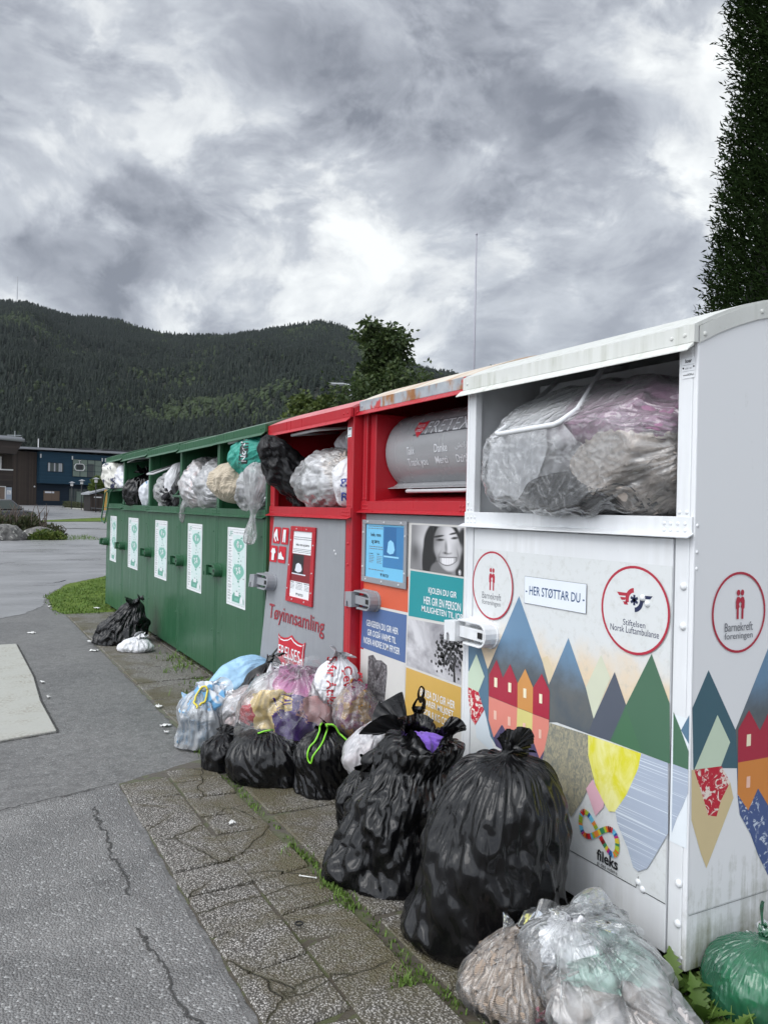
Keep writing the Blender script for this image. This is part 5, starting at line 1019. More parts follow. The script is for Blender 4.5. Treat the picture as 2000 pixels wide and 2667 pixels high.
m_glassg = flat('greenish_room', (0.14, 0.18, 0.15), .2); m_frame = flat('white_frame', (0.6, 0.6, 0.6), .5); m_curt = flat('curtain', (0.36, 0.37, 0.39), .8); m_woodin = flat('wooden_blind', (0.13, 0.09, 0.065), .6)
Z0 = 1.09
e = empty('blue_building', (5.6, 93, Z0), math.atan2(4, 10.46)); tag(e, 'two storey dark blue wooden building with a big upstairs window', 'building')
def fb(name, parent, x0, x1, z0, z1, d0, d1, mat, bev=0): mb = MB(); mb.box(x0, x1, d0, d1, z0-Z0, z1-Z0, mat); return mb.build(name, parent, bevel=bev)
fb('plank_wall', e, -2.0, 2.83, 1.0, 6.85, 0, 9, m_tar); up = fb('upper_wall', e, 2.835, 22, 3.52, 6.95, -.6, 9, m_bluew); lw_ = fb('lower_wall', e, 2.835, 22, 1.0, 3.515, .25, 9, m_blued)
mb = MB(); mb.prism([(-2.4, 7.0-Z0), (22.5, 7.45-Z0), (22.5, 7.7-Z0), (-2.4, 7.2-Z0)], 'y', -1.1, 10, m_roofm); rf = mb.build('roof', e)
mb = MB(); mb.prism([(5, 7.40-Z0), (10.4, 7.75-Z0), (10.4, 7.95-Z0), (5, 7.42-Z0)], 'y', 2, 6, m_felt); mb.build('roof_light', rf)
mb = MB(); mb.prism([(11.6, 7.53-Z0), (16, 7.6-Z0), (16, 7.95-Z0), (11.6, 7.88-Z0)], 'y', 2, 6, m_felt); mb.build('roof_light', rf)
mb = MB(); mb.tube([(3.43, 1, 7.25-Z0), (3.43, 1, 8.4-Z0)], .06, m_frame, 8); mb.build('vent_pipe', rf)
def window(parent, x0, x1, z0, z1, d, frame, glass, cols_=2, rows=1, fw=.05):
    mb = MB(); mb.box(x0, x1, d-.05, d, z0-Z0, z0+fw-Z0, frame); mb.box(x0, x1, d-.05, d, z1-fw-Z0, z1-Z0, frame)
    for i in range(cols_+1): xx = x0+(x1-x0-fw)*i/cols_; mb.box(xx, xx+fw, d-.045, d, z0+fw-Z0, z1-fw-Z0, frame)
    for j in range(1, rows): zz_ = z0+(z1-z0)*j/rows; mb.box(x0+fw, x1-fw, d-.042, d-.003, zz_-Z0, zz_+fw*.7-Z0, frame)
    w = mb.build('window', parent); fb('pane', w, x0+.01, x1-.01, z0+.01, z1-.01, d-.015, d-.005, glass); return w
w = window(up, 3.69, 5.5, 4.80, 5.81, -.61, m_blued, m_glass, 2); 
for a in (3.75, 4.42, 4.95, 5.1): fb('curtain', w, a, a+.22, 4.85, 5.76, -.635, -.628, m_curt)
w = window(up, 6.53, 10.13, 4.36, 6.36, -.61, m_blued, m_glassg, 4, 3)
mb = MB()                                                           # cable-car gondola painted on the glass
mb.tube([(7.37+.59*math.cos(a)*(1 if abs(math.cos(a)) > .4 else 1), -.67, 5.45-Z0+.36*max(-1, min(1, 1.35*math.sin(a)))) for a in np.linspace(0, 6.283, 29)[:-1]], .05, m_frame, 6, closed=True)
mb.tube([(7.37, -.67, 5.84-Z0), (7.35, -.67, 6.16-Z0)], .035, m_frame, 6); mb.tube([(7.2, -.67, 6.16-Z0), (7.5, -.67, 6.22-Z0)], .035, m_frame, 6); mb.box(7.0, 7.75, -.675, -.665, 5.22-Z0, 5.68-Z0, m_felt); mb.build('gondola_emblem', w)
fb('pillar', w, 8.3, 9.1, 4.4, 5.9, -.64, -.63, flat('dim_furniture', (.05, .06, .06), .6))
for x in (6.45, 10.05, 10.45, 2.86): fb('wall_lamp', up, x, x+.1, 6.25, 6.65, -.70, -.605, m_frame)
w = window(lw_, 3.73, 5.54, 1.65, 2.72, .24, m_woodin, m_woodin, 2); fb('pane', w, 3.87, 4.92, 2.48, 2.68, .20, .21, flat('bright_pane', (.72, .74, .78), .1))
w = window(lw_, 6.6, 9.4, 1.15, 3.1, .24, m_blued, m_glass, 5, 2)
fb('door', lw_, 7.5, 8.3, 1.12, 2.75, .12, .19, m_glassg); fb('panel', lw_, 8.4, 9.3, 1.15, 1.75, .12, .19, m_frame); fb('panel', lw_, 8.45, 9.3, 1.8, 2.7, .12, .19, m_woodin)
mb = MB(); mb.dome((2.6, 0, 3.13-Z0), .09, .1, m_frame, (0, -1, 0)); mb.build('wall_lamp', e)
# nearer brown building at the picture's edge
Z0 = .48
e = empty('brown_building', (0, 60, Z0), math.atan2(.1, 1)); tag(e, 'dark brown timber building with a jutting roof at the far left', 'building')
wl = fb('wall', e, -8, 3.76, .4, 5.3, 0, 10, m_tar); fb('weatherboard', e, -8, 3.79, 2.52, 3.58, -.12, -.005, m_tarh); sl = fb('sill', e, -8, 3.80, 3.58, 3.66, -.16, -.004, m_frame)
mb = MB(); mb.prism([(-8, 5.1-Z0), (3.79, 4.65-Z0), (4.16, 5.45-Z0), (4.2, 5.62-Z0), (-8, 5.92-Z0)], 'y', -1.2, 10.4, m_tarh); rf = mb.build('roof', e); mb = MB(); mb.tube([(-8, -1.28, 5.98-Z0), (4.28, -1.28, 5.60-Z0)], .11, m_roofm, 8); mb.build('gutter', rf, smooth=True)
mb = MB(); mb.prism([(-8, 6.2-Z0), (4.15, 5.82-Z0), (4.15, 5.62-Z0), (-8, 5.9-Z0)], 'y', -1.21, 10, m_roofm); mb.build('roof_edge', rf)
mb = MB(); mb.tube([(3.89, 0, 5.7-Z0), (3.89, 0, 6.3-Z0)], .02, m_galv, 5); mb.tube([(3.4, 0, 5.98-Z0), (4.3, 0, 6.02-Z0)], .02, m_galv, 5); mb.build('aerial', rf)
window(wl, 1.4, 3.07, 3.66, 4.5, -.02, m_frame, m_glass, 1, 1, .08); window(wl, 1.0, 3.38, .6, 2.5, -.02, m_frame, m_woodin, 2, 1, .06)
sg = fb('sign_panel', wl, 3.40, 3.74, .48, 2.43, -.1, -.02, flat('pale_blue_panel', (.26, .30, .36), .5)); mb = MB(); mb.box(3.44, 3.70, -.11, -.103, 1.95-Z0, 2.22-Z0, m_frame); nt = mb.build('notice', sg)
mb = MB()
for i in range(3): mb.box(3.47, 3.67-.05*i, -.114, -.1105, 2.0+.07*i-Z0, 2.03+.07*i-Z0, m_roofm)
mb.build('notice_lines', nt)
# shed, path lamps, bush, hedge
Z0 = .75
e = empty('shed', (10.85, 74, Z0), R_(12)); tag(e, 'small dark shed with a lean-to roof beyond the road', 'shed'); fb('wall', e, 0, 1.25, .6, 2.3, 0, 1.6, m_tar)
mb = MB(); mb.prism([(-.2, 2.2-Z0), (1.45, 2.72-Z0), (1.45, 2.86-Z0), (-.2, 2.34-Z0)], 'y', -.25, 1.8, m_roofm); mb.build('roof', e); fb('sign', e, .3, .95, 1.95, 2.05, -.05, -.004, m_frame)
e = empty('signpost', (11.36, 69.1, .65)); tag(e, 'bright yellow wooden post beside the shed', 'post'); mb = MB(); mb.box(-.13, .13, -.1, .1, -.1, 1.95, flat('yellow_timber', (.48, .28, .06), .6)); mb.build('post', e, bevel=.02); mb = MB(); mb.box(-.2, .2, -.17, .17, -.15, .25, m_roofm); mb.build('footing', e, bevel=.02)
def path_lamp(x, y, z0, z1, label):
    e = empty('path_lamp', (x, y, z0)); tag(e, label, 'lamp post', 'lamp posts before the blue building'); H_ = z1-z0; mb = MB(); mb.tube([(0, 0, -.1), (0, 0, H_-.45)], .04, m_felt, 8); mb.build('pole', e, smooth=True)
    mb = MB(); mb.box(-.11, .11, -.11, .11, H_-.45, H_-.14, m_frame); mb.build('lantern', e, bevel=.02); mb = MB(); mb.raw([(-.28, -.28, H_-.14), (.28, -.28, H_-.14), (.28, .28, H_-.14), (-.28, .28, H_-.14), (0, 0, H_)], [(0, 1, 4), (1, 2, 4), (2, 3, 4), (3, 0, 4), (0, 3, 2, 1)], m_roofm); mb.build('hood', e)
path_lamp(10.23, 81.4, .88, 3.51, 'leftmost and farthest of the three hooded lamp posts'); path_lamp(10.56, 77.3, .8, 3.62, 'middle one of the three hooded lamp posts'); path_lamp(10.86, 71.2, .69, 3.66, 'rightmost lamp post, beside the yellow-green bush')
def scrub(name, label, c, r, n, ln, wd, mat, seed, spikes=0, group=None, cat='shrub'):
    rs = np.random.RandomState(seed); e = empty(name, c); tag(e, label, cat, group); d = rs.normal(size=(n, 3)); d[:, 2] = np.abs(d[:, 2]); d /= np.linalg.norm(d, axis=1)[:, None]; q = rs.random(n)**.35
    bump_ = 1+.3*fbm(d*2.2+seed, seed, 2); P = d*q[:, None]*np.array(r)*bump_[:, None]; V, F = leaves(P, d+rs.normal(size=(n, 3))*.6+np.array([0, 0, .4]), ln*rs.uniform(.6, 1.3, n), wd, rs); npmesh('foliage', V, F, [mat], e, False)
    mb = MB()
    for i in range(6): a = i*1.05; mb.tube([(0, 0, 0), (math.cos(a)*r[0]*.35, math.sin(a)*r[1]*.35, r[2]*.45), (math.cos(a)*r[0]*.6, math.sin(a)*r[1]*.6, r[2]*.8)], [.02, .012, .005], m_bark, 5)
    for i in range(spikes):
        a = rs.uniform(0, 6.28); x, y = math.cos(a)*r[0]*rs.uniform(.2, .95), math.sin(a)*r[1]*rs.uniform(.1, .8); h = r[2]*rs.uniform(.95, 1.5); mb.tube([(x, y, .2), (x+rs.normal()*.05, y, h*.7), (x+rs.normal()*.1+.05, y, h)], [.008, .02, .008], flat_spike, 5)
    mb.build('stems', e); return e
flat_spike = flat('dry_flower_spike', (.10, .075, .06), .8)
scrub('bush', 'yellow-green bush at the corner of the blue building', (11.75, 75.5, 2.4), (.75, .7, 1.5), 2600, .16, .06, m_shrub, 3)
e = empty('hedge', (10.5, 87.4, .95)); tag(e, 'low clipped hedge along the forecourt edge', 'hedge'); rs = np.random.RandomState(4); n = 6000; u = rs.random(n); P = np.stack([u*.9+rs.uniform(-.35, .35, n), -u*10.3, -u*.25+rs.random(n)**.6*.62], 1); V, F = leaves(P, rs.normal(size=(n, 3))+np.array([0, 0, .5]), .14, .05, rs); npmesh('foliage', V, F, [m_heath], e, False)
mb = MB(); mb.prism([(10.0, 88), (10.12, 88), (11.2, 76.8), (11.08, 76.7)], 'z', .6, .98, m_conc); tag(mb.build('kerb'), kind='structure')
mb = MB(); a = [(10.3+.3*i/6, 66.5-.5*i) for i in range(7)]; 
e = empty('low_fence', (11.2, 74, .7)); tag(e, 'low dark fence rail before the shed', 'fence'); mb = MB(); mb.tube([(-.4, 1, .35), (.2, -4, .3)], .05, m_felt, 6); mb.build('rail', e)
for i in range(5): mb = MB(); mb.tube([(-.4+.15*i, 1-1.25*i, -.1), (-.4+.15*i, 1-1.25*i, .36)], .05, m_felt, 6); mb.build('post', e)
# planted island with boulders
sheet('island_soil', [(-8, 31.2), (1.5, 30.9), (3.3, 31.2), (4.4, 33.0), (5.1, 32.2), (5.4, 32.5), (4.6, 35.2), (3.0, 36.2), (-8, 36)], 0.02, m_soil, wob=.05)
blades('island_grass', [(random.Random(i).uniform(-1, 5.0), random.Random(i+999).uniform(31.2, 35), .02, random.Random(i+5).uniform(.4, 1.2)) for i in range(1500)], m_blade, 5, .16, .1, .012, 12)
m_rock, t, out = new_mat('lichened_granite'); c = objc(t); base = t.mix(t.rng(t.noise(c, 4, 6, .65), .35, .65), (.055, .055, .055), (.17, .165, .155)); base = t.mix(t.rng(t.noise(c, 9, 4, .6), .58, .64), base, (.34, .34, .31)); b = pbsdf(t, out, **{'Base Color': base, 'Roughness': .85}); t.link(bump(t, t.noise(c, 7, 5, .6), .8, .04), b.inputs['Normal'])
def boulder(c, r, seed, label):
    V, F, _ = film(blob(r[0], r[2]), nu=60, nv=44, sy=r[1]/r[0], lump=.16*r[0], lfreq=2.2/r[0], loc=c, seed=seed, iters=1, hoop=1.0, mer=0, floor=0.0); o = bag_mesh('boulder', V, F, [m_rock]); tag(o, label, 'boulder', 'boulders edging the planted island'); return o
boulder((1.75, 31.4, .2), (.72, .55, .46), 2, 'large rounded grey boulder with pale lichen at the left edge'); boulder((2.95, 32.3, .15), (.62, .55, .40), 5, 'mossy boulder right of the large lichened one')
hg = 'shrubs on the planted island'
scrub('heather_shrub', 'dark tufted shrub with dry spikes behind the lichened boulder', (1.5, 33.3, 0), (1.0, .7, .95), 3200, .13, .03, m_heath, 11, 26, hg); scrub('heather_shrub', 'dark shrub with the tallest dry spikes, right of its neighbour', (2.6, 33.3, 0), (.8, .6, .95), 2800, .13, .03, m_heath, 12, 24, hg)
scrub('heather_shrub', 'low spiky shrub behind the mossy boulder', (3.35, 32.9, 0), (.6, .5, .6), 1500, .12, .03, m_heath, 13, 12, hg); scrub('leafy_shrub', 'bright green low shrub before the mossy boulder', (3.15, 31.6, 0), (.62, .4, .38), 1800, .12, .04, m_shrub, 14, 0, hg)
# parked car just showing at the picture's left edge
e = empty('parked_car', (1.9, 42, .15), R_(4)); tag(e, 'parked dark car half hidden behind the island shrubs', 'car'); m_car = paint('dark_car_paint', (.04, .042, .048), .2, .05, (.1, .1, .1), 1, coat=.6)
mb = MB(); mb.prism([(-2.0, .35), (-1.95, .75), (-1.5, .88), (1.2, .92), (1.6, .86), (1.72, .55), (1.7, .3)], 'y', -.85, .85, m_car); bd = mb.build('body', e, bevel=.06)
mb = MB(); mb.prism([(-1.35, .88), (-.75, 1.38), (.6, 1.42), (1.15, .93)], 'y', -.74, .74, m_car); mb.build('roof', e, bevel=.08)
mb = MB(); mb.prism([(-1.22, .94), (-.72, 1.34), (.55, 1.36), (.98, .96)], 'y', -.755, -.742, m_glass); mb.build('side_window', e); mb = MB(); mb.prism([(-1.22, .94), (-.72, 1.34), (.55, 1.36), (.98, .96)], 'y', .742, .755, m_glass); mb.build('side_window', e)
mb = MB(); mb.raw([(1.17, -.64, .95), (1.17, .64, .95), (.67, .6, 1.38), (.67, -.6, 1.38)], [(0, 1, 2, 3)], flat('windscreen', (.36, .46, .50), .1)); mb.build('windscreen', e)
m_tyre = flat('tyre_rubber', (.02, .02, .02), .8)
for x in (-1.25, 1.05):
    for y in (-.80, .80):
        mb = MB(); mb.tube([(x, y-.1, .31), (x, y+.1, .31)], .31, m_tyre, 20); wv_ = mb.build('wheel', e, bevel=.03); mb = MB(); s_ = 1 if y > 0 else -1; mb.dome((x, y+s_*.1, .31), .2, .03, m_steel, (0, s_, 0), 14); mb.build('rim', wv_)
for y in (-.6, .6): mb = MB(); mb.dome((1.70, y, .68), .12, .05, m_frame, (1, 0, 0), 12); mb.build('headlight', e)
# ------------------------------------------------------------------ litter
m_paper = flat('white_paper_scrap', (.68, .68, .66), .7)
def scrap(x, y, w, l, rz, label, seed=0, name='paper_scrap', z=.016):
    rs = random.Random(seed); n = 6; V = [(-w/2+w*i/n+rs.gauss(0, w*.04), -l/2+l*j/n+rs.gauss(0, l*.04), .004+abs(rs.gauss(0, .006))) for j in range(n+1) for i in range(n+1)]; q = n+1
    o = npmesh(name, V, [(j*q+i, j*q+i+1, (j+1)*q+i+1, (j+1)*q+i) for j in range(n) for i in range(n)], [m_paper], None, True); s_ = o.modifiers.new('body', 'SOLIDIFY'); s_.thickness = .001
    o.location = (x, y, z); o.rotation_euler = (0, 0, rz); tag(o, label, 'litter', 'scraps of paper on the ground'); return o
for i, (x, y, w, l, rz, lab) in enumerate(((1.80, 11.5, .12, .20, .5, 'white scrap on the grass edge by the far green container'), (1.25, 12.0, .10, .14, 0, 'white scrap at the left tip of the grass'), (.82, 9.62, .10, .22, .7, 'white scrap alone on the dark asphalt path'), (1.30, 8.75, .09, .12, 0, 'smaller white scrap beside the lone black sack'),
        (1.27, 8.25, .10, .18, 1.2, 'oval white scrap on the slab edge before the lone black sack'), (.68, 6.95, .05, .12, .3, 'white scrap on the right edge of the concrete slab, farther one'), (.67, 6.4, .05, .10, .1, 'white scrap on the right edge of the concrete slab, nearer one'), (1.33, 5.75, .10, .10, .4, 'white scrap on the slab edge short of the blue clear bag'),
        (1.27, 5.28, .12, .14, .9, 'torn white paper beside the blue clear bag'), (1.235, 5.12, .05, .06, .2, 'tiny white scrap beside the torn paper'), (1.145, 3.49, .07, .05, .1, 'rectangular white label lying on the cracked slabs'), (1.70, 3.50, .03, .04, .3, 'tiny white crumb before the twin black sacks'))):
    scrap(x, y, w*.45, l*.45, rz, lab, i, z=.004 if x < 1.29 and y > 4.3 else .016)
mb = MB(); mb.tube([(-.03, 0, .004), (.03, .0, .004)], .0022, m_paper, 6); mb.dome((-.031, 0, .004), .004, .006, m_paper, (-1, 0, 0), 8); mb.dome((.031, 0, .004), .004, .006, m_paper, (1, 0, 0), 8); o = mb.build('cotton_bud', None, smooth=True, loc=(1.245, 2.86, .016)); o.rotation_euler = (0, 0, -.75); tag(o, 'white cotton bud lying on the slab beside the mossy joint', 'litter')
mb = MB(); mb.tube([(.013*math.cos(a), .013*math.sin(a), .004) for a in np.linspace(0, 6.28, 15)[:-1]], .003, m_dark, 6, closed=True); o = mb.build('bottle_cap_ring', None, smooth=True, loc=(1.08, 2.55, .016)); tag(o, 'small black plastic ring lying on the near slabs', 'litter')
# ------------------------------------------------------------------ wooded hills
RIDGE = np.array([(-40, .19), (-20, .20), (-5, .215), (2.6, .227), (4.3, .228), (5.7, .222), (7.2, .217), (7.9, .220), (9.1, .219), (10.0, .218), (11.2, .213), (13.3, .207), (14.9, .208), (17.4, .211), (19.3, .218), (21.3, .226), (23.5, .234), (25.2, .229), (26.2, .221), (27.2, .208), (28.9, .193), (30.5, .181), (33.8, .170), (37.1, .158), (42, .14), (50, .10), (58, .05), (70, .03)])
DR = 2200.0
def hill(b, d):
    """height of the wooded slope at bearing b (degrees) and distance d"""
    top = np.interp(b, RIDGE[:, 0], RIDGE[:, 1])*(DR+120*np.sin(b*.21))-12
    t_ = np.clip((d-620)/(DR+120*np.sin(b*.21)-620), 0, 1); s_ = t_**.85*(1-.12*np.sin(t_*np.pi)); x = d*np.sin(np.radians(b)); y = d*np.cos(np.radians(b))
    q = np.stack([x/380, y/380, 0*x], -1); rough = fbm(q, 4, 4)*62*np.sin(np.clip(t_, 0, 1)*np.pi)
    over = np.clip((d-DR-120*np.sin(b*.21))/700, 0, 1); return 1.8+(top-1.8)*s_+rough-over*120
bb = np.linspace(-40, 70, 150); dd = np.linspace(560, 2900, 70); Bg, Dg = np.meshgrid(bb, dd); Zg = hill(Bg, Dg); V = np.stack([Dg*np.sin(np.radians(Bg)), Dg*np.cos(np.radians(Bg)), Zg], -1).reshape(-1, 3); nb = len(bb)
m_hill = cloth('forest_floor', (.022, .028, .016), 0, 1)
tag(npmesh('hills', V, [(j*nb+i, j*nb+i+1, (j+1)*nb+i+1, (j+1)*nb+i) for j in range(len(dd)-1) for i in range(nb-1)], [m_hill]), kind='structure')
rs = np.random.RandomState(9); n = 95000; b_ = rs.uniform(-6, 42, n); d = np.sqrt(rs.uniform(640**2, (DR+190)**2, n)); x = d*np.sin(np.radians(b_)); y = d*np.cos(np.radians(b_)); z = hill(b_, d)
spc = fbm(np.stack([x/210, y/210, 0*x], -1), 21, 4)+rs.normal(size=n)*.28; decid = spc > .34
h = np.where(decid, rs.uniform(7, 12, n), rs.uniform(9, 19, n)); r = np.where(decid, h*rs.uniform(.30, .42, n), h*rs.uniform(.15, .22, n))
th = np.linspace(0, 2*np.pi, 6, endpoint=False); prof_c = [(0.12, .55), (.30, 1.0), (.34, .62), (.58, .72), (.62, .40), (.82, .40), (1.0, 0.02)]; prof_d = [(0.12, .5), (.28, .95), (.45, 1.0), (.62, .92), (.78, .72), (.92, .42), (1.0, .05)]
rings = []
for (zc_, rc_), (zd_, rd_) in zip(prof_c, prof_d):
    zz_ = np.where(decid, zd_, zc_)*h; rr = np.where(decid, rd_, rc_)*r; jit = rs.uniform(.6, 1.25, (n, 6)); ph = rs.uniform(0, 6.28, n)
    rings.append(np.stack([x[:, None]+np.cos(th[None]+ph[:, None]*0+b_[:, None])*rr[:, None]*jit, y[:, None]+np.sin(th[None]+b_[:, None])*rr[:, None]*jit, z[:, None]+zz_[:, None]+rs.normal(size=(n, 6))*.02*h[:, None]], -1))
V = np.stack(rings, 1); i0 = (np.arange(n)*42)[:, None]; F = []
for k in range(6):
    for j in range(6): F.append(i0+np.array([[k*6+j, k*6+(j+1) % 6, (k+1)*6+(j+1) % 6, (k+1)*6+j]]))
F = np.stack(F, 1).reshape(-1, 4)
# tree species differ in colour: spruce, pine, birch and other broadleaves
sp_i = np.where(decid, np.where(rs.random(n) < .7, 2, 3), np.where(rs.random(n) < .75, 0, 1))
FM = [leafmat('far_spruce', [(0.0059, 0.0119, 0.0085), (0.0110, 0.0187, 0.0127)], .8, 0), leafmat('far_pine', [(0.0110, 0.0187, 0.0136), (0.0187, 0.0263, 0.0179)], .8, 0), leafmat('far_birch', [(0.0229, 0.0374, 0.0136), (0.0357, 0.0544, 0.0187)], .8, 0), leafmat('far_broadleaf', [(0.0179, 0.0289, 0.0127), (0.0289, 0.0382, 0.0187)], .8, 0)]
tag(npmesh('forest', V.reshape(-1, 3), F, FM, None, False, np.repeat(sp_i, 36)), kind='stuff')
e = empty('radio_mast', (DR*math.sin(R_(3.65)), DR*math.cos(R_(3.65)), .238*DR-14)); tag(e, 'thin radio mast on the left hilltop', 'mast'); mb = MB(); mb.tube([(0, 0, -5), (0, 0, 52)], [1.3, .8], m_galv, 6); mb.build('mast', e)
# ------------------------------------------------------------------ valley air
mz = bpy.data.materials.new('valley_air'); mz.use_nodes = True; t = NT(mz.node_tree); out = t.n('ShaderNodeOutputMaterial'); pv = t.n('ShaderNodeVolumePrincipled', ins={'Color': (.80, .87, .95, 1), 'Density': HAZE, 'Anisotropy': 0.0}); t.link(pv.outputs[0], out.inputs['Volume'])
if HAZE > 0:
    mb = MB(); mb.box(-2600, 3600, -60, 3400, -420, 900, mz); tag(mb.build('haze'), kind='stuff')
# ------------------------------------------------------------------ bag films and cloths
B_black = plastic_bag('black_polythene', (0.0045, 0.0045, 0.005), 0.16, 0.36, 0.16, (1.0, 1.0, 0.36))
B_matt = plastic_bag('dull_black_polythene', (0.008, 0.008, 0.009), 0.30, 0.28, 0.2)
B_white = plastic_bag('white_carrier_polythene', (0.66, 0.66, 0.68), 0.34, 0.4, 0.4)
B_blue = plastic_bag('pale_blue_polythene', (0.30, 0.50, 0.68), 0.4, 0.4, 0.25)
B_teal = plastic_bag('teal_nylon', (0.03, 0.28, 0.22), 0.45, 0.4, 0.35)
C_clear = clear_film('clear_polythene', (.97, .975, .98), 0.08, 0.5, 0.14, 0.3, 0.16); C_milky = clear_film('milky_polythene', (0.97, 0.975, 0.98), 0.26, 0.5, 0.18, 0.3, 0.25)
C_thin = clear_film('thin_clear_polythene', (0.985, 0.99, 0.99), 0.01, 0.30, 0.12, 0.25, 0.08)
C_crisp = clear_film('crackling_clear_polythene', (0.97, 0.985, 0.99), 0.10, 0.55, 0.10, 0.35, 0.30)
C_green = clear_film('green_tinted_polythene', (0.10, 0.42, 0.24), 0.34, 0.4, 0.2, 0.3, 0.12)
K = {}
for k, (c_, kn, sc_, c2) in dict(beigeknit=((0.40, 0.31, 0.24), 1.2, 190, None), white=((0.80, 0.80, 0.82), 0, 90, None), grey=((0.34, 0.34, 0.36), 0, 90, None), mauve=((0.30, 0.16, 0.24), 0, 90, None),
        beige=((0.58, 0.50, 0.44), 0, 120, None), black=((0.018, 0.018, 0.022), 0, 120, None), pinkknit=((0.70, 0.28, 0.52), 1.0, 110, None), yellow=((0.72, 0.52, 0.20), 0, 70, None),
        purple=((0.07, 0.02, 0.19), 0, 90, None), peach=((0.62, 0.30, 0.29), 0, 80, None), red=((0.45, 0.03, 0.04), 0, 80, None), navy=((0.02, 0.03, 0.07), 0, 90, None), denim=((0.06, 0.15, 0.24), 0, 120, None),
        blueprint=((0.16, 0.38, 0.62), 0, 60, (0.62, 0.66, 0.70)), palepink=((0.60, 0.47, 0.46), 0, 80, (0.68, 0.66, 0.68)), fleece=((0.50, 0.43, 0.33), 1.0, 60, None), scarf=((0.40, 0.20, 0.03), 0, 60, (0.16, 0.02, 0.07)),
        mint=((0.46, 0.64, 0.56), 0, 80, None), floral=((0.42, 0.10, 0.14), 0, 60, (0.60, 0.52, 0.55)), violet=((0.20, 0.10, 0.50), 0, 80, None), cream=((0.62, 0.57, 0.48), 0, 80, None), taupe=((0.46, 0.41, 0.38), 0, 90, (0.58, 0.54, 0.52)), lightblue=((0.30, 0.50, 0.68), 0, 60, None)).items():
    K[k] = cloth('cloth_'+k, c_, kn, sc_, c2)
from mathutils.bvhtree import BVHTree
BAGS = {}; LAST = [None]
def bag(name, label, cat, mat, group=None, parts=(), sub=1, **kw):
    V, F, N = film(**kw); o = bag_mesh(name, V, F, [mat], sub=sub); tag(o, label, cat, group); BAGS[o.name] = (V, F); LAST[0] = (V, F, kw.get('planes', ())); o['_k'] = 0; del o['_k']; return o
def garment(label, mat, loc, r_, rot=(0, 0, 0), seed=1, nu=120, nv=84, name='garment', lump=0.035, mer=0.10, hoop=1.14, planes=(), cat='clothing', floor=None, home=.015, group=None, within=True, press=1.0):
    r = tuple(q*(1.25 if within else 1.1)*press for q in r_); R, h = r[0], r[2]; V, F, N = film(blob(R, h), nu=nu, nv=nv, sx=1, sy=r[1]/r[0], lump=lump, lfreq=5/max(R, h)*.22, rot=rot, loc=loc, hoop=hoop, mer=mer, kap=1.6, iters=80, home=home, seed=seed, planes=planes, floor=floor, seedamp=.003, bend=.035)
    if within:                                                      # pressed against the inside of the film it is packed in
        T = BVHTree.FromPolygons([tuple(v) for v in LAST[0][0]], [tuple(f) for f in LAST[0][1]])
        for i in range(len(V)):
            q, nn, _, dist = T.find_nearest(Vector(V[i]))
            sd_ = (Vector(V[i])-q).dot(nn)
            if sd_ > -.016: w_ = q-nn*.016; V[i] = tuple(w_)
    o = bag_mesh(name, V, F, [mat]); tag(o, label, cat, group); return o
def ribbon(name, parent, pts, w, mat, thick=0.0015, tw=(0, 0, 1)):
    """a flat loop of film or tape with a fold along it"""
    P = spline([(*p,) for p in pts], max(16, len(pts)*8)); n = len(P); vs = []; T = np.gradient(P, axis=0); T /= np.linalg.norm(T, axis=1)[:, None]+1e-9
    S = np.cross(T, np.array(tw, float)); S /= np.linalg.norm(S, axis=1)[:, None]+1e-9; U = np.cross(S, T)
    ww = w*(0.75+0.25*np.sin(np.linspace(0, 9, n)))[:, None]
    cols_ = [P-S*ww+U*ww*.25, P-S*ww*.4-U*ww*.1, P+S*ww*.4+U*ww*.12, P+S*ww-U*ww*.25]
    V = np.stack(cols_, 1).reshape(-1, 3)-np.array(parent.location); i = np.arange(n-1)[:, None]*4; F = np.concatenate([i+np.array([[k, k+1, k+5, k+4]]) for k in range(3)])
    o = npmesh(name, V, F, [mat], parent); s = o.modifiers.new('body', 'SOLIDIFY'); s.thickness = thick; ss = o.modifiers.new('smooth', 'SUBSURF'); ss.levels = ss.render_levels = 1; return o
def on_bag(o, pts, eye, off=0.0015):
    """drop points that lie in a plane in front of the bag on to its film"""
    V, F = BAGS[o.name]; T = BVHTree.FromPolygons([tuple(v) for v in V], [tuple(f) for f in F]); out = []
    d = Vector(eye).normalized()
    for p in pts:
        h = T.ray_cast(Vector(p)-d*1.0, d)
        out.append(tuple((h[0]-d*off if h[0] is not None else Vector(p))-o.location))
    return out
def bag_text(o, s, c, right, up, w, h, eye, mat, bold=0.01, name='lettering'):
    V, F = glyphs(s, bold); a, b_ = V.min(0), V.max(0); q = (V-(a+b_)/2)/(b_-a)
    rt, u_, c_ = Vector(right).normalized(), Vector(up).normalized(), Vector(c)
    me = MB(); me.raw(on_bag(o, [c_+rt*p[0]*w+u_*p[1]*h for p in q], eye, .003), F, mat); return me.build(name, o)
def bag_patch(o, c, right, up, w, h, eye, mat, name='print', n=8):
    rt, u_, c_ = Vector(right).normalized(), Vector(up).normalized(), Vector(c)
    P = on_bag(o, [c_+rt*w*(i/n-.5)+u_*h*(j/n-.5) for j in range(n+1) for i in range(n+1)], eye, .002); me = MB(); q = n+1
    me.raw(P, [(j*q+i, j*q+i+1, (j+1)*q+i+1, (j+1)*q+i) for j in range(n) for i in range(n)], mat); return me.build(name, o, smooth=True)
VD = Vector((.50, .86, -.1))                   # roughly the way the photographer looks along the pile
WALL = lambda X: ((X-.004, 0, 0), (-1, 0, 0))
IR = (.88, -.47, 0)                              # picture right, on the ground
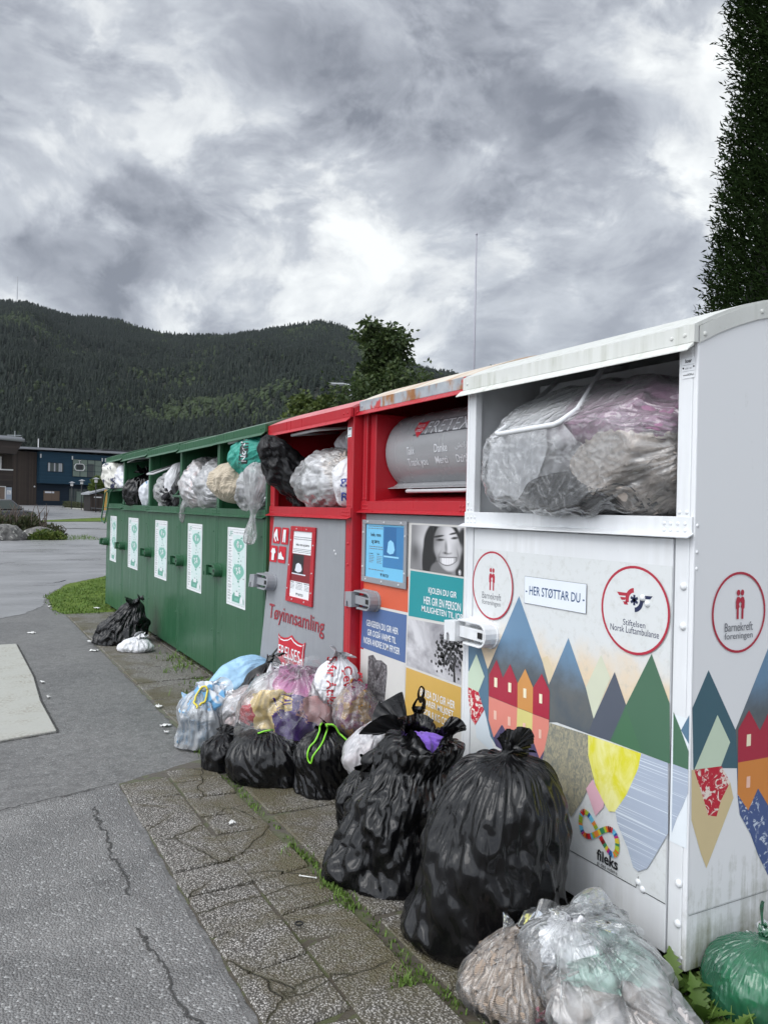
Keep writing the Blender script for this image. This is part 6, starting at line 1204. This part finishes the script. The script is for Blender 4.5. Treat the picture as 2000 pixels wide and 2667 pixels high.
# --- the two near black sacks and their neighbours
g_sack = 'black sacks heaped before the containers'
def corner(dx, dy, amt):
    """pulls one bottom corner of the sack out along the ground"""
    def f(H):
        d = (H[..., 0]*dx+H[..., 1]*dy)/.22; w = np.clip(d, 0, 1.2)**5*np.clip(1-H[..., 2]/.22, 0, 1)**1.5*amt
        H = H.copy(); H[..., 0] += dx*w; H[..., 1] += dy*w; return H
    return f
big = bag('bin_bag', 'largest black sack, tall and full with a twisted top, against the white container', 'bin bag', B_black, g_sack, prof=[(0, 0), (.18, 0), (.232, .012), (.25, .06), (.252, .18), (.244, .30), (.226, .42), (.198, .525), (.15, .59), (.085, .615), (.045, .622), (.018, .636), (.018, .648), (.028, .665), (.038, .675)],
          nu=130, nv=92, lump=.034, lfreq=4.5, loc=(1.62, 2.215, 0), floor=.012, seed=3, hoop=1.06, kap=2.4, mer=.05, planes=[WALL(1.96)], sway=(.05, -0.045), iters=150, bend=.05, shear=.10, sub=2, home=.015, squash=corner(-.80, .60, .03))
b15 = bag('bin_bag', 'slumped black sack gaping open over a purple garment, left of the largest sack', 'bin bag', B_black, g_sack, prof=[(0, 0), (.17, 0), (.215, .015), (.222, .07), (.21, .20), (.20, .30), (.172, .38), (.15, .44), (.155, .49), (.14, .525), (.115, .53), (.10, .53), (.095, .555), (.115, .585)],
          nu=120, nv=90, lump=.045, lfreq=5.5, loc=(1.56, 2.765, 0), floor=.012, seed=17, hoop=1.08, mer=.07, kap=1.7, planes=[WALL(1.95)], sway=(.15, -.02), iters=150, sub=2, bend=.05, shear=.12, mouth=.84, rag=.42, squash=corner(-.88, .47, .05))
garment('purple garment showing in the mouth of the slumped black sack', K['violet'], (1.68, 2.75, .50), (.08, .07, .05), seed=31, nu=60, nv=40, within=False)
garment('cream and yellow scrap beside the purple garment in the open sack', K['cream'], (1.635, 2.72, .525), (.024, .03, .02), seed=32, nu=40, nv=30, within=False, name='cloth_scrap', cat='cloth')
b16 = bag('bin_bag', 'black sack behind the slumped one, wedged between it and the photo panels', 'bin bag', B_matt, g_sack, prof=tied(.19, .50, 1.0), sub=2, nu=80, nv=55, lump=.05, loc=(1.75, 3.02, 0), floor=.012, seed=16, hoop=1.15, mer=.10, planes=[WALL(1.95)])
b14 = bag('bin_bag', 'small black sack squeezed under the white carrier bag with handles', 'bin bag', B_black, g_sack, prof=tied(.13, .33, 1.05), sub=2, nu=80, nv=55, lump=.03, loc=(1.66, 3.15, 0), floor=.012, seed=14, hoop=1.2, mer=.10)
pr = bag('carrier_bag', 'black carrier bag with silver print and a knotted loop on top', 'carrier bag', B_black, None, prof=tied(.155, .52, 1.0, .018, .3), sub=2, nu=80, nv=62, lump=.03, loc=(1.87, 3.235, 0), floor=.012, seed=13, hoop=1.15, mer=.08, sway=(.05, -.06), planes=[WALL(2.0)])
silver = flat('silver_print', (.62, .63, .65), .22)
for (cx, cy, cz, w, h, a) in ((1.80, 3.09, .40, .05, .12, .3), (1.85, 3.10, .46, .10, .035, -.5), (1.78, 3.11, .33, .045, .10, .25)): bag_patch(pr, (cx, cy, cz), (IR[0], IR[1], a), (0, 0, 1), w, h, VD, silver)
tp_ = Vector((1.925, 3.17, .50))
ribbon('handle_loop', pr, [tp_+Vector(v) for v in ((0, 0, 0), (-.03, .01, .035), (-.02, 0, .075), (0, 0, .085), (.02, 0, .07), (.015, 0, .03), (0, 0, 0))], .011, B_black, tw=(0, 1, 0))
ribbon('handle_loop', pr, [tp_+Vector(v) for v in ((0, 0, .06), (-.012, 0, .10), (.0, 0, .135), (.018, 0, .12), (.012, 0, .085), (0, 0, .06))], .008, B_black, tw=(0, 1, 0))
wh = bag('carrier_bag', 'white carrier bag with a pink load, handles tied up, on the small black sack', 'carrier bag', clear_film('white_thin_polythene', (.93, .93, .95), .62, .3, .25, .4, .1), None, prof=tied(.135, .27, 1.0, .018, .4, .6), sub=2, nu=80, nv=55, lump=.02, loc=(1.785, 3.38, .19), floor=.012, seed=12, hoop=1.2, mer=.06, sway=(.05, -.03), rot=(0, 0, 0))
garment('pale pink clothing in the white carrier bag', K['palepink'], (1.785, 3.38, .30), (.115, .115, .10), seed=33, nu=60, nv=44)
tp_ = Vector((1.835, 3.35, .455))
ribbon('handle_loop', wh, [tp_+Vector(v) for v in ((0, 0, -.02), (.005, 0, .03), (.035, -.01, .075), (.06, -.02, .095), (.075, -.03, .07), (.055, -.02, .02), (.02, 0, -.02))], .012, B_white, tw=(0, 1, .2))
# --- the heap before the red containers
b11 = bag('bin_bag', 'black sack with a green drawstring looping down its side, right of its twin', 'bin bag', B_black, g_sack, prof=tied(.155, .36, 1.05, .03, .3, .8), sub=2, nu=105, nv=74, lump=.018, loc=(1.705, 3.725, 0), floor=.012, seed=11, hoop=1.08, mer=.035, kap=2.2, bend=.035, shear=.14)
b10 = bag('bin_bag', 'squat black sack with a green drawstring across its top, left of its twin', 'bin bag', B_black, g_sack, prof=tied(.228, .295, 1.0, .03, .3, .8), sub=2, nu=117, nv=74, lump=.022, loc=(1.545, 4.06, 0), floor=.012, seed=10, hoop=1.08, mer=.035, kap=2.2, bend=.035, shear=.14, sway=(-.02, .0))
lime = flat('lime_drawstring', (.22, .62, .03), .35)
def drape(o, path, up=.006):
    V, F = BAGS[o.name]; T = BVHTree.FromPolygons([tuple(v) for v in V], [tuple(f) for f in F]); out = []
    for p in path:
        q = T.find_nearest(Vector(p)); n = (Vector(p)-q[0]); n = n.normalized() if n.length > 1e-6 else Vector((0, 0, 1))
        out.append(q[0]+Vector((-.5, -.7, .5)).normalized()*up)
    return out
def cord(o, path, r, mat, name='drawstring'):
    P = [Vector(p) for p in spline([tuple(p) for p in path], 40)]; P = drape(o, P); P = [Vector(p) for p in spline([tuple(p) for p in P[::3]], 50)]
    mb = MB(); mb.tube([p-o.location for p in P], r, mat, 6); return mb.build(name, o, smooth=True)
cord(b11, [(1.682, 3.706, .37), (1.622, 3.666, .32), (1.577, 3.646, .25), (1.562, 3.636, .20), (1.582, 3.626, .19), (1.622, 3.626, .25), (1.682, 3.666, .33), (1.692, 3.696, .37)], .0048, lime)
cord(b11, [(1.692, 3.696, .37), (1.752, 3.646, .33), (1.792, 3.616, .27)], .0048, lime)
cord(b10, [(1.442, 4.006, .26), (1.482, 3.986, .29), (1.562, 3.966, .30), (1.642, 3.916, .27)], .0048, lime)
b9 = bag('bin_bag', 'small dull black sack lying at the left foot of the heap', 'bin bag', B_matt, g_sack, prof=tied(.11, .20, 1.1, .02, 1.0, .8), sub=2, nu=68, nv=49, lump=.03, loc=(1.36, 4.31, 0), floor=.012, seed=9, hoop=1.3, mer=.12, rot=(0, 0, 20))
bl = bag('clear_bag', 'clear bag of blue clothing and jeans at the left end of the heap', 'bag of clothes', C_milky, None, prof=tied(.148, .36, 1.0, .06, .5, .85), sub=2, nu=80, nv=62, lump=.03, loc=(1.36, 4.78, 0), floor=.012, seed=21, hoop=1.18, mer=.10)
garment('dark blue jeans at the bottom of the left clear bag', K['denim'], (1.36, 4.78, .095), (.14, .14, .085), seed=34, nu=70, nv=50, floor=.016)
garment('blue printed bag with a yellow drawing inside the left clear bag', K['blueprint'], (1.365, 4.785, .25), (.125, .125, .11), seed=35, nu=70, nv=50, name='printed_bag', cat='bag')
yl = flat('yellow_print', (.70, .58, .05), .4)
cord(bl, [(1.29, 4.66, .26), (1.28, 4.67, .32), (1.34, 4.72, .37), (1.40, 4.70, .36), (1.36, 4.66, .33), (1.30, 4.65, .29)], .006, yl, 'yellow_line')
pk = bag('clear_bag', 'clear bag of pale pink clothing, knotted at the front, beside the blue one', 'bag of clothes', C_clear, None, prof=[(0, 0), (.07, .0), (.125, .03), (.14, .12), (.125, .22), (.07, .28), (.03, .305), (.012, .32), (.014, .335), (.04, .36)], sub=2, nu=80, nv=62, lump=.03, loc=(1.53, 4.66, .15), rot=(52, 0, 25), seed=22, hoop=1.3, mer=.10)
garment('pale pink and white clothing in the knotted clear bag', K['palepink'], (1.555, 4.56, .24), (.12, .12, .115), seed=36, nu=80, nv=56)
lb = bag('bin_bag', 'pale blue bag at the back of the heap, before the last green container', 'bag of clothes', B_blue, None, prof=blob(.20, .26), nu=130, nv=90, sy=.8, lump=.02, loc=(1.72, 5.12, .24), rot=(0, 55, 0), floor=.012, seed=23, hoop=1.08, mer=.04, planes=[WALL(1.90)])
bk = bag('bin_bag', 'shiny crumpled black sack on the back of the heap, leaning on the grey door', 'bin bag', B_black, g_sack, prof=tied(.15, .50, 1.0, .02, .6), sub=2, nu=68, nv=49, lump=.04, loc=(1.72, 4.82, 0), floor=.012, seed=24, hoop=1.3, mer=.10, planes=[WALL(1.87)], sway=(.05, -.1))
bc = bag('clear_bag', 'largest clear bag of the heap, stuffed with yellow, purple and pink clothing', 'bag of clothes', C_thin, None, prof=[(0, 0), (.20, 0), (.26, .03), (.30, .16), (.30, .30), (.24, .43), (.13, .505), (.06, .53), (.03, .54), (.06, .57)], sub=2, nu=130, nv=86, sx=1.1, sy=.8, lump=.04, lfreq=4.5, loc=(1.72, 4.13, .012), floor=.014, seed=25, hoop=1.12, mer=.06, rot=(0, 0, -28), planes=[WALL(1.93)], push=.0006)
garment('pink knitted jumper in the largest clear bag', K['pinkknit'], (1.736, 4.173, 0.442), (.12, .12, .10), (20, 10, 0), seed=41)
garment('yellow quilted jacket curving down in the largest clear bag', K['yellow'], (1.546, 4.048, 0.336), (.075, .11, .15), (14, -30, 30), seed=42)
garment('dark purple jacket in the largest clear bag', K['purple'], (1.603, 3.927, 0.334), (.11, .09, .11), (0, 0, 30), seed=43)
garment('peach pink garment on the right of the largest clear bag', K['peach'], (1.771, 3.870, 0.366), (.13, .10, .065), (0, 15, -28), seed=44)
garment('white garment high on the left of the largest clear bag', K['white'], (1.570, 4.320, 0.440), (.12, .12, .10), (0, 25, 0), seed=45)
garment('red garment low on the left of the largest clear bag', K['red'], (1.478, 4.142, 0.313), (.06, .10, .045), (0, 35, 20), seed=46)
garment('pale pink towel on the left edge of the largest clear bag', K['palepink'], (1.465, 4.262, 0.358), (.06, .07, .10), (0, 0, 0), seed=47)
garment('dark clothes filling the bottom of the largest clear bag', K['navy'], (1.74, 4.16, .13), (.25, .24, .12), seed=48, floor=.018)
wr = bag('carrier_bag', 'white carrier bag with red lettering on top of the heap', 'carrier bag', B_white, None, prof=tied(.125, .30, 1.0, .02, .7, .6), sub=2, nu=86, nv=68, lump=.015, loc=(1.865, 3.975, .36), planes=[WALL(1.98)], seed=26, hoop=1.25, mer=.10, kap=1.9, sway=(.02, -.03), rot=(0, 0, 0))
rl = flat('red_print', (.50, .015, .03), .4)
for s, du, w, h in (('S\u0131f\u0131r At\u0131k!!', -.055, .27, .052), ('\u00c7evre', .025, .17, .055), ('reg', .085, .10, .045)):
    c_ = Vector((1.865, 3.875, .52))+Vector(IR)*du; bag_text(wr, s, c_, (0.05, 0, -1), IR, w, h, VD, rl, .012)
sf = bag('clear_bag', 'clear bag of mustard and plum scarves squeezed beside the red frame', 'bag of clothes', C_clear, None, prof=blob(.13, .2), nu=100, nv=70, lump=.03, loc=(1.90, 3.78, .34), seed=27, hoop=1.25, mer=.12, planes=[WALL(2.01)], floor=.014)
garment('mustard and plum scarf in the clear bag by the red frame', K['scarf'], (1.90, 3.78, .36), (.10, .10, .16), seed=49, planes=[WALL(2.0)])
bag('bin_bag', 'black sack buried under the white carrier bag with red lettering', 'bin bag', B_matt, g_sack, prof=tied(.15, .34, 1.1), nu=80, nv=60, lump=.03, loc=(1.83, 3.95, 0), floor=.012, seed=28, hoop=1.2, mer=.08, planes=[WALL(1.95)])
# --- far pair before the green containers
bag('bin_bag', 'black sack slumped alone on the slabs before the far green containers', 'bin bag', B_black, None, prof=[(0, 0), (.22, 0), (.26, .02), (.26, .10), (.22, .20), (.15, .32), (.09, .40), (.05, .44), (.04, .46), (.08, .49)], nu=120, nv=90, lump=.05, loc=(1.58, 8.64, 0), floor=.012, seed=29, hoop=1.3, mer=.10, sway=(.17, -.04), planes=[WALL(1.93)])
wf = bag('carrier_bag', 'small white carrier bag lying flat before the lone black sack', 'carrier bag', B_white, None, prof=[(0, 0), (.10, 0), (.16, .02), (.17, .06), (.12, .11), (.05, .14), (.02, .15), (.05, .19)], nu=90, nv=60, sx=1.0, sy=.75, lump=.03, loc=(1.63, 8.06, 0), floor=.012, seed=30, hoop=1.3, mer=.15, rot=(0, 0, -30))
# --- foot of the white container
bn = bag('clear_bag', 'clear bag of beige knitwear at the foot of the largest black sack', 'bag of clothes', C_thin, None, prof=[(0, 0), (.11, 0), (.15, .012), (.155, .05), (.125, .11), (.085, .16), (.055, .185), (.04, .195), (.05, .21)], sub=2, nu=105, nv=74, lump=.02, loc=(1.475, 1.87, .012), floor=.014, seed=51, hoop=1.22, mer=.06, sway=(.03, .01), rot=(0, 0, 15))
garment('beige knitted jumper in the clear bag at the foot of the largest sack', K['beigeknit'], (1.475, 1.87, .085), (.125, .12, .085), seed=52, floor=.018, nu=130, nv=90, mer=.10)
garment('red and white floral cloth beside the beige jumper', K['floral'], (1.535, 1.755, .05), (.075, .06, .04), seed=53, floor=.018)
mn = bag('clear_bag', 'big crackling clear bag of mint and taupe clothing at the corner of the white container', 'bag of clothes', C_crisp, None, prof=[(0, 0), (.19, 0), (.225, .015), (.23, .07), (.21, .15), (.17, .215), (.10, .25), (.04, .265), (.02, .27), (.05, .29), (.09, .29)], sub=2, nu=161, nv=111, sx=.85, sy=1.05, lump=.10, lfreq=4.5, loc=(1.69, 1.72, .0), floor=.014, seed=54, hoop=1.22, mer=.12, kap=1.8, bend=.03, sway=(-.10, .0), rot=(0, 0, -28), planes=[WALL(1.955)], push=.0004, iters=140)
garment('mint green garment in the big crackling clear bag', K['mint'], (1.69, 1.70, .165), (.11, .10, .06), seed=55, planes=[WALL(1.93)])
garment('taupe clothes at the bottom of the big crackling clear bag', K['taupe'], (1.715, 1.70, .075), (.19, .20, .065), seed=56, floor=.018, planes=[WALL(1.93)])
garment('white wrapping on the left shoulder of the big crackling clear bag', K['white'], (1.60, 1.77, .20), (.06, .06, .05), seed=57)
gr = bag('carrier_bag', 'green see-through bag knotted at the top, on the right side of the white container', 'bag of rubbish', C_green, None, prof=[(0, 0), (.11, 0), (.15, .02), (.165, .08), (.145, .15), (.09, .195), (.035, .215), (.016, .225), (.016, .235)], nu=170, nv=110, lump=.015, loc=(2.12, 1.525, -.01), floor=.014, seed=58, hoop=1.35, mer=.04, kap=2.3)
garment('white packaging showing through the green bag', K['white'], (2.13, 1.515, .075), (.10, .10, .06), seed=59, floor=.018, name='packaging', cat='packaging')
tp_ = Vector((2.12, 1.525, .222))
ribbon('knot_ear', gr, [tp_+Vector(v) for v in ((0, 0, 0), (-.012, 0, .04), (-.016, 0, .09), (-.01, .0, .105))], .014, C_green, tw=(0, 1, 0))
ribbon('knot_ear', gr, [tp_+Vector(v) for v in ((0, 0, 0), (.03, -.01, .012), (.065, -.02, .045), (.10, -.03, .07), (.12, -.03, .08))], .016, C_green, tw=(0, 1, 0))
mb = MB(); mb.tube([(-.018, -.01, .222), (0, -.02, .234), (.018, -.008, .23), (.01, .012, .24), (-.012, .01, .236), (-.016, -.006, .226)], .010, C_green, 8); mb.build('knot', gr, smooth=True)

# --- bags stuffed into the hatches
def hatch(e, W, zl, pr=.07, pl=.06):
    return [((0, e.location.y+pr-.0, 0), (0, 1, 0)), ((0, e.location.y+W-pl, 0), (0, -1, 0))]
hw = hatch(eW, 1.214, 1.384, .075, .065); fl = 1.447
bag('clear_bag', 'huge clear bag of bedding and clothes wedged in the white hatch', 'bag of clothes', clear_film('damp_clear_polythene', (.97, .98, .985), .09, .5, .14, .25, .16), None, prof=[(0.01, -.50), (.10, -.49), (.19, -.44), (.25, -.28), (.275, -.05), (.275, .15), (.24, .36), (.15, .49), (.06, .525), (.01, .53)], sub=2, nu=130, nv=104, sx=1.12, sy=.86, lump=.05, lfreq=4, rot=(-90, -35, 0), loc=(2.09, 2.24, 1.68), floor=None, seed=61, hoop=1.05, mer=.045, bend=.05, planes=hw+[((0, 0, 1.425), (0, 0, 1)), ((0, 0, 1.965), (0, 0, -1)), ((1.865, 0, 0), (1, 0, 0)), ((1.862, 0, 1.765), (.581, 0, -.813))], iters=130)
garment('white duvet filling the left of the huge clear bag', K['white'], (2.09, 2.50, 1.69), (.23, .22, .22), (0, 20, 0), seed=62, planes=hw+[((0, 0, 1.44), (0, 0, 1)), ((1.90, 0, 0), (1, 0, 0))])
garment('mauve garment high on the right in the huge clear bag', K['mauve'], (2.14, 2.02, 1.80), (.24, .24, .15), (15, 0, 0), seed=63, planes=hw+[((0, 0, 1.94), (0, 0, -1))])
garment('beige trousers bundled on the right in the huge clear bag', K['beige'], (1.99, 1.94, 1.61), (.13, .16, .12), (0, 0, 20), seed=64, planes=hw, nu=120, nv=84)
garment('beige trouser leg at the bottom of the huge clear bag', K['beige'], (2.0, 1.90, 1.47), (.11, .13, .035), seed=65, planes=hw)
garment('black garment along the bottom of the huge clear bag', K['black'], (1.985, 2.16, 1.50), (.13, .28, .085), seed=66, planes=hw+[((0, 0, 1.435), (0, 0, 1))])
h1 = hatch(eS, 1.295, 1.392, .08, .078); f1_ = 1.456
bag('bin_bag', 'black padded jacket hanging out of the red hatch over its left post', 'jacket', B_matt, None, prof=[(0.01, -.36), (.07, -.34), (.13, -.25), (.16, -.05), (.15, .15), (.10, .30), (.03, .36)], nu=110, nv=90, sx=.8, sy=.75, lump=.04, rot=(0, -38, 0), loc=(2.03, 5.02, 1.63), seed=67, hoop=1.15, mer=.14).name = 'jacket'
bag('clear_bag', 'clear bag of white and beige clothes in the red hatch', 'bag of clothes', C_milky, None, prof=blob(.215, .40), nu=150, nv=110, sx=1.0, sy=1.0, lump=.03, rot=(-90, 0, 0), loc=(2.12, 4.58, 1.62), seed=68, hoop=1.15, mer=.09, planes=h1+[((0, 0, 1.43), (0, 0, 1)), ((1.88, 0, 0), (1, 0, 0))])
garment('white shirt in the clear bag in the red hatch', K['white'], (2.06, 4.52, 1.60), (.15, .17, .15), seed=69, planes=h1); garment('beige cloth behind the white shirt in the red hatch', K['beige'], (2.13, 4.40, 1.68), (.15, .2, .12), seed=70, planes=h1)
cb = bag('carrier_bag', 'white bag with blue letters at the right of the red hatch', 'carrier bag', B_white, None, prof=blob(.15, .16), nu=110, nv=80, lump=.02, loc=(2.08, 4.18, 1.60), seed=71, hoop=1.2, mer=.09, planes=h1+[((0, 0, 1.46), (0, 0, 1))])
nv_ = flat('navy_print', (.03, .05, .26), .4); HD = Vector((.42, .9, .06)); HR = (.9, -.42, 0)
bag_text(cb, 'gr', (1.97, 4.09, 1.595), HR, (0, 0, 1), .075, .05, HD, nv_); bag_text(cb, 'R', (1.965, 4.10, 1.515), HR, (0, 0, 1), .04, .05, HD, nv_)
bag('carrier_bag', 'white and yellow bag on top of the clothes in the red hatch', 'carrier bag', texprint('whiteyellow', (.60, .60, .62), (.62, .56, .08), 5, .56, .60), None, prof=blob(.13, .11), nu=80, nv=60, lump=.03, loc=(2.28, 4.58, 1.86), seed=72, hoop=1.2, mer=.12, planes=h1)
bag('carrier_bag', 'pale crumpled bag hanging under the roof of the red hatch', 'carrier bag', C_milky, None, prof=blob(.09, .15), nu=80, nv=60, lump=.03, loc=(2.10, 4.17, 1.85), seed=73, hoop=1.25, mer=.14, planes=h1)
h5 = hatch(EG[0], 1.162, 1.369, .03, .03)
t5 = bag('carrier_bag', 'teal bag with a black name band high in the green hatch', 'bag', B_teal, None, prof=blob(.175, .42), nu=110, nv=90, lump=.025, rot=(-96, 0, 0), loc=(2.05, 5.82, 1.83), seed=74, hoop=1.1, mer=.07, planes=h5+[((0, 0, 1.985), (0, 0, -1))])
bag_patch(t5, (1.95, 5.80, 1.87), HR, (.1, 0, 1), .075, .20, HD, ink('black'), 'name_band'); bag_text(t5, 'North', (1.945, 5.80, 1.87), (-.1, 0, 1), (-.9, .42, 0), .17, .045, HD, ink('wht'), .01)
garment('beige fleece blanket bulging from the green hatch under the teal bag', K['fleece'], (1.95, 6.10, 1.64), (.16, .22, .15), (0, 20, 0), seed=75, name='blanket', cat='blanket', within=False, planes=h5)
bag('clear_bag', 'clear grey bag with a long tail hanging out of the nearest green hatch', 'bag of clothes', C_milky, None, prof=blob(.19, .36), nu=130, nv=100, lump=.03, rot=(-90, 0, 0), loc=(2.06, 5.68, 1.57), seed=76, hoop=1.18, mer=.09, planes=h5+[((0, 0, 1.40), (0, 0, 1))])
garment('grey clothing in the clear bag with the long tail', K['grey'], (2.08, 5.66, 1.55), (.15, .27, .13), seed=77, planes=h5)
bag('plastic_tail', 'twisted milky plastic tail hanging down over the green door', 'plastic bag', C_milky, None, prof=[(.01, -.22), (.035, -.20), (.04, -.13), (.022, -.05), (.02, 0.0), (.05, .08), (.09, .2), (.10, .30), (.05, .36)], nu=70, nv=90, lump=.01, loc=(1.885, 5.42, 1.40), rot=(0, 8, 0), seed=78, hoop=1.3, mer=.06)
h4 = hatch(EG[1], 1.214, 1.371, .03, .03)
bag('clear_bag', 'clear bag of pink and white clothes in the second green hatch from the red', 'bag of clothes', C_milky, None, prof=blob(0.251, 0.330), nu=110, nv=90, lump=.03, rot=(-60, 0, 0), loc=(2.100, 7.26, 1.62), seed=79, hoop=1.18, mer=.09, planes=h4+[((0, 0, 1.40), (0, 0, 1))])
garment('pink and white clothes in the second green hatch from the red', K['palepink'], (2.010, 7.25, 1.64), (0.172, 0.230, 0.172), seed=80, planes=h4)
bag('clear_bag', 'clear bag of grey clothes in the second green hatch from the red', 'bag of clothes', C_milky, None, prof=blob(0.251, 0.317), nu=110, nv=90, lump=.03, rot=(-75, 0, 0), loc=(2.110, 6.82, 1.61), seed=81, hoop=1.18, mer=.09, planes=h4+[((0, 0, 1.40), (0, 0, 1))])
garment('dark grey clothes in the second green hatch from the red', K['grey'], (2.030, 6.80, 1.58), (0.172, 0.230, 0.161), seed=82, planes=h4)
bag('plastic_tail', 'white twisted bag end hanging from the second green hatch from the red', 'plastic bag', C_milky, None, prof=blob(0.081, 0.198), nu=60, nv=50, lump=.02, loc=(2.000, 7.52, 1.45), rot=(25, 15, 0), seed=83, hoop=1.3, mer=.12)
h3 = hatch(EG[2], 1.371, 1.374, .03, .03)
bag('clear_bag', 'grey see-through bag in the middle green hatch', 'bag of clothes', C_milky, None, prof=blob(0.213, 0.264), nu=80, nv=60, lump=.03, rot=(-80, 0, 0), loc=(2.090, 8.50, 1.58), seed=84, hoop=1.18, mer=.10, planes=h3+[((0, 0, 1.42), (0, 0, 1))])
garment('dark clothes in the middle green hatch', K['black'], (2.010, 8.42, 1.54), (0.149, 0.230, 0.127), seed=85, planes=h3)
bag('carrier_bag', 'white bag leaning in the middle green hatch', 'carrier bag', B_white, None, prof=blob(0.125, 0.238), nu=70, nv=60, lump=.02, loc=(2.070, 8.32, 1.66), rot=(20, 0, 0), seed=86, hoop=1.2, mer=.1, planes=h3)
bag('bin_bag', 'black sack with a twisted top in the middle green hatch', 'bin bag', B_black, None, prof=tied(.17, .42), nu=80, nv=60, lump=.03, loc=(2.150, 8.08, 1.44), seed=87, hoop=1.25, mer=.1, planes=h3)
h2 = hatch(EG[3], 1.478, 1.378, .03, .03)
bag('bin_bag', 'black sack with a twisted top in the second green hatch from the lawn', 'bin bag', B_black, None, prof=tied(.24, .40, 1.1), nu=100, nv=80, lump=.04, loc=(2.110, 10.02, 1.44), seed=88, hoop=1.25, mer=.1, planes=h2)
bag('carrier_bag', 'white and blue bag low beside the black sack in the green hatch', 'carrier bag', texprint('whiteblue', (.60, .62, .66), (.10, .25, .42), 6, .58, .62), None, prof=blob(0.163, 0.185), nu=60, nv=44, lump=.02, loc=(2.080, 9.42, 1.57), seed=89, hoop=1.2, mer=.1, planes=h2)
bag('carrier_bag', 'pale teal bag high beside the black sack in the green hatch', 'carrier bag', B_blue, None, prof=blob(0.125, 0.158), nu=50, nv=40, lump=.02, loc=(2.190, 9.40, 1.73), seed=90, hoop=1.2, mer=.1, planes=h2)
h1_ = hatch(EG[4], 1.184, 1.392, .03, .03)
bag('carrier_bag', 'white and navy striped bag on the shelf of the far green hatch', 'carrier bag', texprint('whitenavy', (.56, .55, .50), (.02, .025, .07), 4, .50, .53), None, prof=blob(0.251, 0.396), nu=60, nv=50, lump=.03, loc=(2.050, 11.25, 1.83), rot=(-60, 0, 0), seed=91, hoop=1.2, mer=.1, planes=h1_+[((0, 0, 1.655), (0, 0, 1)), ((0, 0, 2.0), (0, 0, -1))])
bag('carrier_bag', 'white bag with black marks on the shelf of the far green hatch', 'carrier bag', texprint('whiteblack', (.62, .62, .66), (.03, .03, .05), 5, .60, .62), None, prof=blob(0.188, 0.290), nu=60, nv=50, lump=.03, loc=(2.090, 10.82, 1.78), rot=(-70, 0, 0), seed=92, hoop=1.2, mer=.1, planes=h1_+[((0, 0, 1.655), (0, 0, 1))])
bag('carrier_bag', 'crumpled white bag at the back of the second green hatch from the red', 'carrier bag', B_white, None, prof=blob(0.162, 0.242), nu=60, nv=50, lump=.03, loc=(2.320, 7.0, 1.72), rot=(-80, 0, 0), seed=93, hoop=1.2, mer=.1, planes=h4)
bag('carrier_bag', 'pale bag filling the left of the middle green hatch', 'bag of clothes', C_milky, None, prof=blob(0.173, 0.198), nu=70, nv=50, lump=.03, loc=(2.160, 8.82, 1.56), rot=(-80, 0, 0), seed=94, hoop=1.2, mer=.1, planes=h3)
bag('bin_bag', 'dull black bag at the left of the second green hatch from the lawn', 'bin bag', B_matt, None, prof=blob(0.194, 0.220), nu=70, nv=50, lump=.04, loc=(2.180, 10.33, 1.57), rot=(-80, 0, 0), seed=95, hoop=1.2, mer=.1, planes=h2)
